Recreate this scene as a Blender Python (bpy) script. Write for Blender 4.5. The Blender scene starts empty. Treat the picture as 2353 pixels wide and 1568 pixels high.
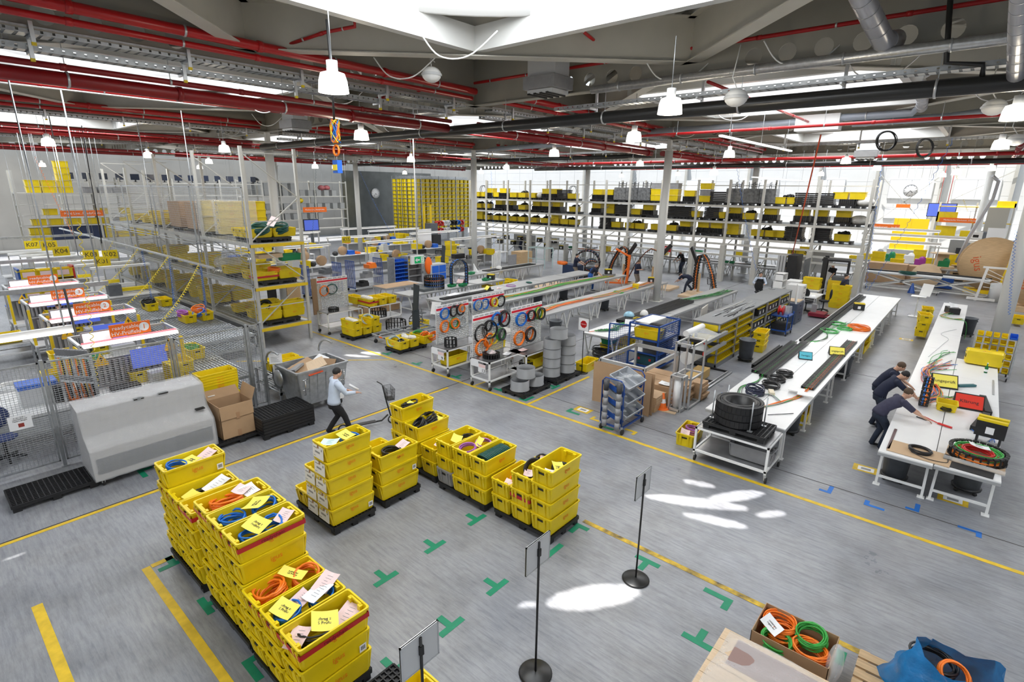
import bpy, math, random
from mathutils import Vector, Matrix
SC=bpy.context.scene; COL=SC.collection
PI=math.pi; rad=math.radians; cos=math.cos; sin=math.sin
rnd=random.Random(11); U=rnd.uniform
# ---------------------------------------------------------------- camera, light, exposure
def make_camera():
    f=1225.109; pan,tilt,roll=rad(40.76739577),rad(15.90180028),rad(-0.69563341)
    fw=Vector((-sin(pan)*cos(tilt),cos(pan)*cos(tilt),-sin(tilt))); r=Vector((cos(pan),sin(pan),0)); d=fw.cross(r)
    r2=cos(roll)*r+sin(roll)*d; d2=-sin(roll)*r+cos(roll)*d
    cam=bpy.data.cameras.new('camera'); cam.sensor_fit='HORIZONTAL'; cam.sensor_width=36; cam.lens=36*f/2353
    cam.clip_start=.05; cam.clip_end=300
    o=bpy.data.objects.new('camera',cam); COL.objects.link(o)
    m=Matrix.Identity(4)
    for i in range(3): m[i][0]=r2[i]; m[i][1]=-d2[i]; m[i][2]=-fw[i]
    m[0][3],m[1][3],m[2][3]=0,0,5.8
    o.matrix_world=m; SC.camera=o
make_camera()
w=bpy.data.worlds.new('world'); SC.world=w; w.use_nodes=True
w.node_tree.nodes['Background'].inputs[0].default_value=(.75,.86,1,1); w.node_tree.nodes['Background'].inputs[1].default_value=1.2
vs=SC.view_settings; vs.view_transform='Standard'; vs.look='None'; vs.gamma=1; vs.exposure=EXPOSURE=0.27; vs.use_curve_mapping=False
SC.cycles.max_bounces=7; SC.cycles.diffuse_bounces=4; SC.cycles.glossy_bounces=3; SC.cycles.transmission_bounces=4; SC.cycles.transparent_max_bounces=12
SC.cycles.caustics_reflective=False; SC.cycles.caustics_refractive=False; SC.cycles.sample_clamp_indirect=4
# sun that falls through slots added to the roof lights for its floor patches
sun=bpy.data.lights.new('sun','SUN'); sun.energy=9; sun.angle=rad(.5); sun.color=(1,.96,.9)
so=bpy.data.objects.new('sun',sun); COL.objects.link(so); so.location=(-8,3,30)
so.rotation_euler=Vector((2,2,-9.9)).to_track_quat('-Z','Y').to_euler()
BX=[-47.8,-33.8,-19.8,-5.8,8.2]; BY=[-8.1,5.9,19.9,33.9,47.9]; SKY_R=3.9
for bx in BX:
    for by in BY:
        L=bpy.data.lights.new('skylight_light','AREA'); L.shape='DISK'; L.size=SKY_R*1.9; L.energy=430; L.color=(.93,.97,1)
        lo=bpy.data.objects.new('skylight_light',L); COL.objects.link(lo); lo.location=(bx,by,9.55)
# ---------------------------------------------------------------- materials
MATS={}
def mat(name,c,rough=.5,metal=0,noise=0,scale=8,emit=0,alpha=1,bump=0,spec=.5,c2=None,stretch=None,coat=0):
    if name in MATS: return MATS[name]
    m=bpy.data.materials.new(name); m.use_nodes=True; nt=m.node_tree; b=nt.nodes['Principled BSDF']
    b.inputs['Base Color'].default_value=(*c,1); b.inputs['Roughness'].default_value=rough; b.inputs['Metallic'].default_value=metal
    b.inputs['Specular IOR Level'].default_value=spec; b.inputs['Coat Weight'].default_value=coat
    if emit: b.inputs['Emission Color'].default_value=(*c,1); b.inputs['Emission Strength'].default_value=emit; m.cycles.emission_sampling='NONE'
    if alpha<1: b.inputs['Alpha'].default_value=alpha
    if noise or bump:
        tc=nt.nodes.new('ShaderNodeTexCoord'); n=nt.nodes.new('ShaderNodeTexNoise'); n.inputs['Scale'].default_value=scale; n.inputs['Detail'].default_value=5
        if stretch:
            mp=nt.nodes.new('ShaderNodeMapping'); mp.inputs['Scale'].default_value=stretch; nt.links.new(tc.outputs['Object'],mp.inputs['Vector']); nt.links.new(mp.outputs['Vector'],n.inputs['Vector'])
        else: nt.links.new(tc.outputs['Object'],n.inputs['Vector'])
        if noise:
            r=nt.nodes.new('ShaderNodeValToRGB'); k=1-noise; a=c2 or tuple(x*k for x in c)
            r.color_ramp.elements[0].position=.3; r.color_ramp.elements[0].color=(*a,1); r.color_ramp.elements[1].position=.65; r.color_ramp.elements[1].color=(*c,1)
            nt.links.new(n.outputs['Fac'],r.inputs['Fac']); nt.links.new(r.outputs['Color'],b.inputs['Base Color'])
        if bump:
            bp=nt.nodes.new('ShaderNodeBump'); bp.inputs['Strength'].default_value=bump; bp.inputs['Distance'].default_value=.02
            nt.links.new(n.outputs['Fac'],bp.inputs['Height']); nt.links.new(bp.outputs['Normal'],b.inputs['Normal'])
    MATS[name]=m; return m
YEL=mat('yellow_plastic',(.83,.62,.006),.42,noise=.10,scale=4)
ORG=mat('orange_print',(.86,.27,.01),.5)
ORS=mat('orange_sign',(.9,.17,.015),.45)
RED=mat('red_paint',(.50,.012,.014),.3,noise=.12,scale=3,spec=.55)
REDT=mat('red_tape',(.50,.015,.025),.45)
BLK=mat('black_plastic',(.016,.016,.018),.5,noise=.3,scale=6)
BLK2=mat('black_chain',(.012,.012,.013),.42)
DRK=mat('dark_slot',(.012,.011,.01),.7)
GRY=mat('grey_plastic',(.30,.30,.31),.5,noise=.15,scale=6)
LGR=mat('light_grey',(.55,.56,.57),.5)
BIN=mat('bin_grey',(.12,.13,.145),.5,noise=.2,scale=6)
WHT=mat('white_board',(.80,.80,.80),.32,noise=.05,scale=2)
WHP=mat('white_paint',(.80,.80,.79),.4)
PAP=mat('paper_white',(.85,.85,.86),.7)
PINK=mat('paper_pink',(.86,.64,.62),.7)
YPAP=mat('paper_yellow',(.92,.80,.12),.65)
CYP=mat('paper_cyan',(.62,.88,.84),.65)
GALV=mat('galvanised_steel',(.50,.52,.54),.38,metal=.75,noise=.25,scale=9)
ALU=mat('aluminium',(.62,.63,.64),.35,metal=.7)
STL=mat('rack_steel',(.56,.55,.51),.5,metal=.15,noise=.08,scale=3)
WSTL=mat('painted_steel',(.66,.66,.64),.45)
SHT=mat('sheet_steel',(.42,.42,.43),.3,metal=.8,noise=.3,scale=3)
BEAMC=mat('beam_paint',(.56,.54,.48),.5,noise=.08,scale=1.5)
BEAMD=mat('beam_paint_grey',(.34,.325,.28),.5,noise=.1,scale=1.5)
BLU=mat('blue_paint',(.012,.065,.29),.4)
BLUB=mat('blue_plastic',(.02,.13,.62),.4)
BLUC=mat('blue_cable',(.004,.15,.60),.38)
ORC=mat('orange_cable',(.90,.20,.012),.42)
GRC=mat('green_cable',(.035,.36,.05),.42)
DGC=mat('dark_green_cable',(.006,.075,.06),.4)
PUR=mat('purple_cable',(.38,.12,.42),.42)
BKC=mat('black_cable',(.015,.015,.016),.42)
REDC=mat('red_cable',(.62,.02,.02),.4)
YEC=mat('yellow_cable',(.85,.66,.03),.42)
GYC=mat('grey_cable',(.40,.42,.44),.45)
GRN=mat('green_plastic',(.01,.24,.085),.45)
GTAPE=mat('green_tape',(.004,.24,.12),.55,noise=.15,scale=9)
BTAPE=mat('blue_tape',(.01,.15,.55),.55)
YTAPE=mat('yellow_tape',(.78,.52,.02),.55,noise=.25,scale=7)
CARD=mat('cardboard',(.45,.29,.165),.75,noise=.1,scale=3)
CARDD=mat('cardboard_dark',(.30,.185,.10),.8)
WOOD=mat('pine_wood',(.62,.43,.24),.6,noise=.25,scale=3,stretch=(1,14,14))
WOODL=mat('plywood',(.66,.49,.32),.6,noise=.12,scale=3,stretch=(1,12,12))
RUB=mat('rubber',(.02,.02,.021),.6)
CHR=mat('chrome',(.75,.75,.77),.2,metal=1)
TXT=mat('black_print',(.02,.02,.025),.6)
TXW=mat('white_print',(.88,.88,.88),.6)
NAVY=mat('navy_cloth',(.012,.017,.045),.85,noise=.2,scale=14)
NAVY2=mat('slate_cloth',(.045,.045,.085),.85,noise=.2,scale=14)
JEAN=mat('dark_jeans',(.022,.033,.06),.85,noise=.25,scale=16)
SHIRT=mat('light_blue_shirt',(.60,.68,.82),.8,noise=.08,scale=9)
BLKCL=mat('black_cloth',(.012,.012,.014),.85)
BLUCL=mat('blue_cloth',(.02,.11,.42),.8)
TANCL=mat('tan_cloth',(.22,.18,.14),.85)
SKIN=mat('skin',(.62,.36,.25),.55)
HAIRB=mat('brown_hair',(.09,.055,.032),.7)
HAIRD=mat('dark_hair',(.012,.010,.010),.6)
HAIRG=mat('grey_hair',(.22,.19,.17),.7)
SCR=mat('screen_light',(.70,.82,.84),.3,emit=.7)
SCRB=mat('screen_blue',(.06,.10,.42),.3,emit=.8)
LAMP=mat('lamp_glow',(1,.96,.86),.5,emit=14)
TUBE=mat('tube_glow',(1,.98,.95),.5,emit=1.3)
WIN=mat('window_glow',(.86,.93,1),.5,emit=1.6)
GLS=mat('skylight_glass',(.93,.96,1),.5,emit=1.15)
FILM=mat('stretch_film',(.85,.87,.90),.16,alpha=.32,bump=.9,scale=9,stretch=(3,3,26))
PLASTIC=mat('clear_plastic',(.85,.87,.88),.12,alpha=.30,bump=.8,scale=7)
BAG=mat('blue_bag',(.005,.19,.50),.25,alpha=.93,bump=.8,scale=6,noise=.35)
WALLM=mat('wall_white',(.72,.73,.73),.55,noise=.04,scale=1)
WALLG=mat('wall_grey',(.50,.48,.44),.4,metal=.2,noise=.12,scale=.6)
# ---------------------------------------------------------------- mesh builder
def V3(*a): return Vector(a)
class MB:
    def __init__(s): s.v=[]; s.f=[]; s.k=[]; s.s=[]; s.mi=0
    def add(s,vs,fs,sm=False):
        n=len(s.v); s.v+=[tuple(v) for v in vs]; s.f+=[tuple(i+n for i in f) for f in fs]; s.k+=[s.mi]*len(fs); s.s+=[sm]*len(fs); return s
    def box(s,x0,x1,y0,y1,z0,z1):
        return s.add([(x0,y0,z0),(x1,y0,z0),(x1,y1,z0),(x0,y1,z0),(x0,y0,z1),(x1,y0,z1),(x1,y1,z1),(x0,y1,z1)],
            [(0,3,2,1),(4,5,6,7),(0,1,5,4),(1,2,6,5),(2,3,7,6),(3,0,4,7)])
    def cb(s,c,d): return s.box(c[0]-d[0]/2,c[0]+d[0]/2,c[1]-d[1]/2,c[1]+d[1]/2,c[2]-d[2]/2,c[2]+d[2]/2)
    def bar(s,a,b,w,h=None,up=(0,0,1)):
        a=Vector(a);b=Vector(b);h=h or w;t=(b-a).normalized();u=Vector(up)
        if abs(t.dot(u))>.98: u=Vector((0,1,0)) if abs(t.y)<.9 else Vector((1,0,0))
        x=t.cross(u).normalized()*(w/2); y=x.cross(t).normalized()*(h/2)
        return s.add([a-x-y,a+x-y,a+x+y,a-x+y,b-x-y,b+x-y,b+x+y,b-x+y],[(0,3,2,1),(4,5,6,7),(0,1,5,4),(1,2,6,5),(2,3,7,6),(3,0,4,7)])
    def tube(s,pts,r,n=8,closed=False):
        pts=[Vector(p) for p in pts]; m=len(pts); vs=[]; prev=None
        for i,p in enumerate(pts):
            q=(pts[(i+1)%m]-pts[i-1]) if closed or 0<i<m-1 else (pts[1]-pts[0] if i==0 else pts[-1]-pts[-2])
            if q.length<1e-9: q=Vector((0,0,1))
            t=q.normalized()
            if prev is None: prev=t.orthogonal().normalized()
            x=prev-t*prev.dot(t)
            if x.length<1e-6: x=t.orthogonal()
            x.normalize(); prev=x; y=t.cross(x); rr=r[i] if isinstance(r,(list,tuple)) else r
            vs+=[p+(x*cos(2*PI*k/n)+y*sin(2*PI*k/n))*rr for k in range(n)]
        fs=[]
        for i in range(m if closed else m-1):
            a=i*n;b=((i+1)%m)*n
            fs+=[(a+k,a+(k+1)%n,b+(k+1)%n,b+k) for k in range(n)]
        s.add(vs,fs,True)
        if not closed: 
            k0=len(s.v)-len(vs); s.f+=[tuple(k0+k for k in range(n-1,-1,-1)),tuple(k0+(m-1)*n+k for k in range(n))]; s.k+=[s.mi]*2; s.s+=[False]*2
        return s
    def cyl(s,p,r,h,n=16,r2=None,sm=True): return s.lathe([(0,0),(r,0),(r2 if r2 is not None else r,h),(0,h)],n,p,sm)
    def lathe(s,prof,n=16,c=(0,0,0),sm=True):
        vs=[];m=len(prof)
        for i in range(n):
            a=2*PI*i/n; vs+=[(c[0]+r*cos(a),c[1]+r*sin(a),c[2]+z) for r,z in prof]
        fs=[]
        for i in range(n):
            for j in range(m-1):
                a=i*m+j;b=((i+1)%n)*m+j
                if prof[j][0]<1e-9: fs.append((a,b+1,a+1))
                elif prof[j+1][0]<1e-9: fs.append((a,b,a+1))
                else: fs.append((a,b,b+1,a+1))
        return s.add(vs,fs,sm)
    def quad(s,*p): return s.add(p,[tuple(range(len(p)))])
    def prism(s,poly,off):
        n=len(poly); o=Vector(off); p=[Vector(q) for q in poly]
        return s.add(p+[q+o for q in p],[tuple(range(n-1,-1,-1)),tuple(range(n,2*n))]+[(i,(i+1)%n,n+(i+1)%n,n+i) for i in range(n)])
    def ell(s,c,rx,ry,rz,n=12,m=8):
        prof=[(sin(PI*i/m),-cos(PI*i/m)) for i in range(m+1)]; t=MB(); t.lathe([(0 if i in(0,m) else a,b) for i,(a,b) in enumerate(prof)],n)
        return s.add([(c[0]+x*rx,c[1]+y*ry,c[2]+z*rz) for x,y,z in t.v],t.f,True)
    def xf(s,m,i0=0):
        s.v[i0:]=[tuple(m@Vector(v)) for v in s.v[i0:]]; return s
    def mesh(s,name,mats):
        me=bpy.data.meshes.new(name); me.from_pydata(s.v,[],s.f)
        for m in (mats if isinstance(mats,(list,tuple)) else [mats]): me.materials.append(m)
        me.polygons.foreach_set('material_index',s.k); me.polygons.foreach_set('use_smooth',s.s); me.update(); return me
def rotz(a): return Matrix.Rotation(a,4,'Z')
def MV(x,y,z): return Matrix.Translation((x,y,z))
def link(o,parent=None):
    COL.objects.link(o)
    if parent is not None: o.parent=parent
    return o
def tag(o,label,cat,group=None,kind=None):
    if label: o['label']=label
    if cat: o['category']=cat
    if group: o['group']=group
    if kind: o['kind']=kind
    return o
def T(name,label,cat,loc=(0,0,0),rz=0,group=None):
    o=bpy.data.objects.new(name,None); o.empty_display_size=.1; link(o); o.location=loc; o.rotation_euler=(0,0,rz); return tag(o,label,cat,group)
def P(name,mb,m,parent,label=None):
    o=link(bpy.data.objects.new(name,mb.mesh(name,m)),parent)
    if label: o['label']=label
    return o
def O(name,mb,m,label,cat,loc=(0,0,0),rz=0,group=None):
    o=link(bpy.data.objects.new(name,mb.mesh(name,m))); o.location=loc; o.rotation_euler=(0,0,rz); return tag(o,label,cat,group)
def S(name,mb,m,parent=None):
    o=link(bpy.data.objects.new(name,mb.mesh(name,m)),parent)
    if parent is None: o['kind']='structure'
    return o
def kids(o): return KID.setdefault(o.name,[c for c in bpy.data.objects if c.parent==o])
KID={}
def dup(root,loc,rz=0,label=None,group=None,rot=None):
    def cp(o,par):
        c=o.copy(); COL.objects.link(c)
        if par is not None: c.parent=par
        for k in kids(o): cp(k,c)
        return c
    r=cp(root,None); r.location=loc; r.rotation_euler=rot or (0,0,rz)
    if label: r['label']=label
    if group: r['group']=group
    elif 'group' in r.keys() and group=='' : del r['group']
    return r
class Proto:
    """first placement uses the thing itself, later ones are copies"""
    def __init__(s,fn): s.fn=fn; s.o=None
    def __call__(s,loc,rz=0,label=None,group=None,rot=None):
        if s.o is None:
            s.o=s.fn(); o=s.o; o.location=loc; o.rotation_euler=rot or (0,0,rz)
            if label: o['label']=label
            if group: o['group']=group
            return o
        return dup(s.o,loc,rz,label,group,rot)
FD={}
def text(t,size,m,parent,loc,rot,name='lettering',align='CENTER',ext=.001):
    k=(t,size,m.name,align)
    if k not in FD:
        c=bpy.data.curves.new('lettering','FONT'); c.body=t; c.size=size; c.align_x=align; c.align_y='CENTER'; c.extrude=ext; c.resolution_u=2; c.materials.append(m)
        o=bpy.data.objects.new('lettering',c); FD[k]=bpy.data.meshes.new_from_object(o); bpy.data.objects.remove(o)
    o=bpy.data.objects.new(name,FD[k]); link(o,parent); o.location=loc; o.rotation_euler=rot; return o
RX=rad(90)
FACE={'-y':(RX,0,0),'+y':(RX,0,PI),'+x':(RX,0,PI/2),'-x':(RX,0,-PI/2),'up':(0,0,0)}
ORD='first second third fourth fifth sixth seventh eighth ninth tenth eleventh twelfth thirteenth fourteenth fifteenth sixteenth seventeenth eighteenth nineteenth twentieth twenty-first twenty-second twenty-third twenty-fourth twenty-fifth twenty-sixth'.split()
# ---------------------------------------------------------------- floor
def floor_material():
    m=bpy.data.materials.new('polished_concrete'); m.use_nodes=True; nt=m.node_tree; b=nt.nodes['Principled BSDF']; N=nt.nodes.new; Lk=nt.links.new
    tc=N('ShaderNodeTexCoord')
    def noise(sc,det,rough=.6,stretch=None,rot=0):
        n=N('ShaderNodeTexNoise'); n.inputs['Scale'].default_value=sc; n.inputs['Detail'].default_value=det; n.inputs['Roughness'].default_value=rough
        mp=N('ShaderNodeMapping'); mp.inputs['Scale'].default_value=stretch or (1,1,1); mp.inputs['Rotation'].default_value=(0,0,rot)
        Lk(tc.outputs['Object'],mp.inputs['Vector']); Lk(mp.outputs['Vector'],n.inputs['Vector']); return n
    def ramp(src,p0,c0,p1,c1):
        r=N('ShaderNodeValToRGB'); e=r.color_ramp.elements; e[0].position=p0; e[0].color=(*c0,1); e[1].position=p1; e[1].color=(*c1,1); Lk(src,r.inputs['Fac']); return r
    def mix(a,bb,fac,mode='MULTIPLY'):
        x=N('ShaderNodeMix'); x.data_type='RGBA'; x.blend_type=mode; Lk(a,x.inputs[6]); Lk(bb,x.inputs[7])
        if isinstance(fac,float): x.inputs[0].default_value=fac
        else: Lk(fac,x.inputs[0])
        return x.outputs[2]
    base=ramp(noise(.45,6).outputs['Fac'],.32,(.245,.255,.285),.66,(.36,.365,.375))
    stain=ramp(noise(1.3,7,.68).outputs['Fac'],.30,(.66,.64,.63),.56,(1,1,1))
    scr=ramp(noise(2.2,8,.75,(1,9,1),rad(38)).outputs['Fac'],.38,(.70,.71,.74),.55,(1,1,1))
    scr2=ramp(noise(1.6,8,.75,(1,12,1),rad(-20)).outputs['Fac'],.36,(.74,.74,.76),.52,(1,1,1))
    c=mix(base.outputs[0],stain.outputs[0],.75); c=mix(c,scr.outputs[0],.8); c=mix(c,scr2.outputs[0],.6)
    Lk(c,b.inputs['Base Color'])
    rr=ramp(noise(.9,5).outputs['Fac'],.3,(.27,)*3,.7,(.46,)*3); Lk(rr.outputs[0],b.inputs['Roughness'])
    b.inputs['Specular IOR Level'].default_value=.45
    return m
FLOORM=floor_material()
S('floor',MB().box(-66,16,-14,66,-.3,0),FLOORM)
# ---------------------------------------------------------------- walls (panel joints are part of each wall)
def panel_wall(name,horizontal_axis,p,a0,a1,m,inward,zt=9.9,step=2.4,rail=1.15):
    mb=MB()
    def bx(u0,u1,z0,z1,t0,t1):
        t0,t1=sorted((p+inward*t0,p+inward*t1))
        if horizontal_axis=='x': mb.box(u0,u1,t0,t1,z0,z1)
        else: mb.box(t0,t1,u0,u1,z0,z1)
    bx(a0,a1,0,zt,-.2,0)
    z=rail
    while z<zt: bx(a0,a1,z,z+.012,0,.006); z+=rail
    u=a0
    while u<a1: bx(u,u+.03,0,zt,0,.02); u+=step
    S(name,mb,m)
panel_wall('wall_west','y',-62,-13,62,WALLG,1)
panel_wall('wall_north','x',62,-62,15,WALLM,-1)
panel_wall('wall_east','y',15,-13,62,WALLM,-1)
panel_wall('wall_south','x',-13,-62,15,WALLM,1)
def window(n,axis,p,u0,u1,z0,z1,inward,rows=1,cols=2):
    root=bpy.data.objects.new('window_%d'%n,None); link(root); root['kind']='structure'
    def bx(mb,a0,a1,b0,b1,t0,t1):
        t0,t1=sorted((p+inward*t0,p+inward*t1))
        (mb.box(a0,a1,t0,t1,b0,b1) if axis=='x' else mb.box(t0,t1,a0,a1,b0,b1))
    fr=MB(); w=.07
    for a0,a1,b0,b1 in ((u0,u1,z0-w,z0),(u0,u1,z1,z1+w),(u0-w,u0,z0-w,z1+w),(u1,u1+w,z0-w,z1+w)): bx(fr,a0,a1,b0,b1,0,.09)
    for i in range(1,cols): x=u0+(u1-u0)*i/cols; bx(fr,x-w/2,x+w/2,z0,z1,0,.08)
    for i in range(1,rows): z=z0+(z1-z0)*i/rows; bx(fr,u0,u1,z-w/2,z+w/2,0,.08)
    f=S('frame',fr,LGR,root); g=MB(); bx(g,u0,u1,z0,z1,.01,.03); S('pane',g,WIN,root)
n=0
for (u0,u1) in ((-7.3,-4.1),(-2.6,.4),(2.4,5.6),(-14,-11),(-20.5,-17),(-27,-24)):
    for (z0,z1) in ((5.45,7.0),(3.65,4.4)):
        n+=1; window(n,'x',62,u0,u1,z0,z1,-1)
window(n+1,'x',62,1.8,5.6,2.2,3.4,-1); 
for i,(y0,y1) in enumerate(((-7,-4.2),(-2.5,.4),(2.2,5.1))):
    window(n+2+i,'y',-62,y0,y1,1.2,6.4,1,3,2)
# vertical wall posts on the north wall, diagonal wind braces
for i,x in enumerate((-41,-34,-27,-20,-13.2,-8.4,-3.5,1.2,6)):
    mb=MB(); mb.box(x-.12,x+.12,61.55,61.9,0,9.3); S('trim_%d'%(i+1),mb,STL)
for i,(a,b) in enumerate((((-8.2,61.4,7.6),(-3.6,61.4,2.6)),((-3.4,61.4,7.6),(-8.4,61.4,2.6)),((-3.4,61.4,4.8),(1.2,61.4,7.8)))):
    S('trim_%d'%(20+i),MB().bar(a,b,.07),STL)
# ---------------------------------------------------------------- roof deck: trapezoidal sheet whose ribs run across each bay's diagonal
ZD=9.75; q2=math.sqrt(.5)
def ceiling():
    mb=MB(); L=14*q2
    prof=[(0,0),(.14,0),(.20,.16),(.36,.16),(.42,0)]; per=.42
    for bx in BX:
        for by in BY:
            u=-L
            while u<L:
                for (p0,h0),(p1,h1) in zip(prof,prof[1:]):
                    ua,ub=max(-L,min(L,u+p0)),max(-L,min(L,u+p1))
                    if ub-ua<1e-4: continue
                    va,vb=L-abs(ua),L-abs(ub)
                    def pt(uu,vv,h): return (bx+(uu-vv)*q2,by+(uu+vv)*q2,ZD+h)
                    ra=math.sqrt(max(0,SKY_R**2-ua*ua)); rb=math.sqrt(max(0,SKY_R**2-ub*ub))
                    if ra<=0 and rb<=0: mb.quad(pt(ua,-va,h0),pt(ub,-vb,h1),pt(ub,vb,h1),pt(ua,va,h0))
                    else:
                        mb.quad(pt(ua,-va,h0),pt(ub,-vb,h1),pt(ub,-rb,h1),pt(ua,-ra,h0)); mb.quad(pt(ua,ra,h0),pt(ub,rb,h1),pt(ub,vb,h1),pt(ua,va,h0))
                u+=per
    S('ceiling',mb,mat('roof_sheet',(.50,.49,.44),.42,metal=.25,noise=.12,scale=1.2))
ceiling()
# round roof lights: upstand ring and glazing; some glazing has added openings, shaped to throw sun patches below
SHX,SHY=2.0,2.0
def slot(cx,cy,l,w,a,n=14): return [(cx+l*cos(t)*cos(a)-w*sin(t)*sin(a),cy+l*cos(t)*sin(a)+w*sin(t)*cos(a)) for t in (2*PI*i/n for i in range(n))]
PATCH_SLOTS=[(-3.38,5.75,.72,.23,.92),(-4.02,4.96,.12,.05,.9),(-2.75,9.95,.62,.16,.95),(-3.25,9.2,.95,.17,.5),(-2.75,8.85,.55,.13,.35),(-3.5,9.9,.32,.1,.3),(-2.05,9.75,.3,.1,.9),
       (-3.6,20.08,.55,.16,.8),(-15.9,10.7,.55,.2,.5),(-16.1,10.1,.5,.12,.5),(-15.4,11.2,.4,.1,.5)]
def glazing(bx,by):
    sl=[(x-SHX,y-SHY,l,w,a) for x,y,l,w,a in PATCH_SLOTS if math.hypot(x-SHX-bx,y-SHY-by)<SKY_R-.3]
    mb=MB(); n=56; dx=2*(SKY_R+.05)/n
    if not sl: return mb.lathe([(0,.75),(SKY_R*.6,.55),(SKY_R+.05,0)],40,(bx,by,ZD+.35))
    fine=.045; N=int(2*SKY_R/fine)+1
    def clear(x,y):
        for sx,sy,l,w,a in sl:
            dx,dy=x-sx,y-sy; p=(dx*cos(a)+dy*sin(a))/l; q=(-dx*sin(a)+dy*cos(a))/w
            if p*p+q*q<1: return True
        return False
    for i in range(N):
        x0=bx-SKY_R+i*fine; x1=x0+fine; h=math.sqrt(max(0,SKY_R**2-(x0+fine/2-bx)**2))+.06
        y=by-h; run=y
        while y<by+h:
            y2=min(y+fine,by+h)
            if clear(x0+fine/2,(y+y2)/2):
                if y>run+1e-6: mb.quad((x0,run,ZD+.4),(x1,run,ZD+.4),(x1,y,ZD+.4),(x0,y,ZD+.4))
                run=y2
            y=y2
        if y>run+1e-6: mb.quad((x0,run,ZD+.4),(x1,run,ZD+.4),(x1,y,ZD+.4),(x0,y,ZD+.4))
    return mb
k=0
for bx in BX:
    for by in BY:
        k+=1; root=bpy.data.objects.new('window_%d'%(100+k),None); link(root); root['kind']='structure'
        r=MB().lathe([(SKY_R+.04,-.60),(SKY_R-.03,-.60),(SKY_R-.03,.4),(SKY_R+.04,.4),(SKY_R+.04,-.60)],48,(bx,by,ZD)); S('upstand',r,WHP,root)
        S('glazing',glazing(bx,by),GLS,root)
# ---------------------------------------------------------------- steel frame
def ibeam(a,b,h,w,t=.022,tw=.016,holes=None):
    """I-section whose bottom face is at a.z; holes = distances along the beam of round web openings"""
    a=Vector(a);b=Vector(b);d=b-a;L=d.length;t0=d/L;mb=MB();x=t0.cross(Vector((0,0,1)))
    for z in (t/2,h-t/2): mb.bar(a+V3(0,0,z),b+V3(0,0,z),w,t)
    if not holes: mb.bar(a+V3(0,0,h/2),b+V3(0,0,h/2),tw,h-2*t); return mb
    r=.175; hz=.30; c=.3; edges=sorted(holes); pos=0
    def plate(s0,s1,z0,z1):
        mb.bar(a+t0*s0+V3(0,0,(z0+z1)/2),a+t0*s1+V3(0,0,(z0+z1)/2),tw,z1-z0)
    for s in edges:
        if s-c>pos: plate(pos,s-c,t,h-t)
        plate(s-c,s+c,hz+c,h-t) if hz+c<h-t else None
        n=16; vs=[]
        for side in (-1,1):
            for i in range(n):
                an=2*PI*i/n; ca,sa=cos(an),sin(an); k=1/max(abs(ca),abs(sa)); o=x*(tw/2*side)
                vs.append(a+t0*(s+r*ca)+V3(0,0,hz+r*sa)+o); vs.append(a+t0*(s+c*ca*k)+V3(0,0,max(t,hz+c*sa*k))+o)
        fs=[]
        for sd in (0,1):
            for i in range(n):
                p=sd*2*n+2*i;q=sd*2*n+2*((i+1)%n); fs.append((p,q,q+1,p+1) if sd else (p,p+1,q+1,q))
        for i in range(n): p=2*i;q=2*((i+1)%n); fs.append((p,q,q+2*n,p+2*n))
        mb.add(vs,fs); pos=s+c
    if pos<L: plate(pos,L,t,h-t)
    return mb
HO=[7-1.4-.67*k for k in range(6)]+[7+1.4+.67*k for k in range(6)]
XL=[-54.8,-40.8,-26.8,-12.8,1.2]; YL=[-1.1,12.9,26.9,40.9,54.9]
for x in XL:
    for y0 in YL[:-1]: S('roof_beam',ibeam((x,y0,8.28),(x,y0+14,8.28),1.35,.30,holes=HO),BEAMD)
for y in YL:
    for x0 in XL[:-1]: S('roof_beam',ibeam((x0,y,8.28),(x0+14,y,8.28),1.35,.30,holes=HO),BEAMD)
    S('roof_beam',ibeam((1.2,y,8.28),(15,y,8.28),1.35,.30,holes=HO),BEAMD)
for bx in BX:
    for by in BY[1:]:
        mid=[(bx-7,by),(bx,by+7),(bx+7,by),(bx,by-7)]
        near=bx>-45 and by<40
        for i in range(4):
            a,b=mid[i],mid[(i+1)%4]
            S('roof_beam',ibeam((*a,8.62),(*b,8.62),.95,.34),BEAMC)
            if near:
                c1=((a[0]+b[0])/2,(a[1]+b[1])/2); b2=mid[(i+2)%4]; c2=((b[0]+b2[0])/2,(b[1]+b2[1])/2)
                mb=MB(); mb.bar((*c1,8.96),(*c2,8.96),.20,.50); S('roof_beam',mb,WSTL)
# ---------------------------------------------------------------- columns
COLS=[(-12.8,26.9),(-26.8,26.9),(-26.8,12.9),(-40.8,26.9),(-26.8,40.9),(1.2,26.9),(-.3,49.5),(-40.8,40.9),(-54.8,26.9),(-12.8,40.9)]
for i,(x,y) in enumerate(COLS):
    r=.20 if (x,y)!=(1.2,26.9) else .26
    root=bpy.data.objects.new('column_%d'%(i+1),None); link(root); root['kind']='structure'; root.location=(x,y,0)
    S('shaft',MB().cyl((0,0,.03),r,7.75,20),WSTL,root); mb=MB(); mb.box(-.3,.3,-.3,.3,0,.03); mb.box(-.28,.28,-.28,.28,7.78,7.82); mb.bar((0,0,7.8),(0,0,8.3),.2); S('plate',mb,WSTL,root)
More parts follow.
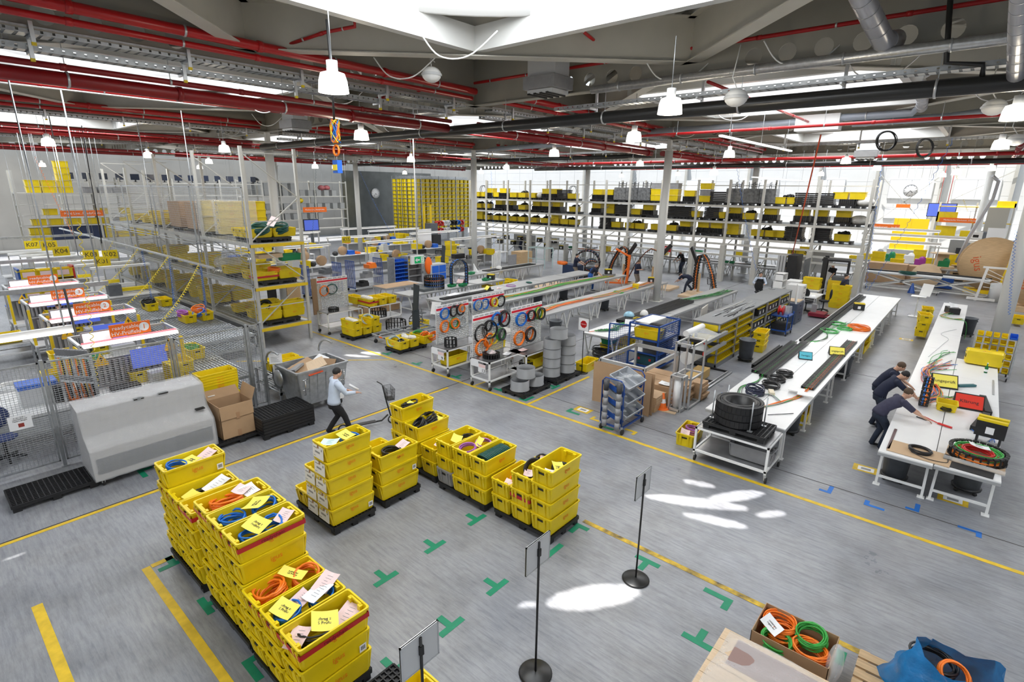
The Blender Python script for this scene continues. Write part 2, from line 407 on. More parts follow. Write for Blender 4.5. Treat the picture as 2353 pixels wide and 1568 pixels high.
# ---------------------------------------------------------------- floor markings
FM=MB
def strip(name,a,b,w,m,label,cat='floor marking',z=.002,group=None):
    a=V3(*a,0);b=V3(*b,0);t=(b-a).normalized();x=V3(-t.y,t.x,0)*w/2; mb=MB()
    n=max(1,int((b-a).length/1.5)); 
    mb.prism([a-x,b-x,b+x,a+x],(0,0,.002)); return O(name,mb,m,label,cat,(0,0,z),0,group)
strip('floor_line',(-20.5,10.78),(3.5,10.78),.10,YTAPE,'worn yellow floor line along the front of the trolleys and the long tables')
strip('floor_line',(-11.33,-4),(-11.33,10.2),.09,YTAPE,'yellow floor line with a dark joint beside the wrapped machine and waste bin')
strip('floor_joint',(-11.40,-4),(-11.40,40),.025,mat('joint',(.05,.04,.035),.8),'thin dark joint in the floor beside the long yellow line','floor joint')
strip('floor_line',(-8.72,10.83),(-8.72,13.95),.09,YTAPE,'short yellow floor line beside the pallet of grey rings')
strip('floor_line',(-8.95,1.62),(-2.9,1.62),.115,YTAPE,'yellow floor line alongside the long row of yellow crates')
strip('floor_line',(-8.92,1.69),(-8.92,2.0),.1,YTAPE,'short yellow line end at the corner by the tallest row of crates')
strip('floor_line',(-9.2,.345),(-4.2,.345),.125,YTAPE,'yellow floor line on the open floor nearest the camera corner')
strip('floor_line',(-4.5,7.28),(2.5,7.28),.1,mat('scuffed_tape',(.72,.47,.03),.6,noise=.85,scale=5,c2=(.06,.05,.04)),'yellow and black scuffed floor line beside the sign stand and box of orange cables')
strip('floor_line',(-10.85,10.83),(-10.85,12.6),.08,YTAPE,'yellow floor line between the two peg board trolleys')
strip('floor_line',(-18.5,7.0),(-14.8,10.7),.06,YTAPE,'slanting yellow floor line beyond the waste container')
strip('floor_joint',(-20,11.7),(2,11.7),.015,MATS['joint'],'thin saw cut joint in the floor under the tables','floor joint')
strip('floor_joint',(-3.5,20.3),(2.6,20.3),.015,MATS['joint'],'thin saw cut joint between the two long tables','floor joint')
def mark(kind,x,y,a,m,label,s=1,group=None):
    mb=MB(); w=.1*s; l=.42*s
    if kind=='T': mb.box(-l/2,l/2,-w/2,w/2,0,.002); mb.box(-w/2,w/2,w/2,.26*s,0,.002)
    else: mb.box(0,l,-w/2,w/2,0,.002); mb.box(0,w,w/2,.22*s,0,.002)
    return O('floor_mark',mb,m,label,'floor marking',(x,y,.002),a,group)
GT=[('T',-5.93,3.98,PI/2,'green T mark alone on the bare floor among the crates'),('T',-5.95,4.99,PI/2,'green T mark on the floor before the three by three crates'),
 ('T',-4.53,4.99,PI/2,'green T mark on bare floor beside the second sign stand'),('T',-4.49,4.01,PI/2,'large green T mark near the first sign stand'),
 ('T',-5.96,6.0,PI/2,'green T mark tucked between the two front crate pallets'),('L',-4.4,6.04,PI/2,'green corner mark behind the grey sign board'),
 ('T',-4.49,7.1,PI,'green mark peeking out beside the last crate pallet'),('T',-3.11,7.05,PI,'green T mark behind the tall sign stand on the line'),
 ('L',-1.75,7.05,PI,'green corner mark by the yellow line near the box of orange cables'),('T',-1.85,6.02,0,'green mark beside the plastic covered crate'),
 ('T',-7.40,1.93,0,'green T mark left of the long crate row'),('T',-8.72,1.94,PI/2,'green mark at the far corner of the long crate row'),('L',-6.05,1.9,0,'green mark beside the long crate row nearer the camera'),
 ('T',-4.50,3.07,PI/2,'green mark by the black pallet nearest the camera'),('T',-10.05,11.1,0,'green T mark beside the trolley numbered thirteen'),
 ('L',-8.95,10.95,PI/2,'green corner mark at the pallet of grey rings'),('T',-8.95,12.45,PI/2,'green mark between the ring pallets'),('T',-11.85,11.0,0,'green mark between the two peg board trolleys'),
 ('T',-15.5,10.98,0,'green T mark below the black pallet of coils'),('T',-13.8,10.98,0,'green mark beyond the sunlit patch'),('L',-12.5,2.5,0,'green corner mark beside the wrapped machine'),('L',-6.5,11.0,0,'green corner mark near the blue cart'),
 ('L',-7.66,11.2,0,'green corner mark before the cardboard sheets'),('L',-.3,7.1,PI,'green corner mark beside the wooden pallet and blue bag')]
for k_,x,y,a,l in GT: mark(k_,x,y,a,GTAPE,l)
for x,y,a,l in ((-1.35,11.35,PI*.5,'blue corner mark on the floor between the long tables'),(-.75,11.4,0,'blue corner mark in front of the round black bins'),(.05,11.75,PI/2,'blue corner mark under the front end of the wide table'),(1.0,11.7,PI,'blue corner mark at the outer table foot'),(-5.0,15.3,0,'small blue mark beside the shelf unit'),(-9.75,14.6,0,'small blue mark at the corner of the narrow white table')):
    mark('L',x,y,a,BTAPE,l,.8)
def floor_tag(x,y,a,label,s=1):
    r=T('floor_tag',label,'floor marking',(x,y,.002),a); P('border',MB().box(-.24*s,.24*s,-.17*s,.17*s,0,.001),YTAPE,r)
    P('sheet',MB().box(-.15*s,.15*s,-.1*s,.1*s,.001,.002),PAP,r); P('print',MB().box(-.09*s,.09*s,-.05*s,.05*s,.002,.003),GRY,r)
floor_tag(-.95,13.0,.05,'white paper label in a yellow frame on the floor between the long tables'); floor_tag(.55,12.75,0,'white paper label in a yellow frame under the wide table')
floor_tag(-7.35,11.55,0,'white paper label in a yellow frame on the floor before the cardboard sheets'); floor_tag(-1.55,26.8,0,'worn yellow floor label far along between the long tables')
for x,y,a,l in ((-6.9,11.2,0,'yellow corner tape mark beside the cardboard sheet'),(-5.55,11.25,PI,'yellow corner tape mark by the blue cart wheel'),(-1.15,17.9,0,'yellow corner tape mark beside the standing men')): mark('L',x,y,a,YTAPE,l,.8)
# ---------------------------------------------------------------- crates, pallets, coils, papers
def rring(hx,hy,z,r=.03,n=3):
    o=[]
    for sx,sy,a0 in ((1,1,0),(-1,1,PI/2),(-1,-1,PI),(1,-1,1.5*PI)):
        for i in range(n): a=a0+PI/2*i/(n-1); o.append((sx*(hx-r)+r*cos(a),sy*(hy-r)+r*sin(a),z))
    return o
def loft(mb,rings,cap0=True,cap1=False,sm=False):
    n=len(rings[0]); b=len(mb.v); vs=[v for r in rings for v in r]; fs=[]
    for i in range(len(rings)-1):
        for k in range(n): fs.append((i*n+k,i*n+(k+1)%n,(i+1)*n+(k+1)%n,(i+1)*n+k))
    if cap0: fs.append(tuple(range(n-1,-1,-1)))
    if cap1: fs.append(tuple((len(rings)-1)*n+k for k in range(n)))
    return mb.add(vs,fs,sm)
CW,CL,CH,CP=.455,.88,.315,.30
def crate_body(w=CW,l=CL,h=CH,simple=False):
    mb=MB(); a,b=w/2,l/2; t=.035
    loft(mb,[rring(a-t,b-t,0),rring(a-.018,b-.018,h-.035),rring(a,b,h-.03),rring(a,b,h),rring(a-.022,b-.022,h),rring(a-.027,b-.027,h-.04),rring(a-t-.012,b-t-.012,.014)],True,True)
    if simple: return mb
    for sy in (-1,1):
        for x in (-.165,-.085,.085,.165):
            x*=w/.455; mb.prism([(x-.02,sy*(b-t-.012),.02),(x+.02,sy*(b-t-.012),.02),(x+.02,sy*(b-.005),h-.04),(x-.02,sy*(b-.005),h-.04)],(0,sy*.018,0))
        mb.box(-.09,.09,sy*(b-.085)-.03,sy*(b-.085)+.03,h-.06,h-.012) if False else None
        for x in (-.10,.10): mb.box(x-.028,x+.028,*sorted((sy*(b-.028),sy*(b-.075))),h-.10,h-.02)
        mb.box(-.10,.10,*sorted((sy*(b-.028),sy*(b-.05))),h-.035,h-.012)
    return mb
def make_crate(m=YEL,logo=True):
    def f():
        r=T('plastic_crate',None,'crate'); P('body',crate_body(),m,r)
        for sy in (-1,1):
            mb=MB(); mb.box(-.062,.062,*sorted((sy*(CL/2-.008),sy*(CL/2-.03))),.205,.238); P('handle_slot',mb,DRK,r)
        if logo:
            for sx in (1,-1): text('igus',.105,ORG,r,(sx*(CW/2-.019),.02*sx,.185),(RX-.03,0,sx*PI/2),'logo_print')
        return r
    return f
crate=Proto(make_crate()); crate_grey=Proto(make_crate(GRY,False))
def make_pallet():
    r=T('plastic_pallet',None,'pallet'); mb=MB(); X,Y=.64,.42
    mb.box(-X,X,-Y,Y,.112,.122)
    for i in range(17): x=-X+2*X*i/16; mb.box(x-.007,x+.007,-Y,Y,.12,.15)
    for j in range(13): y=-Y+2*Y*j/12; mb.box(-X,X,y-.007,y+.007,.12,.15)
    for x in (-X,X): mb.box(x-.012,x+.012,-Y,Y,.085,.15)
    for y in (-Y,Y): mb.box(-X,X,y-.012,y+.012,.085,.15)
    P('deck',mb,BLK,r)
    for i in (-1,0,1):
        for j in (-1,0,1):
            P('foot',MB().prism([(i*.57-.065,j*.36-.05,0),(i*.57+.065,j*.36-.05,0),(i*.57+.065,j*.36+.05,0),(i*.57-.065,j*.36+.05,0)],(0,0,.115)),BLK,r)
    return r
pallet=Proto(make_pallet)
def coil_mesh(Rr=.16,r=.011,n=8,thick=.06,seg=26,seed=0,sides=5):
    q=random.Random(seed); mb=MB()
    for j in range(n):
        a=q.uniform(0,6.28); dr=q.uniform(-.12,.12)*Rr; dz=thick*(j/(max(1,n-1))-.5)+thick/2+r; ph=q.uniform(0,6.28); e=q.uniform(.0,.06)*Rr
        mb.tube([((Rr+dr+e*cos(2*t+ph))*cos(t),(Rr+dr+e*cos(2*t+ph))*sin(t),dz+.35*thick*sin(t+a)*q.uniform(.6,1)) for t in (2*PI*i/seg for i in range(seg))],r,sides,True)
    return mb
CM={}
def coil(loc,m,label,Rr=.16,r=.011,n=8,thick=.06,rot=(0,0,0),group=None,seed=0):
    k=(m.name,Rr,r,n,thick,seed)
    if k not in CM: CM[k]=coil_mesh(Rr,r,n,thick,seed=seed).mesh('cable_coil',m)
    o=link(bpy.data.objects.new('cable_coil',CM[k])); o.location=loc; o.rotation_euler=rot; return tag(o,label,'cable coil',group)
def sheet_mesh(w,h,curl=.02):
    mb=MB(); n=5; vs=[]
    for z in (0,.0015):
        for i in range(n+1): x=w*(i/n-.5); zz=z+curl*(2*i/n-1)**2; vs+=[(x,-h/2,zz),(x,h/2,zz)]
    k=2*(n+1); fs=[]
    for i in range(n): a=2*i; fs+=[(a,a+1,a+3,a+2),(k+a,k+a+2,k+a+3,k+a+1),(a,a+2,k+a+2,k+a),(a+1,k+a+1,k+a+3,a+3)]
    return mb.add(vs,fs+[(0,k,k+1,1),(2*n,2*n+1,k+2*n+1,k+2*n)])
SHM={}
def paper(loc,rot,label,m=PAP,w=.21,h=.29,txt=None,cat='paper',name='order_slip',curl=.02):
    k=(m.name,w,h,curl)
    if k not in SHM: SHM[k]=sheet_mesh(w,h,curl).mesh(name,m)
    r=T(name,label,cat,loc); r.rotation_euler=rot
    o=link(bpy.data.objects.new('sheet',SHM[k]),r)
    if txt: text(txt,min(w,h)*.2,TXT,r,(0,0,.006),(0,0,0),'lettering')
    elif m in (PINK,PAP,CYP):
        if ('ln',w,h) not in SHM:
            mb=MB()
            for i in range(5): mb.box(-w*.3,w*.3-(i%3)*w*.12,h*(.3-.13*i),h*(.3-.13*i)+.004,.004,.0055)
            SHM[('ln',w,h)]=mb.mesh('print',GRY)
        link(bpy.data.objects.new('print',SHM[('ln',w,h)]),r)
    return r
# ---- pallet stacks.  columns: (x, y, height, first label words)
STK=[]
def stack(px,py,cols,where,y0,skip=(),grey=()):
    pallet((px,py,0),0,'black plastic pallet under '+where)
    for ci,(x,h,cn) in enumerate(cols):
        for k in range(h):
            if h==1: lab='yellow crate alone on the floor level, '+cn+' of '+where
            else:
                lv='topmost' if k==h-1 else ('lowest' if k==0 else ORD[k]+' from the floor'); lab='%s yellow crate in the %s of %s'%(lv,cn,where)
            z=.152+CP*k
            (crate_grey if (ci,k) in grey else crate)((x+U(-.006,.006),y0+U(-.008,.008),z),U(-.01,.01),lab.replace('yellow crate','grey crate') if (ci,k) in grey else lab)
def top(h): return .152+CP*h
W_A,W_B,W_C='the wrapped machine row','the tall middle pallet','the near lower pallet'
stack(-8.32,2.42,[(-8.78,5,'tall single column'),(-8.31,4,'middle column'),(-7.86,4,'column')],W_A,2.43)
stack(-6.72,2.42,[(-7.19,5,'farthest column'),(-6.72,5,'middle column'),(-6.25,5,'nearest column')],W_B,2.43)
stack(-5.28,2.40,[(-5.77,3,'farthest column'),(-5.31,3,'middle column'),(-4.84,3,'nearest column')],W_C,2.40)
pallet((-3.85,2.62,0),0,'black plastic pallet, mostly bare, nearest the camera after the crate row')
crate((-3.75,2.62,.152),0,'single yellow crate cut off by the bottom edge beside the crate row')
W_D='the white labelled stack'
stack(-8.10,4.45,[(-8.52,1,'back column'),(-8.08,3,'middle column'),(-7.71,5,'tall front column')],W_D,4.46)
W_E='pallet behind the white labels'
stack(-8.12,5.52,[(-8.5,2,'back column'),(-8.06,2,'middle column'),(-7.72,3,'front column')],W_E,5.5)
W_F='rear black cable pallet'
stack(-8.10,6.74,[(-8.66,4,'tall back column'),(-8.18,3,'middle column'),(-7.66,2,'front column')],W_F,6.74)
W_G='three by three pallet'
stack(-6.66,6.68,[(-7.13,3,'first column'),(-6.66,3,'centre column'),(-6.2,3,'green cable column')],W_G,6.68,grey=((0,0),))
W_H='the outer pallet'
stack(-5.18,6.74,[(-5.68,2,'low column'),(-5.22,3,'middle column'),(-4.76,4,'tall outer column')],W_H,6.74)
# red tape bands: each is a strip wrapped round the top layer of crates
def band(x0,x1,y0,y1,z,label,txt=None):
    r=T('tape_band',label,'tape'); mb=MB(); t=.004
    for a,b,c,d in ((x0-t,x1+t,y0-t,y0),(x0-t,x1+t,y1,y1+t),(x0-t,x0,y0,y1),(x1,x1+t,y0,y1)): mb.box(a,b,c,d,z-.032,z+.032)
    P('tape',mb,REDT,r)
    if txt: text(txt,.07,mat('dark_red_print',(.16,.01,.015),.6),r,(x1+t+.002,(y0+y1)/2,z),FACE['+x'])
band(-8.99,-7.62,2.0,2.86,top(4)-.09,'red tape band round the crates by the wrapped machine')
band(-7.41,-6.03,2.0,2.86,top(5)-.09,'red tape band with dark lettering round the tallest crates','readychain')
band(-5.99,-4.62,1.97,2.83,top(3)-.09,'red tape band with dark lettering round the nearest crates','readychain')
band(-5.44,-5.0,6.31,7.17,top(2)-.13,'red tape band round a middle crate of the outer pallet')
# white labels on the ends of the stack in front of the man
for x,h,cn in ((-7.71,5,'tall front column'),(-8.08,3,'middle column')):
    for k in range(h):
        r=T('crate_label','white printed label on the %s crate end of the %s'%(ORD[k],cn),'label',(x-.015,4.01,.152+CP*k+.165)); r.rotation_euler=(-.06,0,0)
        P('sheet',MB().box(-.165,.165,-.002,.002,-.115,.115),PAP,r); mb=MB(); mb.box(-.09,.06,-.004,-.002,-.02,.012); mb.box(-.14,-.02,-.004,-.002,.06,.075); mb.box(.10,.13,-.004,-.002,.04,.08); mb.box(-.14,-.07,-.004,-.002,-.085,-.075); P('print',mb,GRY,r)
        P('tape',MB().box(-.02,.03,-.006,-.004,.07,.125),mat('brown_tape',(.35,.2,.1),.5),r)
def barcode(loc,rot,label):
    r=T('barcode_label',label,'label',loc); r.rotation_euler=rot; P('sheet',MB().box(-.045,.045,-.001,.001,-.05,.05),PAP,r); mb=MB()
    for i in range(9): x=-.03+.0068*i; mb.box(x,x+(.004 if i%3 else .002),-.002,-.001,-.025,.03)
    P('bars',mb,TXT,r)
for loc,l in (((-8.555,2.77,top(4)+.11),'barcode sticker on the lone top crate by the wrapped machine'),((-4.62,2.72,top(1)+.1),'barcode sticker on the lower crate of the nearest pallet'),((-7.49,4.8,.26),'barcode sticker on the lowest white labelled crate'),((-7.5,5.83,top(1)+.13),'barcode sticker on the second crate of the black cable column')): barcode(loc,(0,0,PI/2),l)
# ---- what lies in the open top crates
def z_in(h,d=.14): return .152+CP*(h-1)+CH-d
coil((-8.80,2.24,z_in(5)),BLUC,'blue cable coil in the lone top crate by the wrapped machine',.13,.012,7,.08)
paper((-8.78,2.45,z_in(5,.055)),(.1,-.1,.2),'yellow slip over blue coil in the lone top crate',YPAP,.30,.2,'Auftrag zur\nQS Prüfung')
paper((-8.78,2.66,z_in(5,.06)),(.35,.1,.3),'pink slip at the far end of the lone top crate',PINK)
coil((-8.31,2.4,z_in(4,.2)),BKC,'black cable coil under papers in the second crate from the wrapped machine',.14,.012,7,.06)
paper((-8.30,2.6,z_in(4,.06)),(.25,.1,.25),'white sheet in the second crate from the wrapped machine',PAP,.22,.36)
paper((-8.31,2.24,z_in(4,.1)),(.2,.1,.3),'yellow slip in the second crate from the wrapped machine',YPAP,.2,.2)
coil((-7.86,2.3,z_in(4,.24)),ORC,'orange cable coil half hidden in the crate below the orange coil crate',.14,.014,5,.06)
coil((-7.19,2.36,z_in(5,.19)),ORC,'large orange cable coil in the farthest tall crate',.185,.016,8,.13,(.1,-.25,0))
paper((-7.2,2.66,z_in(5,.04)),(.1,.2,.1),'white slip over orange coil in the farthest tall crate',PAP,.24,.2)
paper((-7.26,2.58,z_in(5,.02)),(.1,.1,.5),'pink slip over orange coil in the farthest tall crate',PINK,.2,.2)
coil((-6.76,2.24,z_in(5,.2)),BLUC,'round blue cable coil at the near end of the middle tall crate',.15,.014,9,.11,(0,-.15,0))
coil((-6.72,2.66,z_in(5,.17)),BLUC,'blue cable coil under the yellow slip of the middle tall crate',.15,.013,8,.10,(.2,.1,0),seed=2)
paper((-6.74,2.55,z_in(5,.005)),(.25,.12,-1.1),'tall yellow slip with lettering in the middle tall crate',YPAP,.26,.3,'Auftrag zur\nQS Prüfung')
coil((-6.27,2.24,z_in(5,.2)),BLUC,'dark blue coil with a connector in the nearest tall crate',.12,.012,7,.09,seed=3)
coil((-6.25,2.55,z_in(5,.19)),BLUC,'blue coil in the middle of the nearest tall crate',.13,.013,8,.12,(.2,0,0),seed=4)
paper((-6.30,2.36,z_in(5,.03)),(.2,.2,.4),'yellow slip with lettering in the nearest tall crate',YPAP,.28,.24,'Auftrag zur\nPrüfung')
paper((-6.22,2.68,z_in(5,.03)),(.3,.1,.5),'pink slip at the far end of the nearest tall crate',PINK,.18,.22)
coil((-5.8,2.24,z_in(3,.19)),ORC,'big orange cable coil at the front of the near lower pallet',.17,.016,9,.14,(.1,-.3,0),seed=1)
coil((-5.75,2.66,z_in(3,.17)),ORC,'second orange cable coil beyond the yellow slip on the near lower pallet',.15,.016,8,.13,(.1,.35,0),seed=2)
paper((-5.80,2.52,z_in(3,-.005)),(.1,.1,.5),'yellow slip lying over the two orange coils',YPAP,.34,.15,'Auftrag zur\nQS Prüfung')
coil((-5.33,2.2,z_in(3,.2)),BLUC,'blue cable coil under a yellow slip on the near lower pallet',.13,.013,9,.12,seed=5)
coil((-5.3,2.62,z_in(3,.2)),BLUC,'blue cable coil under white and pink sheets on the near lower pallet',.14,.013,8,.1,seed=6)
paper((-5.34,2.18,z_in(3,.03)),(.15,.15,.35),'yellow slip over blue coil on the near lower pallet',YPAP,.28,.22,'Auftrag zur\nQS Prüfung')
paper((-5.30,2.58,z_in(3,.03)),(.1,-.05,.2),'white sheet over blue coil on the near lower pallet',PAP,.22,.32)
paper((-5.36,2.72,z_in(3,.01)),(.2,.1,.4),'pink printed form in the middle crate of the near lower pallet',PINK,.22,.3)
paper((-5.38,2.4,z_in(3,.06)),(.1,.3,.3),'pink slip under plastic in the middle near crate',PINK,.18,.24)
coil((-4.88,2.30,z_in(3,.24)),BKC,'black cable coil in the nearest crate of the long row',.17,.013,9,.12,(0,-.2,0))
paper((-4.85,2.40,z_in(3,.05)),(.2,.25,1.1),'yellow slip with lettering in the nearest crate of the long row',YPAP,.3,.26,'Auftrag zur\nQS Prüfung')
paper((-4.80,2.66,z_in(3,.12)),(.2,.0,.3),'pink printed form at the far end of the nearest crate',PINK,.24,.32)
paper((-4.9,2.1,z_in(3,.1)),(.2,-.1,.5),'pink printed form at the near end of the nearest crate',PINK,.22,.28)
coil((-7.72,4.62,z_in(5,.15)),BLUC,'thin blue coil in the top white labelled crate',.16,.011,6,.05)
paper((-7.72,4.55,z_in(5,.03)),(.1,.1,.1),'yellow slip with two lines in the top white labelled crate',YPAP,.28,.22,'Buntghan\nund Bandung')
paper((-7.72,4.24,z_in(5,.05)),(.1,-.1,.6),'pale green slip in the top white labelled crate',CYP,.3,.2)
paper((-8.08,4.4,z_in(3,.05)),(.3,.1,.2),'crumpled pink sheet in the middle labelled crate',PINK,.3,.3)
coil((-7.72,5.5,z_in(3,.22)),BKC,'black hose coil in the crate behind the labelled stack',.17,.018,8,.12,(.1,0,0))
paper((-7.72,5.75,z_in(3,.06)),(.3,.1,.1),'pink sheet beside black hose coil behind the labelled stack',PINK,.2,.22)
coil((-8.06,5.55,z_in(2,.2)),BKC,'black hose coil low in the middle column behind the labelled stack',.18,.02,8,.14,(.5,.2,0),seed=2)
coil((-8.66,6.7,z_in(4,.2)),BKC,'black hose coil in the highest rear crate',.17,.02,8,.12,(.0,-.25,0),seed=3)
paper((-8.62,6.72,z_in(4,.06)),(.1,.1,.2),'yellow slip beside black coil in the highest rear crate',YPAP,.22,.12)
coil((-8.2,6.85,z_in(3,.14)),BKC,'large black hose coil bulging out of the middle rear crate',.19,.02,9,.15,(.4,-.3,0),seed=4)
coil((-8.16,6.58,z_in(3,.12)),BKC,'small black hose coil leaning in the middle rear crate',.14,.02,7,.12,(.6,-.2,0),seed=5)
paper((-8.12,7.0,z_in(3,.03)),(.1,.1,.2),'yellow slip on the large black coil in the middle rear crate',YPAP,.22,.14)
paper((-7.66,6.7,z_in(2,.06)),(.2,.1,.3),'pink and white papers in the low front rear crate',PINK,.22,.3)
coil((-7.1,6.9,z_in(3,.22)),BKC,'black coil beside a yellow folded slip in the first open crate',.15,.015,7,.08,seed=6)
paper((-7.13,6.62,z_in(3,.06)),(.3,.3,.6),'yellow folded slip in the first open crate of the three by three pallet',YPAP,.2,.22)
coil((-6.68,6.5,z_in(3,.12)),PUR,'purple cable coil at the near end of the centre crate',.15,.013,7,.07,(.25,-.1,0))
coil((-6.62,6.86,z_in(3,.12)),PUR,'purple cable coil behind a yellow slip in the centre crate',.15,.013,7,.06,(.1,.1,0),seed=2)
paper((-6.66,6.78,z_in(3,.03)),(.2,.4,.5),'yellow slip between the two purple coils',YPAP,.12,.28)
dg=MB()
for i in range(15):
    yy=-.30+.042*i; dg.tube([(.155*cos(t),yy+.02*sin(3*t),.12*sin(t)*(1 if sin(t)>0 else .6)) for t in (2*PI*j/18 for j in range(18))],.017,6,True)
O('cable_coil',dg,DGC,'thick roll of dark green cable filling the front crate of the three by three pallet','cable coil',(-6.2,6.7,top(3)-.11))
coil((-5.68,6.8,z_in(2,.2)),ORC,'thin orange cable in the low crate of the outer pallet',.14,.008,4,.04)
paper((-5.66,6.55,z_in(2,.17)),(.1,.1,.4),'pink slips beside thin orange cable in the low crate',PINK,.22,.3)
coil((-5.22,6.72,z_in(3,.06)),BKC,'black coil standing high in the middle crate of the outer pallet',.16,.018,9,.14,(.9,.2,.4),seed=7)
coil((-5.2,6.95,z_in(3,.06)),BKC,'black coil with grey connector at the back of the outer pallet',.12,.018,7,.12,(.5,.2,0),seed=8)
paper((-5.16,6.92,z_in(3,-.06)),(.7,.1,.5),'pink slip held up over the black coils of the outer pallet',PINK,.18,.2)
paper((-5.2,6.52,z_in(3,.04)),(.2,.1,.5),'small pink slip at the near end of the black coil crate',PINK,.16,.18)
coil((-4.76,6.86,z_in(4,.24)),BKC,'flat black coil deep in the top outer crate',.15,.012,5,.04)
paper((-4.72,6.72,z_in(4,.13)),(.35,.25,1.0),'yellow slip with lettering in the top outer crate',YPAP,.2,.24,'Bungen\nzur Band')
paper((-4.78,6.55,z_in(4,.2)),(.2,.1,.5),'crumpled white slip in the top outer crate',PAP,.18,.2)
# ---------------------------------------------------------------- sign stands
def sign_stand(loc,h,label,bw=.44,bh=.33,face='x',panel=None,lean=0):
    r=T('sign_stand',label,'sign stand',loc); P('base',MB().lathe([(0,.0),(.20,0),(.21,.015),(.19,.03),(.03,.045),(.0,.05)],28),mat('black_metal',(.02,.02,.02),.35,metal=.3),r)
    P('pole',MB().cyl((0,0,.03),.014,h-.04,10),MATS['black_metal'],r)
    mb=MB(); mb.box(-.022,-.010,-bw/2,bw/2,h-bh-.03,h+.02) if face=='x' else mb.box(-bw/2,bw/2,-.022,-.010,h-bh-.03,h+.02)
    P('board',mb,LGR if not panel else PAP,r)
    fr=MB(); a,b=-bw/2,bw/2; z0,z1=h-bh-.03,h+.02
    for u0,u1,v0,v1 in ((a,b,z0,z0+.012),(a,b,z1-.012,z1),(a,a+.012,z0,z1),(b-.012,b,z0,z1)):
        fr.box(-.028,-.006,u0,u1,v0,v1) if face=='x' else fr.box(u0,u1,-.028,-.006,v0,v1)
    P('frame',fr,ALU,r)
    if face=='x': P('clamp',MB().box(-.012,.02,-.02,.02,h-bh*.6,h-bh*.3),MATS['black_metal'],r)
    if panel: panel(r,h-bh/2)
    return r
sign_stand((-3.17,4.20,0),1.92,'tall grey sign stand with its board in front of the outer crate pallet')
sign_stand((-3.05,6.54,0),1.84,'grey sign stand farther out beside the sunlit floor patch')
sign_stand((-3.13,2.42,0),1.92,'sign stand cut by the bottom edge, nearest the camera')
def stop_panel(r,z):
    pts=[(.125*cos(PI/8+PI/4*i),-.024,z+.125*sin(PI/8+PI/4*i)) for i in range(8)]
    P('octagon',MB().prism(pts,(0,-.003,0)),RED,r); text('PLANUNG',.038,TXW,r,(0,-.0285,z),FACE['-y'])
    bpy.context.view_layer.update()
sign_stand((-9.12,14.12,0),1.84,'black stand with a white board and red octagon beside the yellow crate',.40,.38,'y',stop_panel)
# ---------------------------------------------------------------- fence in front of the test cells
def post(loc,h,label,s=.06):
    return O('fence_post',MB().box(-s/2,s/2,-s/2,s/2,0,h).box(-.07,.07,-.07,.07,0,.012),GALV,label,'fence post',loc)
FX=-13.9
for y,l in ((-1.1,'grey fence post cut by the image edge beside the desk'),(1.52,'grey fence post behind the single black pallet'),(3.87,'grey fence post behind the wrapped machine'),(5.58,'thin grey fence post one before the fence corner'),(5.95,'grey fence corner post beside the waste container')): post((FX,y,0),2.36,l)
def mesh_panel(y0,y1,label,z0=.12,z1=2.32,dv=.05,dh=.05,w=.0035,axis='y',at=FX):
    r=T('mesh_panel',label,'mesh fence panel',(at,0,0) if axis=='y' else (0,at,0)); fr=MB(); me=MB()
    def bx(mb,a,b,c,d,t): (mb.box(-t,t,a,b,c,d) if axis=='y' else mb.box(a,b,-t,t,c,d))
    for a,b,c,d in ((y0,y1,z0,z0+.03),(y0,y1,z1-.03,z1),(y0,y0+.03,z0,z1),(y1-.03,y1,z0,z1)): bx(fr,a,b,c,d,.014)
    y=y0+dv
    while y<y1: bx(me,y-w/2,y+w/2,z0,z1,w/2); y+=dv
    z=z0+dh
    while z<z1: bx(me,y0,y1,z-w/2,z+w/2,w/2+.002); z+=dh
    P('frame',fr,GALV,r); P('wire_mesh',me,GALV,r); return r
for a,b,l in ((-1.05,1.47,'wire mesh fence panel in front of the desk with blue chair seat'),(1.57,3.82,'wire mesh fence panel behind the wrapped machine'),(3.92,5.54,'wire mesh fence panel behind the open cardboard box'),(5.62,5.91,'narrow wire mesh fence panel at the fence corner')): mesh_panel(a,b,l,dv=.06,dh=.045,w=.006)
for (y,z,w,h,l) in ((1.0,1.18,.36,.3,'white notice with a red box picture hung on the fence'),):
    r=T('notice',l,'notice',(FX+.03,y,z)); P('sheet',MB().box(0,.004,-w/2,w/2,-h/2,h/2),PAP,r); text('In den DSR a\ncommodlich auf\nPapiere ablegen',.035,TXT,r,(.006,0,.07),FACE['+x']); P('picture',MB().box(.004,.006,-.04,.05,-.10,-.02),mat('brown_red',(.3,.04,.03),.6),r)
r=T('notice','two white notices hung at the fence corner above the waste container','notice',(-13.65,6.15,1.2)); r.rotation_euler=(0,0,-.5)
P('sheet',MB().box(0,.004,-.16,.16,.02,.30),PAP,r); P('sheet',MB().box(0,.004,-.09,.13,-.33,.0),PAP,r); mb=MB(); [mb.box(.004,.006,-.12,.1-.03*(i%3),.08+.04*i,.09+.04*i) for i in range(4)]; mb.box(.004,.006,-.04,.06,-.22,-.12); P('print',mb,GRY,r)
# ---------------------------------------------------------------- black pallets
pallet((-12.78,1.13,0),PI/2,'single black pallet in front of the wire fence')
pallet((-12.62,4.52,0),PI/2,'black pallet under the open cardboard box')
for k in range(6):
    pallet((-12.30,5.52,.075*k if k else 0),PI/2,'%s black pallet of the nested stack beside the waste container'%('topmost' if k==5 else 'lowest' if k==0 else ORD[k]+' from the floor'))
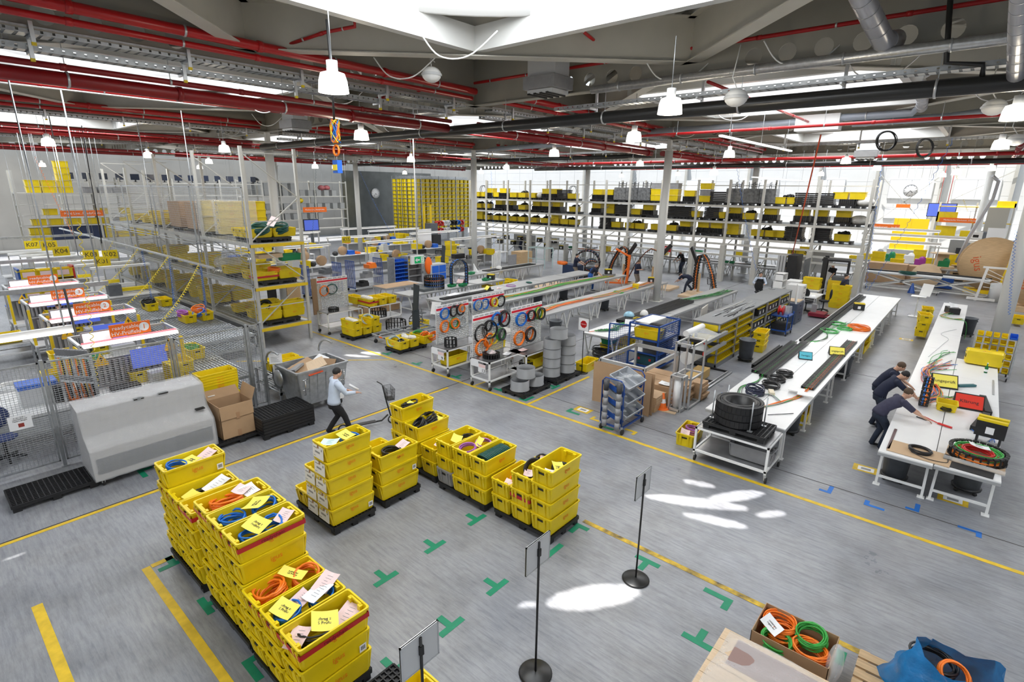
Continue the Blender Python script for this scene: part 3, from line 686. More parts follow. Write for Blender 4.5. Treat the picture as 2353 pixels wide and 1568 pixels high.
# ---------------------------------------------------------------- shrink wrapped machine on castors
def wrapped():
    r=T('wrapped_machine','machine wrapped in clear stretch film on castors before the fence','machine',(-12.75,2.85,0))
    prof=[(.52,.16),(.52,.78),(.18,.98),(.12,1.50),(-.48,1.56),(-.52,.16)]
    P('cabinet',MB().prism([(x,-1.12,z) for x,z in prof],(0,2.24,0)),mat('machine_grey',(.47,.45,.44),.55),r,'pale grey cabinet')
    mb=MB(); mb.box(.53,.535,-1.06,1.06,.30,.62); P('panel',mb,mat('dark_panel',(.10,.10,.11),.5),r)
    fm=MB(); n=26; vs=[]
    pr=[(.535,.14),(.545,.46),(.535,.80),(.38,.90),(.2,1.0),(.16,1.25),(.135,1.515),(-.2,1.56),(-.49,1.58)]
    for i in range(n+1):
        y=-1.14+2.28*i/n
        for j,(x,z) in enumerate(pr): q=.012*sin(i*1.7+j*2.1)+U(-.008,.008); vs.append((x+.012+q,y,z+.012+q))
    m=len(pr); fm.add(vs,[(i*m+j,i*m+j+1,(i+1)*m+j+1,(i+1)*m+j) for i in range(n) for j in range(m-1)],True)
    for y in (-1.14,1.14): fm.add([(x*1.02,y,z*1.005) for x,z in prof],[tuple(range(6))])
    P('stretch_film',fm,FILM,r)
    for x in (-.42,.42):
        for y in (-1.0,1.0):
            c=P('castor',MB().bar((x,y,.16),(x,y,.07),.06),ALU,r); w=MB(); w.lathe([(0,-.015),(.06,-.015),(.06,.015),(0,.015)],14); w.xf(MV(x,y,.06)@Matrix.Rotation(PI/2,4,'X')); P('wheel',w,RUB,c)
    for y,z,x in ((-.1,1.5,.10),(.35,1.5,.1),(.95,1.0,.3)): P('handle',MB().box(x-.05,x+.06,y-.09,y+.09,z,z+.02),DRK,r)
wrapped()
# ---------------------------------------------------------------- open cardboard box
def carton(loc,l,label,w=.62,d=.62,h=.85,rz=0,flaps=True,name='cardboard_box'):
    r=T(name,label,'cardboard box',loc,rz); t=.008; mb=MB(); a,b=w/2,d/2
    for x0,x1,y0,y1,z0,z1 in ((-a,a,-b,-b+t,0,h),(-a,a,b-t,b,0,h),(-a,-a+t,-b,b,0,h),(a-t,a,-b,b,0,h),(-a,a,-b,b,0,t)): mb.box(x0,x1,y0,y1,z0,z1)
    P('body',mb,CARD,r)
    if flaps:
        P('flap',MB().bar((0,b,h),(0,b+.10,h+.27),w,t,up=(0,-1,.3)),CARD,r); P('flap',MB().bar((-a,0,h),(-a-.22,0,h+.16),d,t),CARD,r)
        P('flap',MB().bar((0,-b,h),(0,-b-.02,h-.30),w,t,up=(0,1,.05)),CARD,r); P('flap',MB().bar((a+.005,0,h),(a+.02,0,h-.32),d,t,up=(1,0,0)),CARD,r)
        P('tape',MB().box(a+.021,a+.024,-.03,.05,h-.36,h-.2),mat('parcel_tape',(.38,.22,.12),.4),r); P('tape',MB().box(a,a+.004,-.03,.05,0,.16),MATS['parcel_tape'],r)
        P('label_sheet',MB().box(-a-.2,-a-.05,-b+.05,-b+.2,h+.06,h+.07).xf(Matrix.Identity(4)),PAP,r)
    else: P('lid',MB().box(-a,a,-b,b,h,h+t),CARD,r); P('tape',MB().box(-.03,.03,-b,b,h+t,h+t+.002),CARDD,r)
    return r
carton((-12.62,4.5,.152),0,'open brown cardboard box on a black pallet beside the wrapped machine',.66,.74,.80)
O('packing_foam',MB().ell((0,0,.1),.22,.25,.12),BLK,'black packing inside the open cardboard box','packing',(-12.62,4.5,.46))
for k in range(8):
    z=.0+.30*min(k,3)+.065*max(0,k-3); crate((-13.45,4.55,z),.02,'%s yellow crate of the nested pile behind the cardboard box'%('topmost' if k==7 else 'lowest' if k==0 else ORD[k]+' from the floor'))
# ---------------------------------------------------------------- galvanised waste container
def container():
    r=T('waste_container','galvanised steel waste container full of cardboard, lid swung open','waste container',(-13.05,6.85,0)); mb=MB()
    X0,X1,Y0,Y1=.46,.56,.62,.74; zb,zt=.25,1.22
    o0=rring(X0,Y0,zb,.08,4);o1=rring(X1,Y1,zt-.05,.06,4);o2=rring(X1+.03,Y1+.03,zt-.04,.06,4);o3=rring(X1+.03,Y1+.03,zt,.06,4);i3=rring(X1-.03,Y1-.03,zt,.06,4);i0=rring(X0-.03,Y0-.03,zb+.03,.06,4)
    loft(mb,[o0,o1,o2,o3,i3,i0],True,True)
    for y in (-.35,-.12,.12,.35): mb.prism([(X0-.005,y-.05,zb+.1),(X0-.005,y+.05,zb+.1),(X1-.008,y+.05,zt-.15),(X1-.008,y-.05,zt-.15)],(.022,0,0))
    P('tub',mb,GALV,r); P('sticker',MB().bar((X1+.012,-.42,zt-.13),(X1+.012,-.02,zt-.10),.07,.012,up=(0,0,1)),mat('orange_red',(.85,.09,.01),.5),r,'bright orange sticker')
    for sy in (-1,1):
        mb=MB(); mb.tube([(X1-.01,sy*.56,zt-.22),(X1+.07,sy*.56,zt-.25),(X1+.05,sy*.56,zt-.62),(X1-.03,sy*.56,zt-.64)],.014,8); mb.tube([(X1-.01,sy*.44,zt-.22),(X1+.03,sy*.62,zt-.22)],.01,6); mb.tube([(X1-.03,sy*.44,zt-.5),(X1+.0,sy*.62,zt-.5)],.01,6); P('handle',mb,CHR,r)
        P('bracket',MB().box(X0-.02,X0+.07,sy*.5-.06,sy*.5+.06,.18,.33),WHP,r)
        lid=MB(); n=14; pts=[(-.56+.55*cos(PI-PI*.62*i/n)+.1,sy*.78,zt-.05+.42*sin(PI-PI*.62*i/n)) for i in range(n+1)]
        for a,b in zip(pts,pts[1:]): lid.bar(a,b,.05,.03)
        P('lid_arm',lid,GALV,r)
    lid=MB(); pr=[(-.50-.28*sin(t),zt-.35+.36*cos(t)) for t in (PI*.95*i/10 for i in range(11))]
    vs=[(x,y,z) for y in (-.76,.76) for x,z in pr]; n=len(pr); lid.add(vs,[(i,i+1,n+i+1,n+i) for i in range(n-1)],True); P('lid',lid,GALV,r)
    mb=MB(); 
    for sy in (-.81,): mb.lathe([(0,0),(.22,0),(.24,.02),(.22,.05),(0,.06)],20,(0,0,0)); mb.xf(MV(-.32,sy+.03,zt-.32)@Matrix.Rotation(PI/2,4,'X'))
    P('side_plate',mb,GALV,r)
    for x in (-.36,.36):
        for y in (-.5,.5):
            c=P('castor',MB().bar((x,y,.26),(x+.03,y,.1),.07),BLK,r); w=MB(); w.lathe([(0,-.025),(.1,-.025),(.1,.025),(0,.025)],16); w.xf(MV(x+.04,y,.1)@Matrix.Rotation(PI/2,4,'X')); P('wheel',w,RUB,c)
container()
for i,(x,y,z,rx,ry,rz,w,d,m,l) in enumerate(((-13.1,6.6,1.12,.25,.25,.2,.5,.75,CARD,'long brown cardboard sheet in the waste container'),(-12.95,6.85,1.16,.3,.3,-.2,.42,.6,WOODL,'pale cardboard sheet leaning in the waste container'),(-13.2,7.15,1.15,.5,.2,.3,.36,.42,PAP,'white printed carton in the waste container'),(-12.95,7.25,1.14,.4,.1,.8,.4,.3,CARDD,'brown flap of cardboard in the waste container'),(-13.2,6.4,1.13,.2,-.3,.4,.4,.4,GRY,'grey cardboard piece in the waste container'))):
    o=O('cardboard_sheet',MB().box(-w/2,w/2,-d/2,d/2,-.03,.03),m,l,'cardboard',(x,y,z)); o.rotation_euler=(rx,ry,rz)
# ---------------------------------------------------------------- people
def ik(a,b,l1,l2,pole):
    a=Vector(a);b=Vector(b);d=b-a;L=d.length
    if L>=l1+l2-.002: b=a+d.normalized()*(l1+l2-.004); d=b-a; L=d.length
    c=(l1*l1+L*L-l2*l2)/(2*l1*L); h=l1*math.sqrt(max(0,1-c*c)); t=d/L; p=Vector(pole); p=(p-t*p.dot(t)).normalized()
    return a+t*(l1*c)+p*h,b
def skin_part(name,vs,es,m,parent,sub=1,label=None):
    me=bpy.data.meshes.new(name); me.from_pydata([v[0] for v in vs],es,[]); me.materials.append(m)
    o=link(bpy.data.objects.new(name,me),parent); md=o.modifiers.new('skin','SKIN'); md.use_smooth_shade=True
    for i,v in enumerate(vs):
        r=v[1]; me.skin_vertices[0].data[i].radius=(r if isinstance(r,tuple) else (r,r)); me.skin_vertices[0].data[i].use_root=(i==0)
    s=o.modifiers.new('smooth','SUBSURF'); s.levels=sub; s.render_levels=sub
    if label: o['label']=label
    return o
def person(label,loc,rz,lean=0,wl=(-.24,.10,.86),wr=(.24,.10,.86),al=(-.10,0,.09),ar=(.10,0,.09),pz=.95,look=0,top=NAVY,legs=JEAN,hair=HAIRB,sleeve=.55,arm=None,vest=None,shoe=BLKCL,fingers=False,seat=False,bend=0,bib=None):
    """stands facing +y; lean = forward pitch of the trunk in degrees; wl/wr wrists, al/ar ankles as offsets in the person's frame"""
    root=T('person',label,'person',loc,rz); py=-.32*sin(rad(lean)) if not seat else 0; pel=V3(0,py,pz)
    def tr(v,a):
        v=Vector(v); c,s=cos(rad(a)),sin(rad(a)); return pel+V3(v.x,v.y*c+v.z*s,-v.y*s+v.z*c)
    wa=tr((0,.0,.18),lean*.7); ch=tr((0,0,.36),lean); nk=tr((0,-.01,.53),lean+bend*.4); h0=nk+tr((0,.02,.07),lean+bend+look)-pel; h1=nk+tr((0,.035,.15),lean+bend+look)-pel; h2=nk+tr((0,.015,.25),lean+bend+look)-pel
    J={}; vs=[(pel,.085),(wa,.08),(ch,.085),(nk,.057),(h0,.066),(h1,(.082,.098)),(h2,.062)]; es=[(0,1),(1,2),(2,3),(3,4),(4,5),(5,6)]
    def ring(v,an,rx,ry,n=16):
        c=tr(v,an); k,q=cos(rad(an)),sin(rad(an)); return [tuple(c+V3(rx*cos(t),ry*sin(t)*k,-ry*sin(t)*q)) for t in (2*PI*i/n for i in range(n))]
    tb=MB(); TR=[((0,0,-.06),lean*.3,.194,.150),((0,0,-.0),lean*.4,.188,.144),((0,0,.12),lean*.62,.166,.124),((0,0,.26),lean*.85,.178,.128),((0,0,.38),lean,.194,.128),((0,-.005,.46),lean,.180,.108),((0,-.01,.51),lean,.120,.085),((0,-.01,.545),lean,.068,.066)]
    loft(tb,[ring(*q) for q in TR],True,True,True)
    lb=MB(); loft(lb,[ring((0,0,-.17),0,.165,.135),ring((0,0,-.10),0,.188,.146),ring((0,0,-.03),lean*.3,.186,.142),ring((0,0,.03),lean*.45,.170,.126)],True,True,True)
    for sx,w,a in ((-1,wl,al),(1,wr,ar)):
        sh=tr((sx*.185,0,.47),lean); el,wr_=ik(sh,w,.30,.26,(sx*.5,-.6,-.5)); n=len(vs)
        vs+=[(sh,.062),(el,.042),(wr_,.030)]; es+=[(2,n),(n,n+1),(n+1,n+2)]; d=(wr_-el).normalized(); pm=wr_+d*.06; vs.append((pm,(.036,.022))); es.append((n+2,n+3))
        side=d.cross(V3(0,0,1)); side=side.normalized() if side.length>.1 else V3(0,1,0); dn=V3(0,0,-1)
        if fingers:
            for k,(o,l) in enumerate(((-.030,.065),(-.010,.082),(.010,.078),(.028,.062))):
                m=len(vs); b=pm+d*.028+side*o; vs+=[(b,.0095),(b+d*l*.55+dn*.012,.0088),(b+d*l*.9+dn*.034,.0075)]; es+=[(n+3,m),(m,m+1),(m+1,m+2)]
            m=len(vs); b=pm-d*.01-side*sx*.034; vs+=[(b,.011),(b-side*sx*.022+d*.035+dn*.006,.0095)]; es+=[(n+3,m),(m,m+1)]
        else:
            m=len(vs); vs.append((pm+d*.085+dn*.02,(.030,.014))); es.append((n+3,m))
        s0=tr((sx*.12,0,.45),lean); q=[s0,sh,(sh*.6+el*.4)]; rr=[.075,.084,.072]
        if sleeve>.62: q+=[el,el+(wr_-el)*.5,el+(wr_-el)*.93]; rr+=[.058,.050,.043]
        else: q+=[sh+(el-sh)*min(1,sleeve*1.7)]; rr+=[.066]
        tb.tube(q,rr,10)
        hp=pel+V3(sx*.095,0,-.04); kn,an=ik(hp,a,.43,.42,(sx*.12,1,.1) if not seat else (0,1,.6)); n=len(vs); vs+=[(hp,.06),(kn,.05),(an,.042)]; es+=[(0,n),(n,n+1),(n+1,n+2)]
        lb.tube([hp+V3(-sx*.01,0,.03),hp+V3(0,0,-.08),hp*.5+kn*.5,kn,kn*.5+an*.5,an+V3(0,0,-.03)],[.10,.103,.088,.070,.064,.056],10)
        f=Vector(((an-V3(0,0,0)).x,an.y,an.z)); sv=[(f+V3(0,-.03,-.02),(.045,.045)),(f+V3(sx*.01,.10,-.045),(.045,.035)),(f+V3(sx*.015,.19,-.055),(.04,.026))]; skin_part('shoe',sv,[(0,1),(1,2)],shoe,root)
    skin_part('body',vs,es,SKIN,root); P('shirt',tb,top,root); P('trousers',lb,legs,root)
    if arm: pass
    if vest:
        vb=MB(); loft(vb,[ring(v,an,rx+.012,ry+.012) for v,an,rx,ry in TR[:6]],True,False,True); P('vest',vb,vest,root)
    if bib:
        bb=MB(); loft(bb,[ring(v,an,rx+.01,ry+.01) for v,an,rx,ry in TR[:3]],True,False,True); P('bib',bb,bib,root)
        for sx in (-1,1):
            mb=MB(); mb.tube([wa+V3(sx*.10,-.10,0),tr((sx*.11,-.13,.36),lean),tr((sx*.10,0,.51),lean),tr((sx*.09,.12,.36),lean)],.016,6); P('strap',mb,bib,root)
    up=(h2-h0).normalized(); fx=V3(1,0,0); fy=up.cross(fx).normalized()
    M=Matrix((( fx.x,fy.x,up.x,h1.x),(fx.y,fy.y,up.y,h1.y),(fx.z,fy.z,up.z,h1.z),(0,0,0,1)))
    P('head',MB().ell((0,.0,-.002),.078,.098,.122,14,10).xf(M),SKIN,root); hm=MB(); hm.ell((0,-.022,.042),.088,.100,.098,14,10); hm.xf(M); P('hair',hm,hair,root)
    for sx in (-1,1):
        P('ear',MB().ell((sx*.08,.0,-.01),.012,.022,.032,8,6).xf(M),SKIN,root); P('eye',MB().ell((sx*.034,.086,.015),.013,.008,.009,8,6).xf(M),TXT,root); P('eyebrow',MB().box(sx*.034-.02,sx*.034+.02,.080,.094,.034,.041).xf(M),hair,root)
    P('nose',MB().ell((0,.098,-.014),.013,.02,.024,8,6).xf(M),SKIN,root); P('mouth',MB().ell((0,.086,-.054),.026,.008,.007,8,5).xf(M),mat('lips',(.42,.16,.13),.5),root)
    return root
def facing(dx,dy): return math.atan2(-dx,dy)
person('man in light blue shirt and black trousers walking with a basket scooter',(-10.85,6.2,0),facing(.25,1),8,(-.16,.34,1.06),(.20,.42,1.10),(-.10,-.22,.16),(.10,.28,.09),.93,6,SHIRT,BLKCL,HAIRD,1,fingers=True)
person('man in slate polo shirt leaning on the wide white table',(-.80,14.45,0),facing(1,.55),48,(-.22,.62,.92),(.26,.60,.92),(-.10,-.25,.09),(.11,-.15,.09),.93,-22,NAVY2,JEAN,HAIRB,.5,fingers=True)
person('man in navy T-shirt with black hair bending over the cables',(-1.02,15.75,0),facing(1,.35),34,(-.18,.55,.98),(.20,.55,.98),(-.10,-.22,.09),(.11,-.12,.09),.94,14,NAVY,JEAN,HAIRD,.45,fingers=True)
person('brown haired worker half hidden behind the black haired man',(-1.15,16.45,0),facing(1,.1),30,(-.18,.52,.98),(.20,.52,.98),(-.10,-.1,.09),(.11,-.1,.09),.94,8,NAVY,JEAN,HAIRB,.45)
person('man in navy waistcoat striding between the forklift and the long table',(-4.95,32.4,0),facing(.8,-.25),3,(-.25,.14,.86),(.26,-.02,.86),(-.10,-.2,.12),(.10,.2,.09),.93,0,NAVY,JEAN,HAIRD,.5,vest=NAVY2)
person('man in black waistcoat and light blue sleeves sitting behind the fan',(-8.75,31.0,0),facing(.4,-1),4,(-.22,.35,.98),(.24,.30,.98),(-.12,.42,.09),(.12,.44,.09),.78,0,SHIRT,BLKCL,HAIRD,1,vest=BLKCL,seat=True)
person('man in dark clothes bending far down over the cable chain',(-12.6,30.1,0),facing(-.9,.2),78,(-.10,.62,.62),(.16,.66,.6),(-.10,-.05,.09),(.12,-.42,.3),.93,0,NAVY,JEAN,HAIRD,.5)
person('man in navy T-shirt and tan trousers looking at his hands near the chain arc',(-15.6,29.8,0),facing(1,-.1),4,(-.10,.32,1.16),(.14,.34,1.18),top=NAVY,legs=TANCL,hair=HAIRB,look=18)
person('bald man in blue bib overalls working at the narrow table',(-17.0,27.0,0),facing(.7,.5),26,(-.1,.5,.95),(.2,.52,.92),top=NAVY,legs=BLUCL,hair=HAIRG,look=10,bib=BLUCL)
person('man in navy shirt reaching toward the round chain bundle',(-20.0,29.6,0),facing(1,.3),8,(-.1,.5,1.15),(.15,.5,1.1),top=NAVY,legs=TANCL,hair=HAIRD)
person('worker in black at the rear table behind the rack post',(-16.1,37.4,0),facing(-.6,-1),24,(-.16,.45,1.0),(.2,.45,1.0),top=BLKCL,legs=JEAN,hair=HAIRD)
person('worker in black with crossed arms behind the rear benches',(-9.0,37.9,0),facing(.2,-1),10,(-.12,.25,1.12),(.1,.28,1.1),top=BLKCL,legs=JEAN,hair=HAIRD)
person('worker in black holding up a white sheet at the rear bench',(-6.35,36.9,0),facing(-.7,-1),8,(-.35,.42,1.0),(.2,.3,1.05),top=BLKCL,legs=JEAN,hair=HAIRB)
person('worker in navy with yellow gloves at the far end by the column',(-30.9,36.9,0),facing(.6,.6),10,(-.12,.4,1.0),(.2,.42,1.0),top=NAVY,legs=JEAN,hair=HAIRD)
person('worker in navy seen from behind beside the white board',(-28.3,37.8,0),facing(-.2,1),4,top=NAVY,legs=JEAN,hair=HAIRD)
person('worker in dark top seated below the orange line sign',(-33.3,23.3,0),facing(-.6,.6),10,(-.15,.4,1.0),(.2,.4,1.0),(-.12,.40,.09),(.12,.42,.09),.62,10,NAVY,JEAN,HAIRD,.9,seat=True)
person('worker in black in front of the blue screen',(-38.6,19.6,0),facing(-1,.2),6,(-.15,.4,1.0),(.2,.4,1.0),top=BLKCL,legs=JEAN,hair=HAIRD)
person('dark haired worker bent at the high voltage test cell two',(-20.9,3.0,0),facing(-1,.1),22,(-.15,.45,.95),(.2,.45,.95),top=BLKCL,legs=JEAN,hair=HAIRD)
person('dark haired worker seated at the high voltage test cell three',(-24.4,3.5,0),facing(-1,.1),20,(-.15,.45,.95),(.2,.45,.95),top=BLKCL,legs=JEAN,hair=HAIRB)
# ---- scooter with basket pushed by the walking man
def scooter(loc,rz,l):
    r=T('kick_scooter',l,'scooter',loc,rz); BM=mat('black_metal',(.02,.02,.02),.35,metal=.3)
    mb=MB(); mb.tube([(0,-.55,.12),(0,.35,.12),(0,.52,.25)],.022,8); mb.box(-.07,.07,-.5,.2,.125,.145); P('deck',mb,BM,r)
    P('stem',MB().tube([(0,.58,.22),(0,.50,.6),(0,.42,1.05)],.018,8),BM,r); P('handlebar',MB().tube([(-.26,.36,1.08),(-.1,.42,1.06),(.1,.42,1.06),(.26,.36,1.08)],.015,8),BM,r)
    for y in (.62,-.62):
        w=MB(); w.tube([(0,y+.10*cos(t),.105+.10*sin(t)) for t in (2*PI*i/20 for i in range(20))],.018,6,True); P('wheel',w,RUB,r)
    b=MB()
    for k in range(9): x=-.19+.38*k/8; b.bar((x*.8,.66,.68),(x,.68,.98),.005); b.bar((x*.8,.50,.68),(x,.48,.98),.005)
    for k in range(6): y=.50+.16*k/5; b.bar((-.15,y,.68),(-.19,y,.98),.005); b.bar((.15,y,.68),(.19,y,.98),.005)
    for z,s in ((.68,.8),(.78,.87),(.88,.93),(.98,1)): b.tube([(-.19*s,.49,z),(.19*s,.49,z),(.19*s,.67,z),(-.19*s,.67,z)],.004,5,True)
    b.box(-.15,.15,.5,.66,.675,.685); P('basket',b,BM,r); return r
scooter((-10.72,6.95,0),facing(.35,1),'black kick scooter with a wire basket beside the walking man')
scooter((-10.9,29.9,0),.6,'black kick scooter with a basket parked in the aisle behind the long tables')
o=O('paper_roll',MB().cyl((0,0,0),.028,.26,12),PAP,'rolled white paper held by the walking man','paper',(-10.62,6.68,1.12)); o.rotation_euler=(.9,0,-.4)
o=O('paper',MB().box(-.2,.2,-.003,.003,-.28,.28),PAP,'white sheet held by the worker at the rear bench','paper',(-6.6,36.55,1.0)); o.rotation_euler=(.3,.4,.5)
# ---------------------------------------------------------------- peg board trolleys
def castors(r,pts,rr=.065):
    for x,y in pts:
        c=P('castor',MB().bar((x,y,rr*2+.05),(x+.02,y,rr),.045),ALU,r); w=MB(); w.lathe([(0,-.016),(rr,-.016),(rr,.016),(0,.016)],16); w.xf(MV(x+.03,y,rr)@Matrix.Rotation(PI/2,4,'Y')); P('wheel',w,RUB,c)
def frame_trolley(name,label,loc,w,l,h,low=.26,cat='trolley',rz=0):
    r=T(name,label,cat,loc,rz); s=.045; mb=MB()
    for z in (low,h-s):
        for a,b in (((s/2,0),(s/2,l)),((w-s/2,0),(w-s/2,l)),((0,s/2),(w,s/2)),((0,l-s/2),(w,l-s/2))): mb.bar((*a,z+s/2),(*b,z+s/2),s,s)
    P('frame',mb,WHP,r)
    for x in (s/2,w-s/2):
        for y in (s/2,l-s/2): P('leg',MB().box(x-s/2,x+s/2,y-s/2,y+s/2,.17,h-s),WHP,r)
    P('shelf',MB().box(s,w-s,s,l-s,low+.01,low+.03),SHT,r); P('table_top',MB().box(.01,w-.01,.01,l-.01,h-.012,h),SHT,r)
    castors(r,[(s/2,s/2),(w-s/2,s/2),(s/2,l-s/2),(w-s/2,l-s/2)]); return r
def pegboard(r,x,y0,y1,z0,z1,num=None):
    b=MB(); p=.062; t=.003; zt=z1-.2
    for i in range(int((y1-y0)/p)+1): y=y0+p*i; b.box(x-t,x+t,y,min(y1,y+.026),z0,zt)
    for i in range(int((zt-z0)/p)+1): z=z0+p*i; b.box(x-t,x+t,y0,y1,z,min(zt,z+.026))
    P('perforated_board',b,WHP,r); P('header',MB().box(x-.008,x+.012,y0,y1,zt,z1),PAP,r); P('stripe',MB().box(x+.012,x+.015,y0,y1,zt+.03,zt+.10),mat('bright_red',(.68,.01,.03),.45),r)
    h=MB(); [h.box(x+.012,x+.014,y0+.06+.025*i,y0+.075+.025*i,z1-.075,z1-.03) for i in range(int((y1-y0-.12)/.025)) if i%9<7]; P('lettering',h,GRY,r)
    for y in (y0+.02,y1-.02): P('post',MB().box(x-.03,x-.005,y-.02,y+.02,.3,z1),WHP,r)
def tro_sign(r,n,x,y=-.012):
    P('label_sheet',MB().box(x,x+.30,y-.004,y,.66,.86),PAP,r); P('number_plate',MB().box(x+.30,x+.60,y-.006,y-.002,.52,.78),PAP,r); P('pink_slip',MB().box(x+.33,x+.60,y-.009,y-.006,.68,.78),PINK,r); text(n,.15,TXT,r,(x+.52,y-.012,.585),FACE['-y'],'number')
def peg(r,x,y,z): P('peg',MB().bar((x,y,z),(x+.22,y,z+.02),.014),CHR,r)
def hang(r,L,x,y,z,items):
    """coils hung side by side on one peg of trolley r at local (y,z)"""
    peg(r,x,y,z)
    for i,(R_,m,l,n,rr) in enumerate(items): coil((L[0]+x+.05+.07*i,L[1]+y,z-R_+.02+rr),m,l,R_,rr,n,.05,(U(-.1,.1),PI/2,U(-.12,.12)),seed=i)
L9=(-12.8,10.83,0); t9=frame_trolley('trolley','white peg board trolley numbered nine with a yellow crate below',L9,.78,1.72,.88); pegboard(t9,.0,.25,1.70,.9,2.16); tro_sign(t9,'9',.03)
for y,z,it in ((.55,2.02,[(.17,BLUC,'thin blue coil at the top corner of trolley nine',6,.010)]),(.95,2.04,[(.17,BKC,'first black coil at the top of trolley nine',7,.011)]),(1.27,2.04,[(.17,BKC,'second black coil at the top of trolley nine',7,.011),(.12,ORC,'orange coil tucked behind the black coils of trolley nine',4,.011)]),
  (.53,1.60,[(.18,ORC,'orange coil hanging at the lower corner of trolley nine',8,.014)]),(.95,1.62,[(.17,GRC,'green coil behind an orange one on trolley nine',6,.012),(.16,ORC,'orange coil in front of a green one on trolley nine',7,.013)]),(1.32,1.62,[(.17,GYC,'grey coil with thin wires on trolley nine',8,.009)])): hang(t9,L9,0,y,z,it)
L9b=(-12.8,12.68,0); t9b=frame_trolley('trolley','white peg board trolley behind trolley nine with a tall red headed board',L9b,.78,1.7,.88); pegboard(t9b,.0,.05,1.66,.9,2.24)
for y,z,it in ((.25,2.06,[(.17,BLUC,'blue coil beside a grey one behind trolley nine',7,.012),(.17,GYC,'grey coil beside a blue one behind trolley nine',6,.010)]),(.6,2.05,[(.17,BLUC,'bright blue coil in the sunlight behind trolley nine',9,.009)]),(1.02,2.04,[(.15,REDC,'red coil on the board behind trolley nine',9,.013),(.15,YEC,'yellow coil beside the red coil behind trolley nine',5,.013)]),(1.42,2.05,[(.19,BKC,'tangled black coil at the end of the board behind trolley nine',9,.011)])): hang(t9b,L9b,0,y,z,it)
L13=(-11.0,10.83,0); t13=frame_trolley('trolley','white peg board trolley numbered thirteen with a black chain ring',L13,.80,1.62,.88); pegboard(t13,.0,.12,1.5,.9,2.16); tro_sign(t13,'13',.05)
for y,z,it in ((.38,1.80,[(.25,BKC,'large thin black coil at the corner of trolley thirteen',4,.013)]),(.72,1.88,[(.15,BKC,'small black coil in the middle of trolley thirteen',6,.013),(.27,BKC,'very large black coil in the middle of trolley thirteen',3,.013)]),(1.1,2.06,[(.19,BLUC,'thick bright blue coil on trolley thirteen',11,.012)]),(1.38,2.08,[(.17,REDC,'red coil at the top end of trolley thirteen',7,.012),(.24,BKC,'wide black coil at the far end of trolley thirteen',4,.015)]),
  (.42,1.32,[(.23,ORC,'large orange coil low on trolley thirteen',9,.016)]),(.72,1.46,[(.20,ORC,'second orange coil in the middle of trolley thirteen',7,.015)]),(.98,1.42,[(.16,YEC,'thin yellow coil on trolley thirteen',4,.010)]),(1.28,1.52,[(.18,GRC,'green coil behind a dark grey one on trolley thirteen',7,.012),(.17,mat('dark_grey_cable',(.06,.065,.07),.45),'dark grey coil in front of a green one on trolley thirteen',7,.014)])): hang(t13,L13,0,y,z,it)
L6=(-10.62,12.12,0); t6=frame_trolley('trolley','white peg board trolley numbered six behind the grey rings',L6,.76,1.75,.88); pegboard(t6,.0,.15,1.68,.9,2.24); tro_sign(t6,'6',-.35)
for y,z,it in ((.55,2.0,[(.20,BLUC,'round bright blue coil on trolley six',10,.012)]),(.98,2.02,[(.17,REDC,'red coil behind a black one on trolley six',6,.013),(.16,BKC,'black coil in front of a red one on trolley six',5,.013)]),(1.4,2.04,[(.18,GRC,'green coil at the far end of trolley six',6,.013),(.18,YEC,'yellow coil between green and black on trolley six',4,.013),(.18,BKC,'black coil outermost at the far end of trolley six',5,.013)]),
  (.45,1.40,[(.21,ORC,'orange coil at the near corner of trolley six',9,.016)]),(.95,1.45,[(.20,ORC,'orange coil behind a black one on trolley six',7,.016),(.22,BKC,'shiny black coil in front of an orange one on trolley six',7,.015)])): hang(t6,L6,0,y,z,it)
def chain_ring(loc,label,R_=.24,h=.22,n=14,rot=(0,0,0),m=BLK2,ins=None,turns=1,frac=1.0,w=.03):
    r=T('chain_ring',label,'cable chain',loc); r.rotation_euler=rot; mb=MB()
    for k in range(turns):
        rr=R_-k*(w+.02)
        for i in range(int(n*frac)):
            a=2*PI*i/n; a2=2*PI*(i+.85)/n
            for z in (0,h): mb.bar((rr*cos(a),rr*sin(a),z),(rr*cos(a2),rr*sin(a2),z),w,.03)
            am=(a+a2)/2; mb.bar((rr*cos(am),rr*sin(am),0),(rr*cos(am),rr*sin(am),h),w*.8,.03,up=(1,0,0))
    P('links',mb,m,r)
    if ins:
        for q,mm in enumerate(ins):
            cb=MB(); z=h*(q+1)/(len(ins)+1); cb.tube([((R_-.0)*cos(2*PI*frac*i/30),(R_-.0)*sin(2*PI*frac*i/30),z) for i in range(31)],.016,6); P('cable',cb,mm,r)
    return r
chain_ring((-12.32,11.25,.885),'open black chain ring standing on trolley nine',.19,.26,10)
chain_ring((-10.55,11.28,.885),'flat black chain ring with a plastic bag on trolley thirteen',.24,.13,20,turns=2,w=.06)
O('plastic_bag',MB().ell((0,0,.09),.16,.14,.11,12,8),PLASTIC,'clear plastic bag with pink slip inside the chain ring of trolley thirteen','bag',(-10.55,11.28,.93)); paper((-10.5,11.3,1.0),(.4,.3,.3),'pink slip in the plastic bag on trolley thirteen',PINK,.2,.22); paper((-10.4,11.85,.89),(0,0,.3),'white sheet on trolley thirteen',PAP); paper((-10.3,12.5,.89),(0,0,.1),'pink sheet on trolley six',PINK)
crate((-12.35,11.4,.30),0,'yellow crate on the lower shelf of trolley nine'); crate((-12.35,13.3,.30),0,'yellow crate under the board behind trolley nine'); crate((-10.2,13.1,.30),0,'yellow crate low on trolley six'); chain_ring((-10.25,12.6,.30),'black chain ring on the lower shelf of trolley six',.22,.2,16)
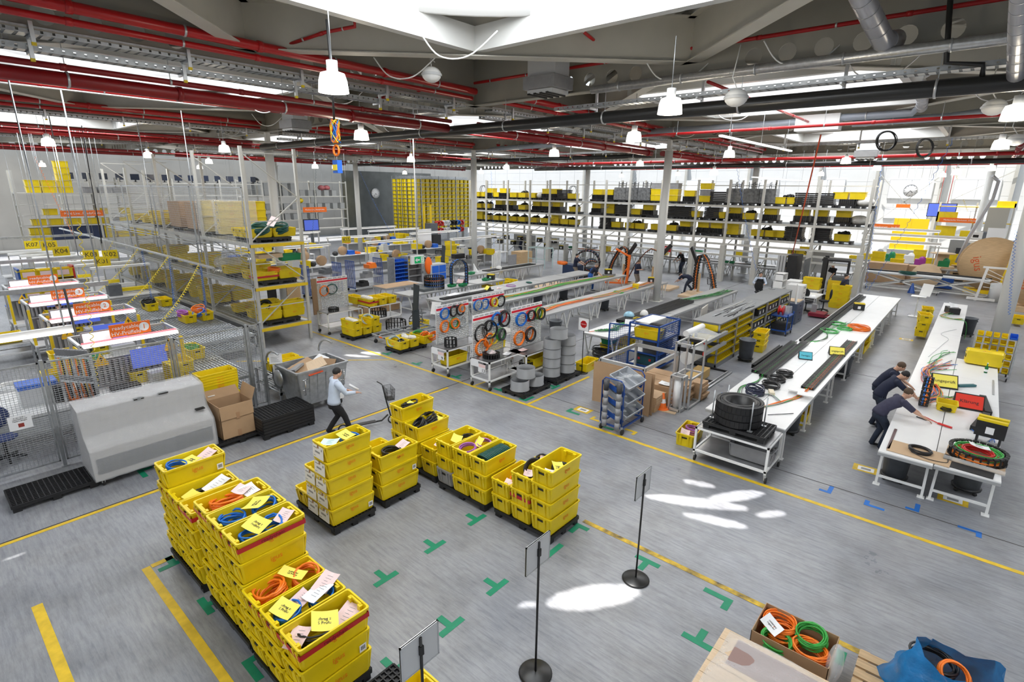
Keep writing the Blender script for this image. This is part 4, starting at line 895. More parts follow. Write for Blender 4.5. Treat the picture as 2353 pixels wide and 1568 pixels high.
# ---------------------------------------------------------------- grey plastic rings
pallet((-9.44,11.64,0),PI/2,'black pallet under the three low grey rings'); pallet((-9.42,13.2,0),PI/2,'black pallet under the two stacks of grey rings')
RMB=MB().lathe([(.275,0),(.29,0),(.29,.015),(.277,.02),(.277,.30),(.26,.30),(.26,0),(.275,0)],32).mesh('plastic_ring',mat('ring_grey',(.23,.235,.245),.45,noise=.08,scale=3))
def ring(x,y,z,l): o=link(bpy.data.objects.new('plastic_ring',RMB)); o.location=(x,y,z); tag(o,l,'ring',None)
ring(-9.40,11.28,.152,'low grey ring at the front of the pallet'); ring(-9.36,11.92,.152,'low grey ring farther back on the pallet'); ring(-9.43,11.58,.455,'grey ring resting across two low rings')
for k in range(4): ring(-9.48,12.92,.152+.303*k,'%s grey ring of the taller front stack'%('lowest' if k==0 else ORD[k]+' from the bottom'))
ring(-9.36,13.08,.152+.303*4,'topmost grey ring shifted on the taller front stack')
for k in range(4): ring(-9.36,13.55,.152+.303*k,'%s grey ring of the rear stack'%('lowest' if k==0 else 'topmost' if k==3 else ORD[k]+' from the bottom'))
crate((-9.2,14.55,0),.1,'yellow crate behind the ring stacks beside the octagon stand')
# ---------------------------------------------------------------- pallets of coils beyond the trolleys
pallet((-15.48,11.9,0),PI/2,'black pallet with two yellow crates of cable beyond trolley nine')
crate((-15.48,11.5,.152),PI/2,'front yellow crate with a pale blue coil beyond trolley nine'); crate((-15.48,11.98,.152),PI/2,'second yellow crate with white bags beyond trolley nine'); crate((-15.45,12.6,.152),PI/2,'yellow crate with green and orange cable beyond trolley nine')
GYB=mat('pale_blue_hose',(.45,.58,.68),.35)
coil((-15.62,11.5,.30),GYB,'pale blue hose coil in the front crate beyond trolley nine',.2,.014,9,.12,(.9,0,.5)); coil((-15.3,11.55,.32),BKC,'black coil beside the pale blue hose beyond trolley nine',.13,.014,6,.1,(.6,0,0),seed=2)
for i in range(5): O('white_bag',MB().ell((0,0,0),.13,.11,.08,10,6),mat('white_plastic',(.80,.79,.76),.5,noise=.12,scale=12,bump=.5),'crumpled white bag in the second crate beyond trolley nine','bag',(-15.75+.13*i,12.0+U(-.06,.06),.43+U(0,.05)),0,'white bags in the second crate')
coil((-15.65,12.6,.35),GRC,'bright green cable coil beyond the white bags',.19,.012,9,.1,(.3,.2,0),seed=3); coil((-15.25,12.65,.35),ORC,'orange cable coil beside the green one beyond trolley nine',.19,.016,8,.1,(.5,0,0),seed=4); coil((-14.95,12.8,.38),ORC,'second orange cable coil near trolley nine',.17,.016,7,.1,(.6,0,0),seed=5)
r=T('platform_trolley','low galvanised platform trolley behind the pallet of cable crates','trolley',(-17.1,11.5,0)); mb=MB()
for y in (0,.6,1.2,1.8,2.4): mb.box(0,1.2,y,y+.05,.30,.36)
for x in (0,.4,.8,1.15): mb.box(x,x+.05,0,2.45,.30,.37)
P('frame',mb,GALV,r); castors(r,[(.1,.1),(1.1,.1),(.1,2.3),(1.1,2.3)],.08); P('handle',MB().tube([(.1,2.45,.35),(.1,2.45,1.0),(1.1,2.45,1.0),(1.1,2.45,.35)],.02,8),GALV,r); P('sticker',MB().box(.5,.7,-.004,0,.30,.36),ORS,r)
def desk_stand(loc,rz,l,h=1.75):
    r=T('drawing_stand',l,'stand',loc,rz); m=mat('anthracite',(.035,.045,.055),.45); P('column',MB().box(-.16,.16,-.03,.03,.05,h*.62),m,r); P('panel',MB().bar((0,0,h*.6),(0,-.12,h*1.22),.32,.03,up=(1,0,0)).xf(Matrix.Identity(4)),m,r); P('tray',MB().bar((.1,.2,h*.52),(.55,.2,h*.50),.42,.02),m,r); P('seat_back',MB().box(.12,.16,.0,.35,h*.52,h*.75),m,r); P('base',MB().box(-.3,.4,-.25,.25,0,.05),m,r)
    P('low_tray',MB().bar((.1,.1,.62),(.45,.1,.55),.3,.02),m,r); return r
desk_stand((-16.6,13.3,0),PI/2,'tall anthracite angled stand beside the galvanised trolley'); desk_stand((-27.1,24.2,0),PI/2,'anthracite angled stand beside the middle column')
paper((-15.7,13.6,1.25),(1.2,0,.4),'white sheet clipped to the stand near trolley nine',PAP,.4,.5)
pallet((-18.25,11.75,0),PI/2,'black pallet under the yellow crates beyond the galvanised trolley')
for i,(y,z,l) in enumerate(((11.38,0,'lower front'),(11.84,0,'lower middle'),(12.30,0,'lower rear'),(11.38,1,'upper front'),(12.22,1,'upper rear'))): crate((-18.25,y,.152+.3*z),PI/2,l+' yellow crate on the pallet beyond the galvanised trolley')
coil((-18.3,12.22,.58),GYB,'pale blue hose coil in the upper rear crate beyond the galvanised trolley',.2,.014,9,.12,(1,0,.5),seed=6)
for i in range(5): O('white_bag',MB().ell((0,0,0),.13,.12,.07,10,6),MATS['white_plastic'],'white packed bag in the upper front crate','bag',(-18.5+.13*i,11.4,.74),0,'white bags in the upper front crate')
Ll=(-20.1,10.98,0); tl=frame_trolley('trolley','white peg board trolley nearest the caged rack',Ll,.80,1.65,.88); pegboard(tl,.0,.1,1.5,.9,2.2)
hang(tl,Ll,0,.35,1.85,[(.2,ORC,'thin orange coil on the board nearest the caged rack',4,.012)]); hang(tl,Ll,0,.72,1.88,[(.2,DGC,'thin green coil on the board nearest the caged rack',4,.012)])
chain_ring((-19.6,11.45,.885),'small black chain ring on the table nearest the caged rack',.2,.13,16)
r=frame_trolley('trolley','white table trolley loaded with three yellow crates',(-20.0,12.85,0),.85,1.7,.88)
for y,l in ((13.1,'yellow crate with red tape on the white table trolley'),(13.6,'middle yellow crate on the white table trolley'),(14.1,'last yellow crate on the white table trolley')): crate((-19.58,y,.885),PI/2,l)
crate((-20.4,13.0,.885),PI/2,'yellow crate behind the crates of the white table trolley'); band(-20.03,-19.13,12.87,13.33,1.06,'red tape band round a crate on the white table trolley')
for i in range(4): O('white_bag',MB().ell((0,0,0),.14,.12,.09,10,6),MATS['white_plastic'],'white bag heaped in the red taped crate','bag',(-19.9+.17*i,13.1,1.2),0,'white bags in the red taped crate')
chain_ring((-19.6,13.6,.30),'black chain ring under the white table trolley',.36,.3,18); chain_ring((-18.2,13.5,0),'large black chain ring on the floor beside the galvanised trolley',.42,.35,20); chain_ring((-17.6,14.2,.31),'open black chain ring in a yellow crate by the anthracite stand',.25,.3,12,(1.3,0,.4)); crate((-17.5,14.2,0),.2,'yellow crate holding a black chain ring by the anthracite stand')
# ---------------------------------------------------------------- blue cart, cardboard, aluminium frames
def blue_cart():
    r=T('parts_cart','blue cart with tilted grey bins and two grey tubes','cart',(-6.1,10.86,0)); w=.30
    for y in (0.02,1.05):
        P('end_frame',MB().tube([(-w,y,.14),(-w,y,1.28),(-w+.08,y,1.38),(w-.08,y,1.38),(w,y,1.28),(w,y,.14)],.018,8),BLU,r)
    mb=MB()
    for z in (.16,): mb.bar((-w,0,z),(-w,1.05,z),.04); mb.bar((w,0,z),(w,1.05,z),.04); mb.bar((-w,.03,z),(w,.03,z),.04); mb.bar((-w,1.03,z),(w,1.03,z),.04)
    for z in (.40,.76,1.12): mb.bar((-w,.06,z+.12),(w,.06,z-.10),.05,.10); mb.bar((-w,.95,z+.12),(w,.95,z-.10),.05,.10)
    P('frame',mb,BLU,r); castors(r,[(-w,.02),(w,.02),(-w,1.05),(w,1.05)],.075); return r
blue_cart()
for i,(z,l) in enumerate(((.44,'lowest tilted grey bin on the blue cart'),(.80,'middle tilted grey bin on the blue cart'),(1.18,'topmost tilted grey bin full of clear bags on the blue cart'))):
    b=crate_body(.62,.9,.16,True); b.box(-.3,.3,-.01,.01,.02,.13); o=O('tray_bin',b,mat('bin_light',(.38,.40,.43),.5),l,'bin',(-6.05,11.4,z)); o.rotation_euler=(0,rad(24),0)
    for k in range(5): q=O('clear_bag',MB().ell((0,0,0),.10,.12,.045,9,6),PLASTIC,'clear bag of small parts in the '+l.split(' on ')[0].split(' full')[0],'bag',(-6.05+U(-.17,.17),11.1+.15*k,z+.12),0,'clear bags in the '+l.split(' on ')[0].split(' full')[0]); q.rotation_euler=(0,rad(24),U(0,3))
for x,l in ((-6.22,'inner grey segmented tube at the front of the blue cart'),(-5.86,'outer grey segmented tube at the front of the blue cart')):
    r=T('tube_roll',l,'tube',(x,10.76,.16)); 
    for k in range(5): P('segment',MB().cyl((0,0,.19*k),.062,.185,16),GRY,r)
    P('sleeve',MB().cyl((0,0,.95),.062,.26,14,.075),mat('dark_sleeve',(.06,.06,.065),.4),r)
def curved_board(y,l,dx=0):
    mb=MB(); n=10; pts=[(-7.55+dx+1.75*i/n, y+.10*sin(PI*i/n)+.03*i/n) for i in range(n+1)]; vs=[]
    for x,yy in pts: vs+=[(x,yy,0),(x,yy,1.12+.06*abs(x+6.6)),(x,yy+.012,1.12+.06*abs(x+6.6)),(x,yy+.012,0)]
    fs=[];
    for i in range(n):
        a=4*i
        for k in range(4): fs.append((a+k,a+(k+1)%4,a+4+(k+1)%4,a+4+k))
    mb.add(vs,fs+[(0,1,2,3),(4*n+3,4*n+2,4*n+1,4*n)]); return O('cardboard_sheet',mb,CARD,l,'cardboard')
curved_board(12.3,'large curved cardboard sheet standing behind the blue cart'); curved_board(12.42,'second cardboard sheet standing just behind the large one',.03)
def alu_frame(name,l,x0,x1,y0,y1,h,s=.05,mid=(),m=ALU):
    r=T(name,l,'frame',((x0+x1)/2,(y0+y1)/2,0)); a,b=(x1-x0)/2,(y1-y0)/2
    for x in (-a,a):
        for y in (-b,b): P('leg',MB().box(x-s/2,x+s/2,y-s/2,y+s/2,0,h),m,r)
    for z in (h,)+tuple(mid):
        for p,q in (((-a,-b),(a,-b)),((-a,b),(a,b)),((-a,-b),(-a,b)),((a,-b),(a,b))): P('rail',MB().bar((*p,z-s/2),(*q,z-s/2),s,s*1.6 if h<1.3 else s),m,r)
    return r
alu_frame('machine_enclosure','empty square aluminium machine frame around the stacked boards',-7.88,-6.45,13.2,15.4,.98,.07)
fr=alu_frame('tower','narrow grey aluminium tower frame beside the traffic cone',-5.72,-5.22,13.5,14.3,1.85,.045,(.9,.06)); alu_frame('tower','lower aluminium frame with a white roll in front of the tower',-5.62,-5.30,13.15,13.42,1.0,.05,(.08,))
O('paper_roll',MB().cyl((0,0,0),.11,.8,16),PAP,'white roll standing inside the lower aluminium frame','roll',(-5.46,13.28,.09))
pl=T('wooden_pallet','wooden pallet under the low stack of cardboard sheets','pallet',(-6.2,12.98,0))
def wood_pallet(r,w=.8,l=.6,h=.14):
    for i in range(5): P('board',MB().box(-w/2,w/2,-l/2+i*l/5,-l/2+i*l/5+l/6.5,h-.025,h),WOOD,r)
    for x in (-w/2+.06,0,w/2-.06): P('block',MB().box(x-.05,x+.05,-l/2,l/2,0,h-.025),WOOD,r)
wood_pallet(pl)
for k in range(6): O('cardboard_sheet',MB().box(-.42,.42,-.3,.3,0,.045),mat('cardboard_light',(.52,.36,.22),.75),'%s flat cardboard sheet of the low stack beside the cone'%('topmost' if k==5 else 'lowest' if k==0 else ORD[k]),'cardboard',(-6.2+U(-.02,.02),12.98,.142+.048*k))
for k in range(9):
    for j in range(3): O('flat_carton',MB().box(-.95,.95,-.22,.22,0,.052),CARD,'%s flat carton from the floor in the %s pile inside the aluminium frame'%(ORD[k],('front','middle','rear')[j]),'cardboard',(-6.65+.25*j+U(-.06,.06),13.68+.47*j,.012+.055*k+.0))
    
paper((-5.95,13.65,.54),(0,0,.1),'white sheet on the flat cartons',PAP,.4,.28)
r=T('traffic_cone','orange and white traffic cone beside the aluminium tower','cone',(-5.78,13.1,0)); P('base',MB().lathe([(0,0),(.19,0),(.19,.03),(.13,.045),(0,.05)],20),ORS,r); P('body',MB().lathe([(.12,.04),(.028,.46),(0,.47)],18),ORS,r); P('band',MB().lathe([(.089,.19),(.064,.305)],18),PAP,r); O('wood_scrap',MB().box(-.3,.3,-.08,.08,0,.015),WOODL,'thin plywood strip on the floor under the cone','board',(-5.65,13.0,0),.1)
# ---------------------------------------------------------------- blue wire cage cabinet
def cage():
    r=T('cage_trolley','blue wire cage trolley full of parts with its door open','cage',(-8.3,15.65,0)); W,L,H=1.05,1.55,1.58; s=.05
    for x in (0,W):
        for y in (0,L): P('post',MB().box(x-s/2,x+s/2,y-s/2,y+s/2,.12,H),BLU,r)
    for z in (.18,.62,1.08,H):
        mb=MB(); [mb.bar((*a,z),(*b,z),s) for a,b in (((0,0),(W,0)),((0,L),(W,L)),((0,0),(0,L)),((W,0),(W,L)))]; P('rail',mb,BLU,r)
        if z<H: P('shelf',MB().box(0,W,0,L,z-.01,z+.01),SHT,r)
    P('top_sheet',MB().box(.1,.62,.15,1.4,H+.03,H+.04),WHP,r)
    mb=MB()
    for i in range(20): z=.2+1.35*i/20; mb.bar((W,0,z),(W,L,z),.02); 
    P('side_grid',mb,BLU,r); d=MB()
    for i in range(12): d.bar((-.62*i/11,-.25*i/11,.15),(-.62*i/11,-.25*i/11,H-.1),.008)
    for i in range(22): z=.15+1.33*i/21; d.bar((0,0,z),(-.62,-.25,z),.008)
    d.bar((0,0,H-.1),(-.62,-.25,H-.1),.04); d.bar((-.62,-.25,.12),(-.62,-.25,H-.1),.04); d.bar((0,0,.12),(-.62,-.25,.12),.04); P('door',d,BLU,r); castors(r,[(0,0),(W,0),(0,L),(W,L)],.06)
cage()
crate((-7.75,15.95,1.1),PI/2,'yellow crate on the upper shelf of the blue cage'); o=O('tool_case',MB().box(-.35,.35,-.22,.22,0,.32),mat('teal_case',(.01,.06,.08),.5),'teal case with red latches on the lower shelf of the blue cage','case',(-7.75,16.0,.2))
for x in (-.2,.2): P('latch',MB().box(x-.04,x+.04,-.235,-.22,.14,.22),RED,o)
for i,(x,y,z) in enumerate(((-7.7,16.5,1.1),(-7.9,16.8,1.1),(-7.6,16.9,.64),(-7.8,16.3,.64),(-7.7,16.7,.2))): O('parts_box',MB().box(-.22,.22,-.18,.18,0,.26),(BIN,BLK,GRY,BIN,BLK)[i],('dark bin at the back of the upper cage shelf','black box at the far end of the upper cage shelf','grey box on the middle cage shelf','dark bin on the middle cage shelf near the door','black box on the bottom cage shelf')[i],'box',(x,y,z))
# ---------------------------------------------------------------- film dispenser
r=T('film_dispenser','film roll dispenser with black arms and aluminium rails before the bin shelves','dispenser',(-6.9,16.0,0))
for z in (1.25,.88):
    for y in (.15,1.45): P('arm',MB().box(.1,1.0,y-.03,y+.03,z-.06,z+.06),BLK,r)
    P('rail',MB().box(.96,1.06,.1,1.9,z-.05,z+.05),ALU,r); P('knob',MB().box(.98,1.06,.04,.1,z-.05,z+.06),RED,r)
for y in (.15,1.45): P('leg',MB().box(.12,.2,y-.03,y+.03,0,1.3),BLK,r); P('foot',MB().bar((.1,y,.03),(1.35,y,.03),.06),BLK,r)
mb=MB(); mb.tube([(0,-.1,0),(0,1.5,0)],.09,16)
for (x,z,l,m) in ((.35,1.42,'white film roll on top of the dispenser',PAP),(.45,.62,'large white roll low in the dispenser',WHP)):
    q=MB(); q.tube([(0,0,0),(0,1.35,0)],.1 if z>1 else .22,18); O('film_roll',q,m,l,'film roll',(-6.9+x,16.1,z))
O('film_web',MB().add([(0,0,0),(0,1.25,0),(.62,1.25,-.14),(.62,0,-.14)],[(0,1,2,3)]).add([(0,0,.003),(.62,0,-.137),(.62,1.25,-.137),(0,1.25,.003)],[(0,1,2,3)]),PLASTIC,'clear film pulled from the white roll over the dispenser','film',(-6.5,16.15,1.40))
O('long_carton',MB().box(-.2,.2,-.9,.9,0,.28),mat('kraft',(.50,.33,.12),.7),'long kraft carton lying beside the dispenser foot','carton',(-5.95,15.6,.07),.05)
for i in range(2): O('steel_tube',MB().tube([(0,0,0),(0,2.6,0)],.025,8),ALU,('outer','inner')[i]+' aluminium tube lying beside the long carton','tube',(-5.55+.12*i,14.9,.03))
# ---------------------------------------------------------------- shelf unit with yellow bins and black cases
def bin_mesh(w=.15,d=.30,h=.13):
    mb=MB(); t=.006; hf=h*.55
    mb.prism([(0,0,0),(0,0,hf*.8),(-.06,0,hf),(-.10,0,h),(-d,0,h),(-d,0,0)],(0,t,0)); mb.prism([(0,w-t,0),(0,w-t,hf*.8),(-.06,w-t,hf),(-.10,w-t,h),(-d,w-t,h),(-d,w-t,0)],(0,t,0))
    mb.box(-d,0,0,w,0,t); mb.box(-t,0,0,w,0,hf*.8); mb.box(-d,-d+t,0,w,0,h); mb.box(-t-.001,.008,w*.25,w*.75,hf*.3,hf*.7); return mb
BMS=bin_mesh().mesh('storage_bin',YEL); BML=bin_mesh(.26,.42,.2).mesh('storage_bin',YEL); BMB=bin_mesh(.19,.34,.15).mesh('storage_bin',BLUB)
def sbin(loc,me,l,g,rz=0): o=link(bpy.data.objects.new('storage_bin',me)); o.location=loc; o.rotation_euler=(0,0,rz); return tag(o,l,'storage bin',g)
SX=-6.0; SD=.95; SY=[17.55,19.3,21.05,22.8,24.55,26.3]; SZ=[.14,.46,.76,1.06,1.30,1.52]
DST=mat('shelf_grey',(.20,.205,.21),.5)
for i in range(5):
    r=T('shelf_unit','grey steel shelf unit, %s from the film dispenser'%ORD[i],'shelf',(SX,SY[i],0)); l=SY[i+1]-SY[i]-.01
    for y in (0,l):
        P('upright',MB().box(-.05,0,max(0,y-.05),min(l,y+.05),0,1.54),GALV,r); P('upright',MB().box(-SD,-SD+.05,max(0,y-.05),min(l,y+.05),0,1.54),GALV,r)
    for z in (SZ if i<2 else [.14,.62,1.06,1.52]): P('shelf_board',MB().box(-SD,0,0,l,z-.012,z+.012),DST,r)
    P('top_board',MB().box(-SD,.02,0,l,1.54,1.57),DST,r); P('plinth',MB().box(-SD,0,0,l,0,.12),DST,r)
    if i==0: P('end_panel',MB().box(-SD+.05,-.06,-.012,-.006,.7,1.5),YEL,r)
for u in range(2):
    for zi,z in enumerate(SZ[:-1]):
        big=(u==1 and zi in(1,)) ; n=6 if big else 10; w=1.65/n
        for k in range(n): sbin((SX-.01,SY[u]+.05+w*k,z+.014),BML if big else BMS,'%s yellow bin of the %s row up in the %s shelf unit'%(ORD[k],ORD[zi],ORD[u]),'yellow bins in the shelf unit')
def case(loc,l,g=None,rz=0,s=1):
    r=T('tool_case',l,'case',loc,rz,g); P('body',MB().box(-.2*s,.2*s,-.13*s,.13*s,0,.27*s),BLK,r); P('lid',MB().box(-.2*s,.2*s,-.13*s,-.05*s,.27*s,.31*s),YEL,r); P('lid',MB().box(-.2*s,.2*s,.04*s,.13*s,.27*s,.31*s),YEL,r); P('handle',MB().box(-.14*s,.14*s,-.04*s,.03*s,.27*s,.29*s),BLK,r); P('label_sheet',MB().box(-.06*s,.05*s,-.134*s,-.13*s,.06*s,.18*s),PAP,r); return r
mkc=Proto(lambda: case((0,0,0),None))
for u in (2,3,4):
    for zi,z in enumerate((.14,.62,1.06)):
        for k in range(4):
            if (u,zi)==(2,2) and k<2: continue
            mkc((SX-.2,SY[u]+.25+.41*k,z+.014),PI/2,'%s black case with yellow lid straps on the %s shelf up of the %s unit'%(ORD[k],ORD[zi],ORD[u]),'black cases in the shelf units')
for k in range(12): q=O('steel_rod',MB().tube([(0,0,0),(.25*sin(k),2.2+.5*cos(k*2),0)],.010 if k%3 else .016,6),(STL,BLK,ALU,RED if k==4 else BLK)[k%4],'thin rod lying on the shelf unit top, %s across'%ORD[k],'rod',(SX-.75+.06*k,18.4+U(0,1.6),1.582))
O('beige_sheet',MB().box(-.02,.02,-.45,.45,0,.75),mat('beige_panel',(.55,.52,.47),.5),'beige panel standing behind the shelf unit','panel',(-7.35,19.6,.9),.15)
def trash(name_l,loc,s=1,m=BIN):
    r=T('waste_bin',name_l,'waste bin',loc); P('tub',MB().lathe([(0,.12),(.21*s,.12),(.255*s,.76),(.275*s,.76),(.275*s,.80),(.245*s,.80),(.2*s,.16),(0,.16)],24),m,r)
    for sx in (-1,1): P('handle',MB().box(sx*.24*s-.03,sx*.24*s+.03,-.06,.06,.66,.70),m,r)
    P('dolly',MB().lathe([(0,.08),(.24*s,.08),(.25*s,.12),(0,.12)],20),BLK,r)
    for i in range(4): a=PI/4+PI/2*i; w=MB(); w.lathe([(0,-.012),(.038,-.012),(.038,.012),(0,.012)],12); w.xf(MV(.21*s*cos(a),.21*s*sin(a),.038)@Matrix.Rotation(PI/2,4,'X')); P('wheel',w,RUB,r)
    return r
trash('grey round waste bin on wheels beside the bin shelves',(-5.55,19.2,0),1.05)
for k in range(3): crate((-5.62,21.0+.02*k,.0+.22*k),.1,'%s yellow crate of the pile beside the round waste bin'%('lowest','middle','topmost')[k])
# ---------------------------------------------------------------- long assembly tables
EDGE=mat('table_edge',(.42,.43,.44),.4,metal=.4)
TOPG=mat('grey_top',(.42,.42,.42),.4,noise=.06,scale=2)
def table_proto(w,l,h=.84,style='H',top=WHT):
    def f():
        r=T('work_table',None,'table'); a=w/2; b=l/2
        P('table_top',MB().box(-a+.004,a-.004,-b+.003,b-.003,h-.025,h),top,r); P('edge_rail',MB().box(-a,a,-b,b,h-.085,h-.025),EDGE,r)
        for y in (-b+.28,b-.28):
            for x in (-a+.07,a-.07):
                mb=MB()
                if style=='H': mb.bar((x,y,h-.08),(x*1.03,y,.02),.045); mb.box(x-.06,x+.06,y-.06,y+.06,0,.018)
                else: mb.bar((x,y-.26,h-.08),(x,y-.02,.02),.045); mb.bar((x,y+.26,h-.08),(x,y+.02,.02),.045); mb.box(x-.04,x+.04,y-.07,y+.07,0,.02)
                P('leg',mb,WSTL if style=='V' else WHP,r)
            P('cross_rail',MB().bar((-a+.07,y,.20 if style=='H' else .10),(a-.07,y,.20 if style=='H' else .10),.03,.05),WHP,r)
        return r
    return Proto(f)
def row(proto,x,y0,n,l,lab,g):
    for i in range(n): proto((x,y0+l*(i+.5),0),0,lab%ORD[i],g)
tA=table_proto(.885,2.53); tB=table_proto(.97,2.28); tV=table_proto(1.2,2.5,.84,'V',TOPG); tW=table_proto(1.25,2.5,.84,'V',WHT)
row(tA,-3.755,11.95,8,2.53,'%s white table in the wide bench line, side with black chains','tables of the wide bench line')
row(tA,-2.865,11.95,8,2.53,'%s white table in the wide bench line, side with the orange chain','tables of the wide bench line')
row(tA,-.315,12.15,8,2.53,'%s white table of the narrow bench line where the men lean','tables of the narrow bench line')
row(tB,.62,12.2,4,2.28,'%s white table on the outer side with the red sign wedge','tables of the narrow bench line')
row(tW,-9.65,15.85,1,2.5,'%s white end table by the octagon stand','tables of the row with black chains')
for i in range(4): tV((-9.65,18.35+2.55*(i+.5),0),0,'%s grey table with black chains and green wires'%ORD[i],'tables of the row with black chains')
row(tV,-13.5,15.9,5,2.5,'%s table of the row with orange and green cables','tables of the orange cable row'); row(tV,-16.5,16.6,5,2.5,'%s table of the row where the man in bib overalls works','tables of the bib overalls row')
row(tV,-18.5,15.9,5,2.55,'%s table of the bare row behind the peg boards','tables of the bare row'); row(tV,-20.7,15.9,3,2.2,'%s table of the short row with the chain ring','tables of the chain ring row')
row(tV,-23.1,21.9,3,2.5,'%s table of the far row with black strips','tables of the far row'); row(tV,-23.0,16.1,1,2.5,'%s far table with a cardboard cover',None)
O('cardboard_sheet',MB().box(-.55,.55,-1.1,1.1,0,.01),CARD,'flat cardboard sheet covering the far table','cardboard',(-23.0,17.2,.845))
# ---- cable chains
def chain_strip(x,y0,y1,w,h,label,z=.845,cable=None,pitch=.085,dx=0):
    r=T('cable_chain',label,'cable chain',(x,y0,z)); L=y1-y0; mb=MB(); mb.box(-w/2,-w/2+.018,0,L,0,h); mb.box(w/2-.018,w/2,0,L,0,h); mb.box(-w/2,w/2,0,L,0,.006)
    n=int(L/pitch); 
    for i in range(n): mb.box(-w/2,w/2,i*pitch,i*pitch+pitch*.45,h-.008,h)
    if dx: mb.v=[(a+dx*b/L,b,c) for a,b,c in mb.v]
    P('links',mb,BLK2,r)
    for k,m in enumerate(cable or ()):
        t=MB(); xx=-w/2+w*(k+1)/(len(cable)+1); t.tube([(xx,.02,h*.5),(xx,L-.02,h*.5)],min(.02,w/(2.4*(len(cable)+1))),6); P('cable',t,m,r)
    return r
chain_strip(-4.02,20.0,31.6,.16,.07,'long black cable chain running the full length of the wide bench',cable=(BKC,)); chain_strip(-3.83,19.4,31.2,.14,.07,'second long black chain beside the first on the wide bench',cable=(GRC,BKC))
chain_strip(-4.14,15.4,19.6,.20,.09,'outer black chain bundle at the near half of the wide bench',cable=(GRC,),dx=-.02); chain_strip(-3.86,15.2,19.9,.22,.09,'inner black chain bundle at the near half of the wide bench',cable=(GRC,BKC)); chain_strip(-4.32,15.8,18.6,.10,.12,'black chain edge hanging over the bench side')
chain_strip(-2.70,15.0,21.2,.30,.06,'flat black chain holding orange cables on the wide bench',cable=(BKC,GRC,ORC,ORC),pitch=.12)
def wire(pts,m,label,r=.010,name='cable',g=None,sm=3):
    P_=[Vector(p) for p in pts]; o=[]
    for i in range(len(P_)-1):
        p0=P_[max(0,i-1)];p1=P_[i];p2=P_[i+1];p3=P_[min(len(P_)-1,i+2)]
        for k in range(sm*2):
            t=k/(sm*2); o.append(.5*((2*p1)+(-p0+p2)*t+(2*p0-5*p1+4*p2-p3)*t*t+(-p0+3*p1-3*p2+p3)*t**3))
    o.append(P_[-1]); b=o[0].copy(); mb=MB(); mb.tube([p-b for p in o],r,6); return O(name,mb,m,label,'cable',b,0,g)
def wires(n,path,jit,ms,label,r=.008,g=None):
    for i in range(n):
        wire([(x+U(-jit,jit),y+U(-jit,jit),z+.012+U(0,jit*.25)) for x,y,z in path],ms[i%len(ms)],label%ORD[i],r,g=g or label.replace('%s ','').strip())
Z=.845
wires(5,[(-3.9,15.2,Z),(-3.85,14.6,Z),(-4.0,13.9,Z),(-3.85,13.2,Z)],.07,[GRC,BKC,BKC],'%s loose wire coming out of the black chains at the bench end')
wires(4,[(-3.75,20,Z),(-3.5,21,Z),(-3.7,22.5,Z),(-3.3,24.2,Z)],.12,[GRC,BKC],'%s thin wire lying across the middle of the wide bench')
for i,(x,y) in enumerate(((-3.62,13.7),(-3.46,14.5),(-3.5,15.15),(-3.45,15.75))): coil((x,y,Z),BKC if i else mat('dark_blue_cable',(.02,.025,.06),.4),('near dark blue coil beside the big chain coil','second black coil on the wide bench','third black coil on the wide bench','fourth black coil beside the inner chains')[i],.2,.014,9 if i else 12,.09 if i else .16,seed=i)
for i,(x,y) in enumerate(((-3.6,22.2),(-3.62,23.7),(-3.25,23.0))): coil((x,y,Z),mat('light_green_cable',(.10,.48,.13),.4),('near green coil on the wide bench','far green coil on the wide bench','small green coil next to the orange coil')[i],.27 if i<2 else .22,.012,6,.05,seed=i)
coil((-2.85,23.4,Z),ORC,'large orange coil on the wide bench past the green coils',.33,.014,12,.1)
def wedge(loc,rz,m,txt,label,w=.42,s=1):
    r=T('sign_wedge',label,'sign',loc,rz); w*=s; P('body',MB().prism([(-w/2,-.14*s,0),(-w/2,.14*s,0),(-w/2,.06*s,.24*s)],(w,0,0)),BLK,r)
    fc=MB().bar((0,-.125*s,.03*s),(0,.043*s,.225*s),w*.92,.006,up=(0,-1,1)); P('face',fc,m,r); 
    a=math.atan2(.195,.168); text(txt,.085*s,TXT,r,(0,-.05*s,.125*s),(a,0,0)); return r
wedge((-3.42,17.9,Z),.35,mat('cyan_card',(.10,.50,.62),.5),'Fertigzu','cyan sign wedge among the chains on the wide bench',s=.9); wedge((-2.78,19.05,Z),.35,YPAP,'ungeprüft','yellow sign wedge standing on the orange cable chain',s=1.05)
case((-3.5,27.5,Z),'black case with yellow lid straps far along the wide bench',None,.3)
for i,(x,y,rz) in enumerate(((-2.85,14.55,.1),(-2.6,14.35,.15))): O('white_plate',MB().box(-.18,.18,-.14,.14,0,.02),WHP,('inner','outer')[i]+' white plate at the near end of the orange chain','plate',(x,y,Z+.065+.004*i),rz)
wires(6,[(-2.7,15.0,Z),(-2.75,14.2,Z),(-2.95,13.5,Z),(-3.2,12.9,Z)],.06,[ORC,ORC,GRC,GYC],'%s cable fanning out before the white plates',.010)
wires(4,[(-3.0,13.6,Z),(-3.3,13.9,Z),(-3.6,13.2,Z),(-3.2,12.6,Z)],.05,[GYC,GRC,BKC],'%s cable curling between dark blue coil and plates',.009)
O('wood_block',MB().box(-.06,.06,-.14,.14,0,.08),mat('pale_wood',(.75,.66,.5),.6),'pale wooden block by the dark blue coil','block',(-3.30,14.0,Z),.4); O('rod',MB().tube([(0,0,0),(.42,.5,0)],.008,6),BKC,'thin black rod at the front corner of the wide bench','rod',(-2.95,12.5,Z+.01))
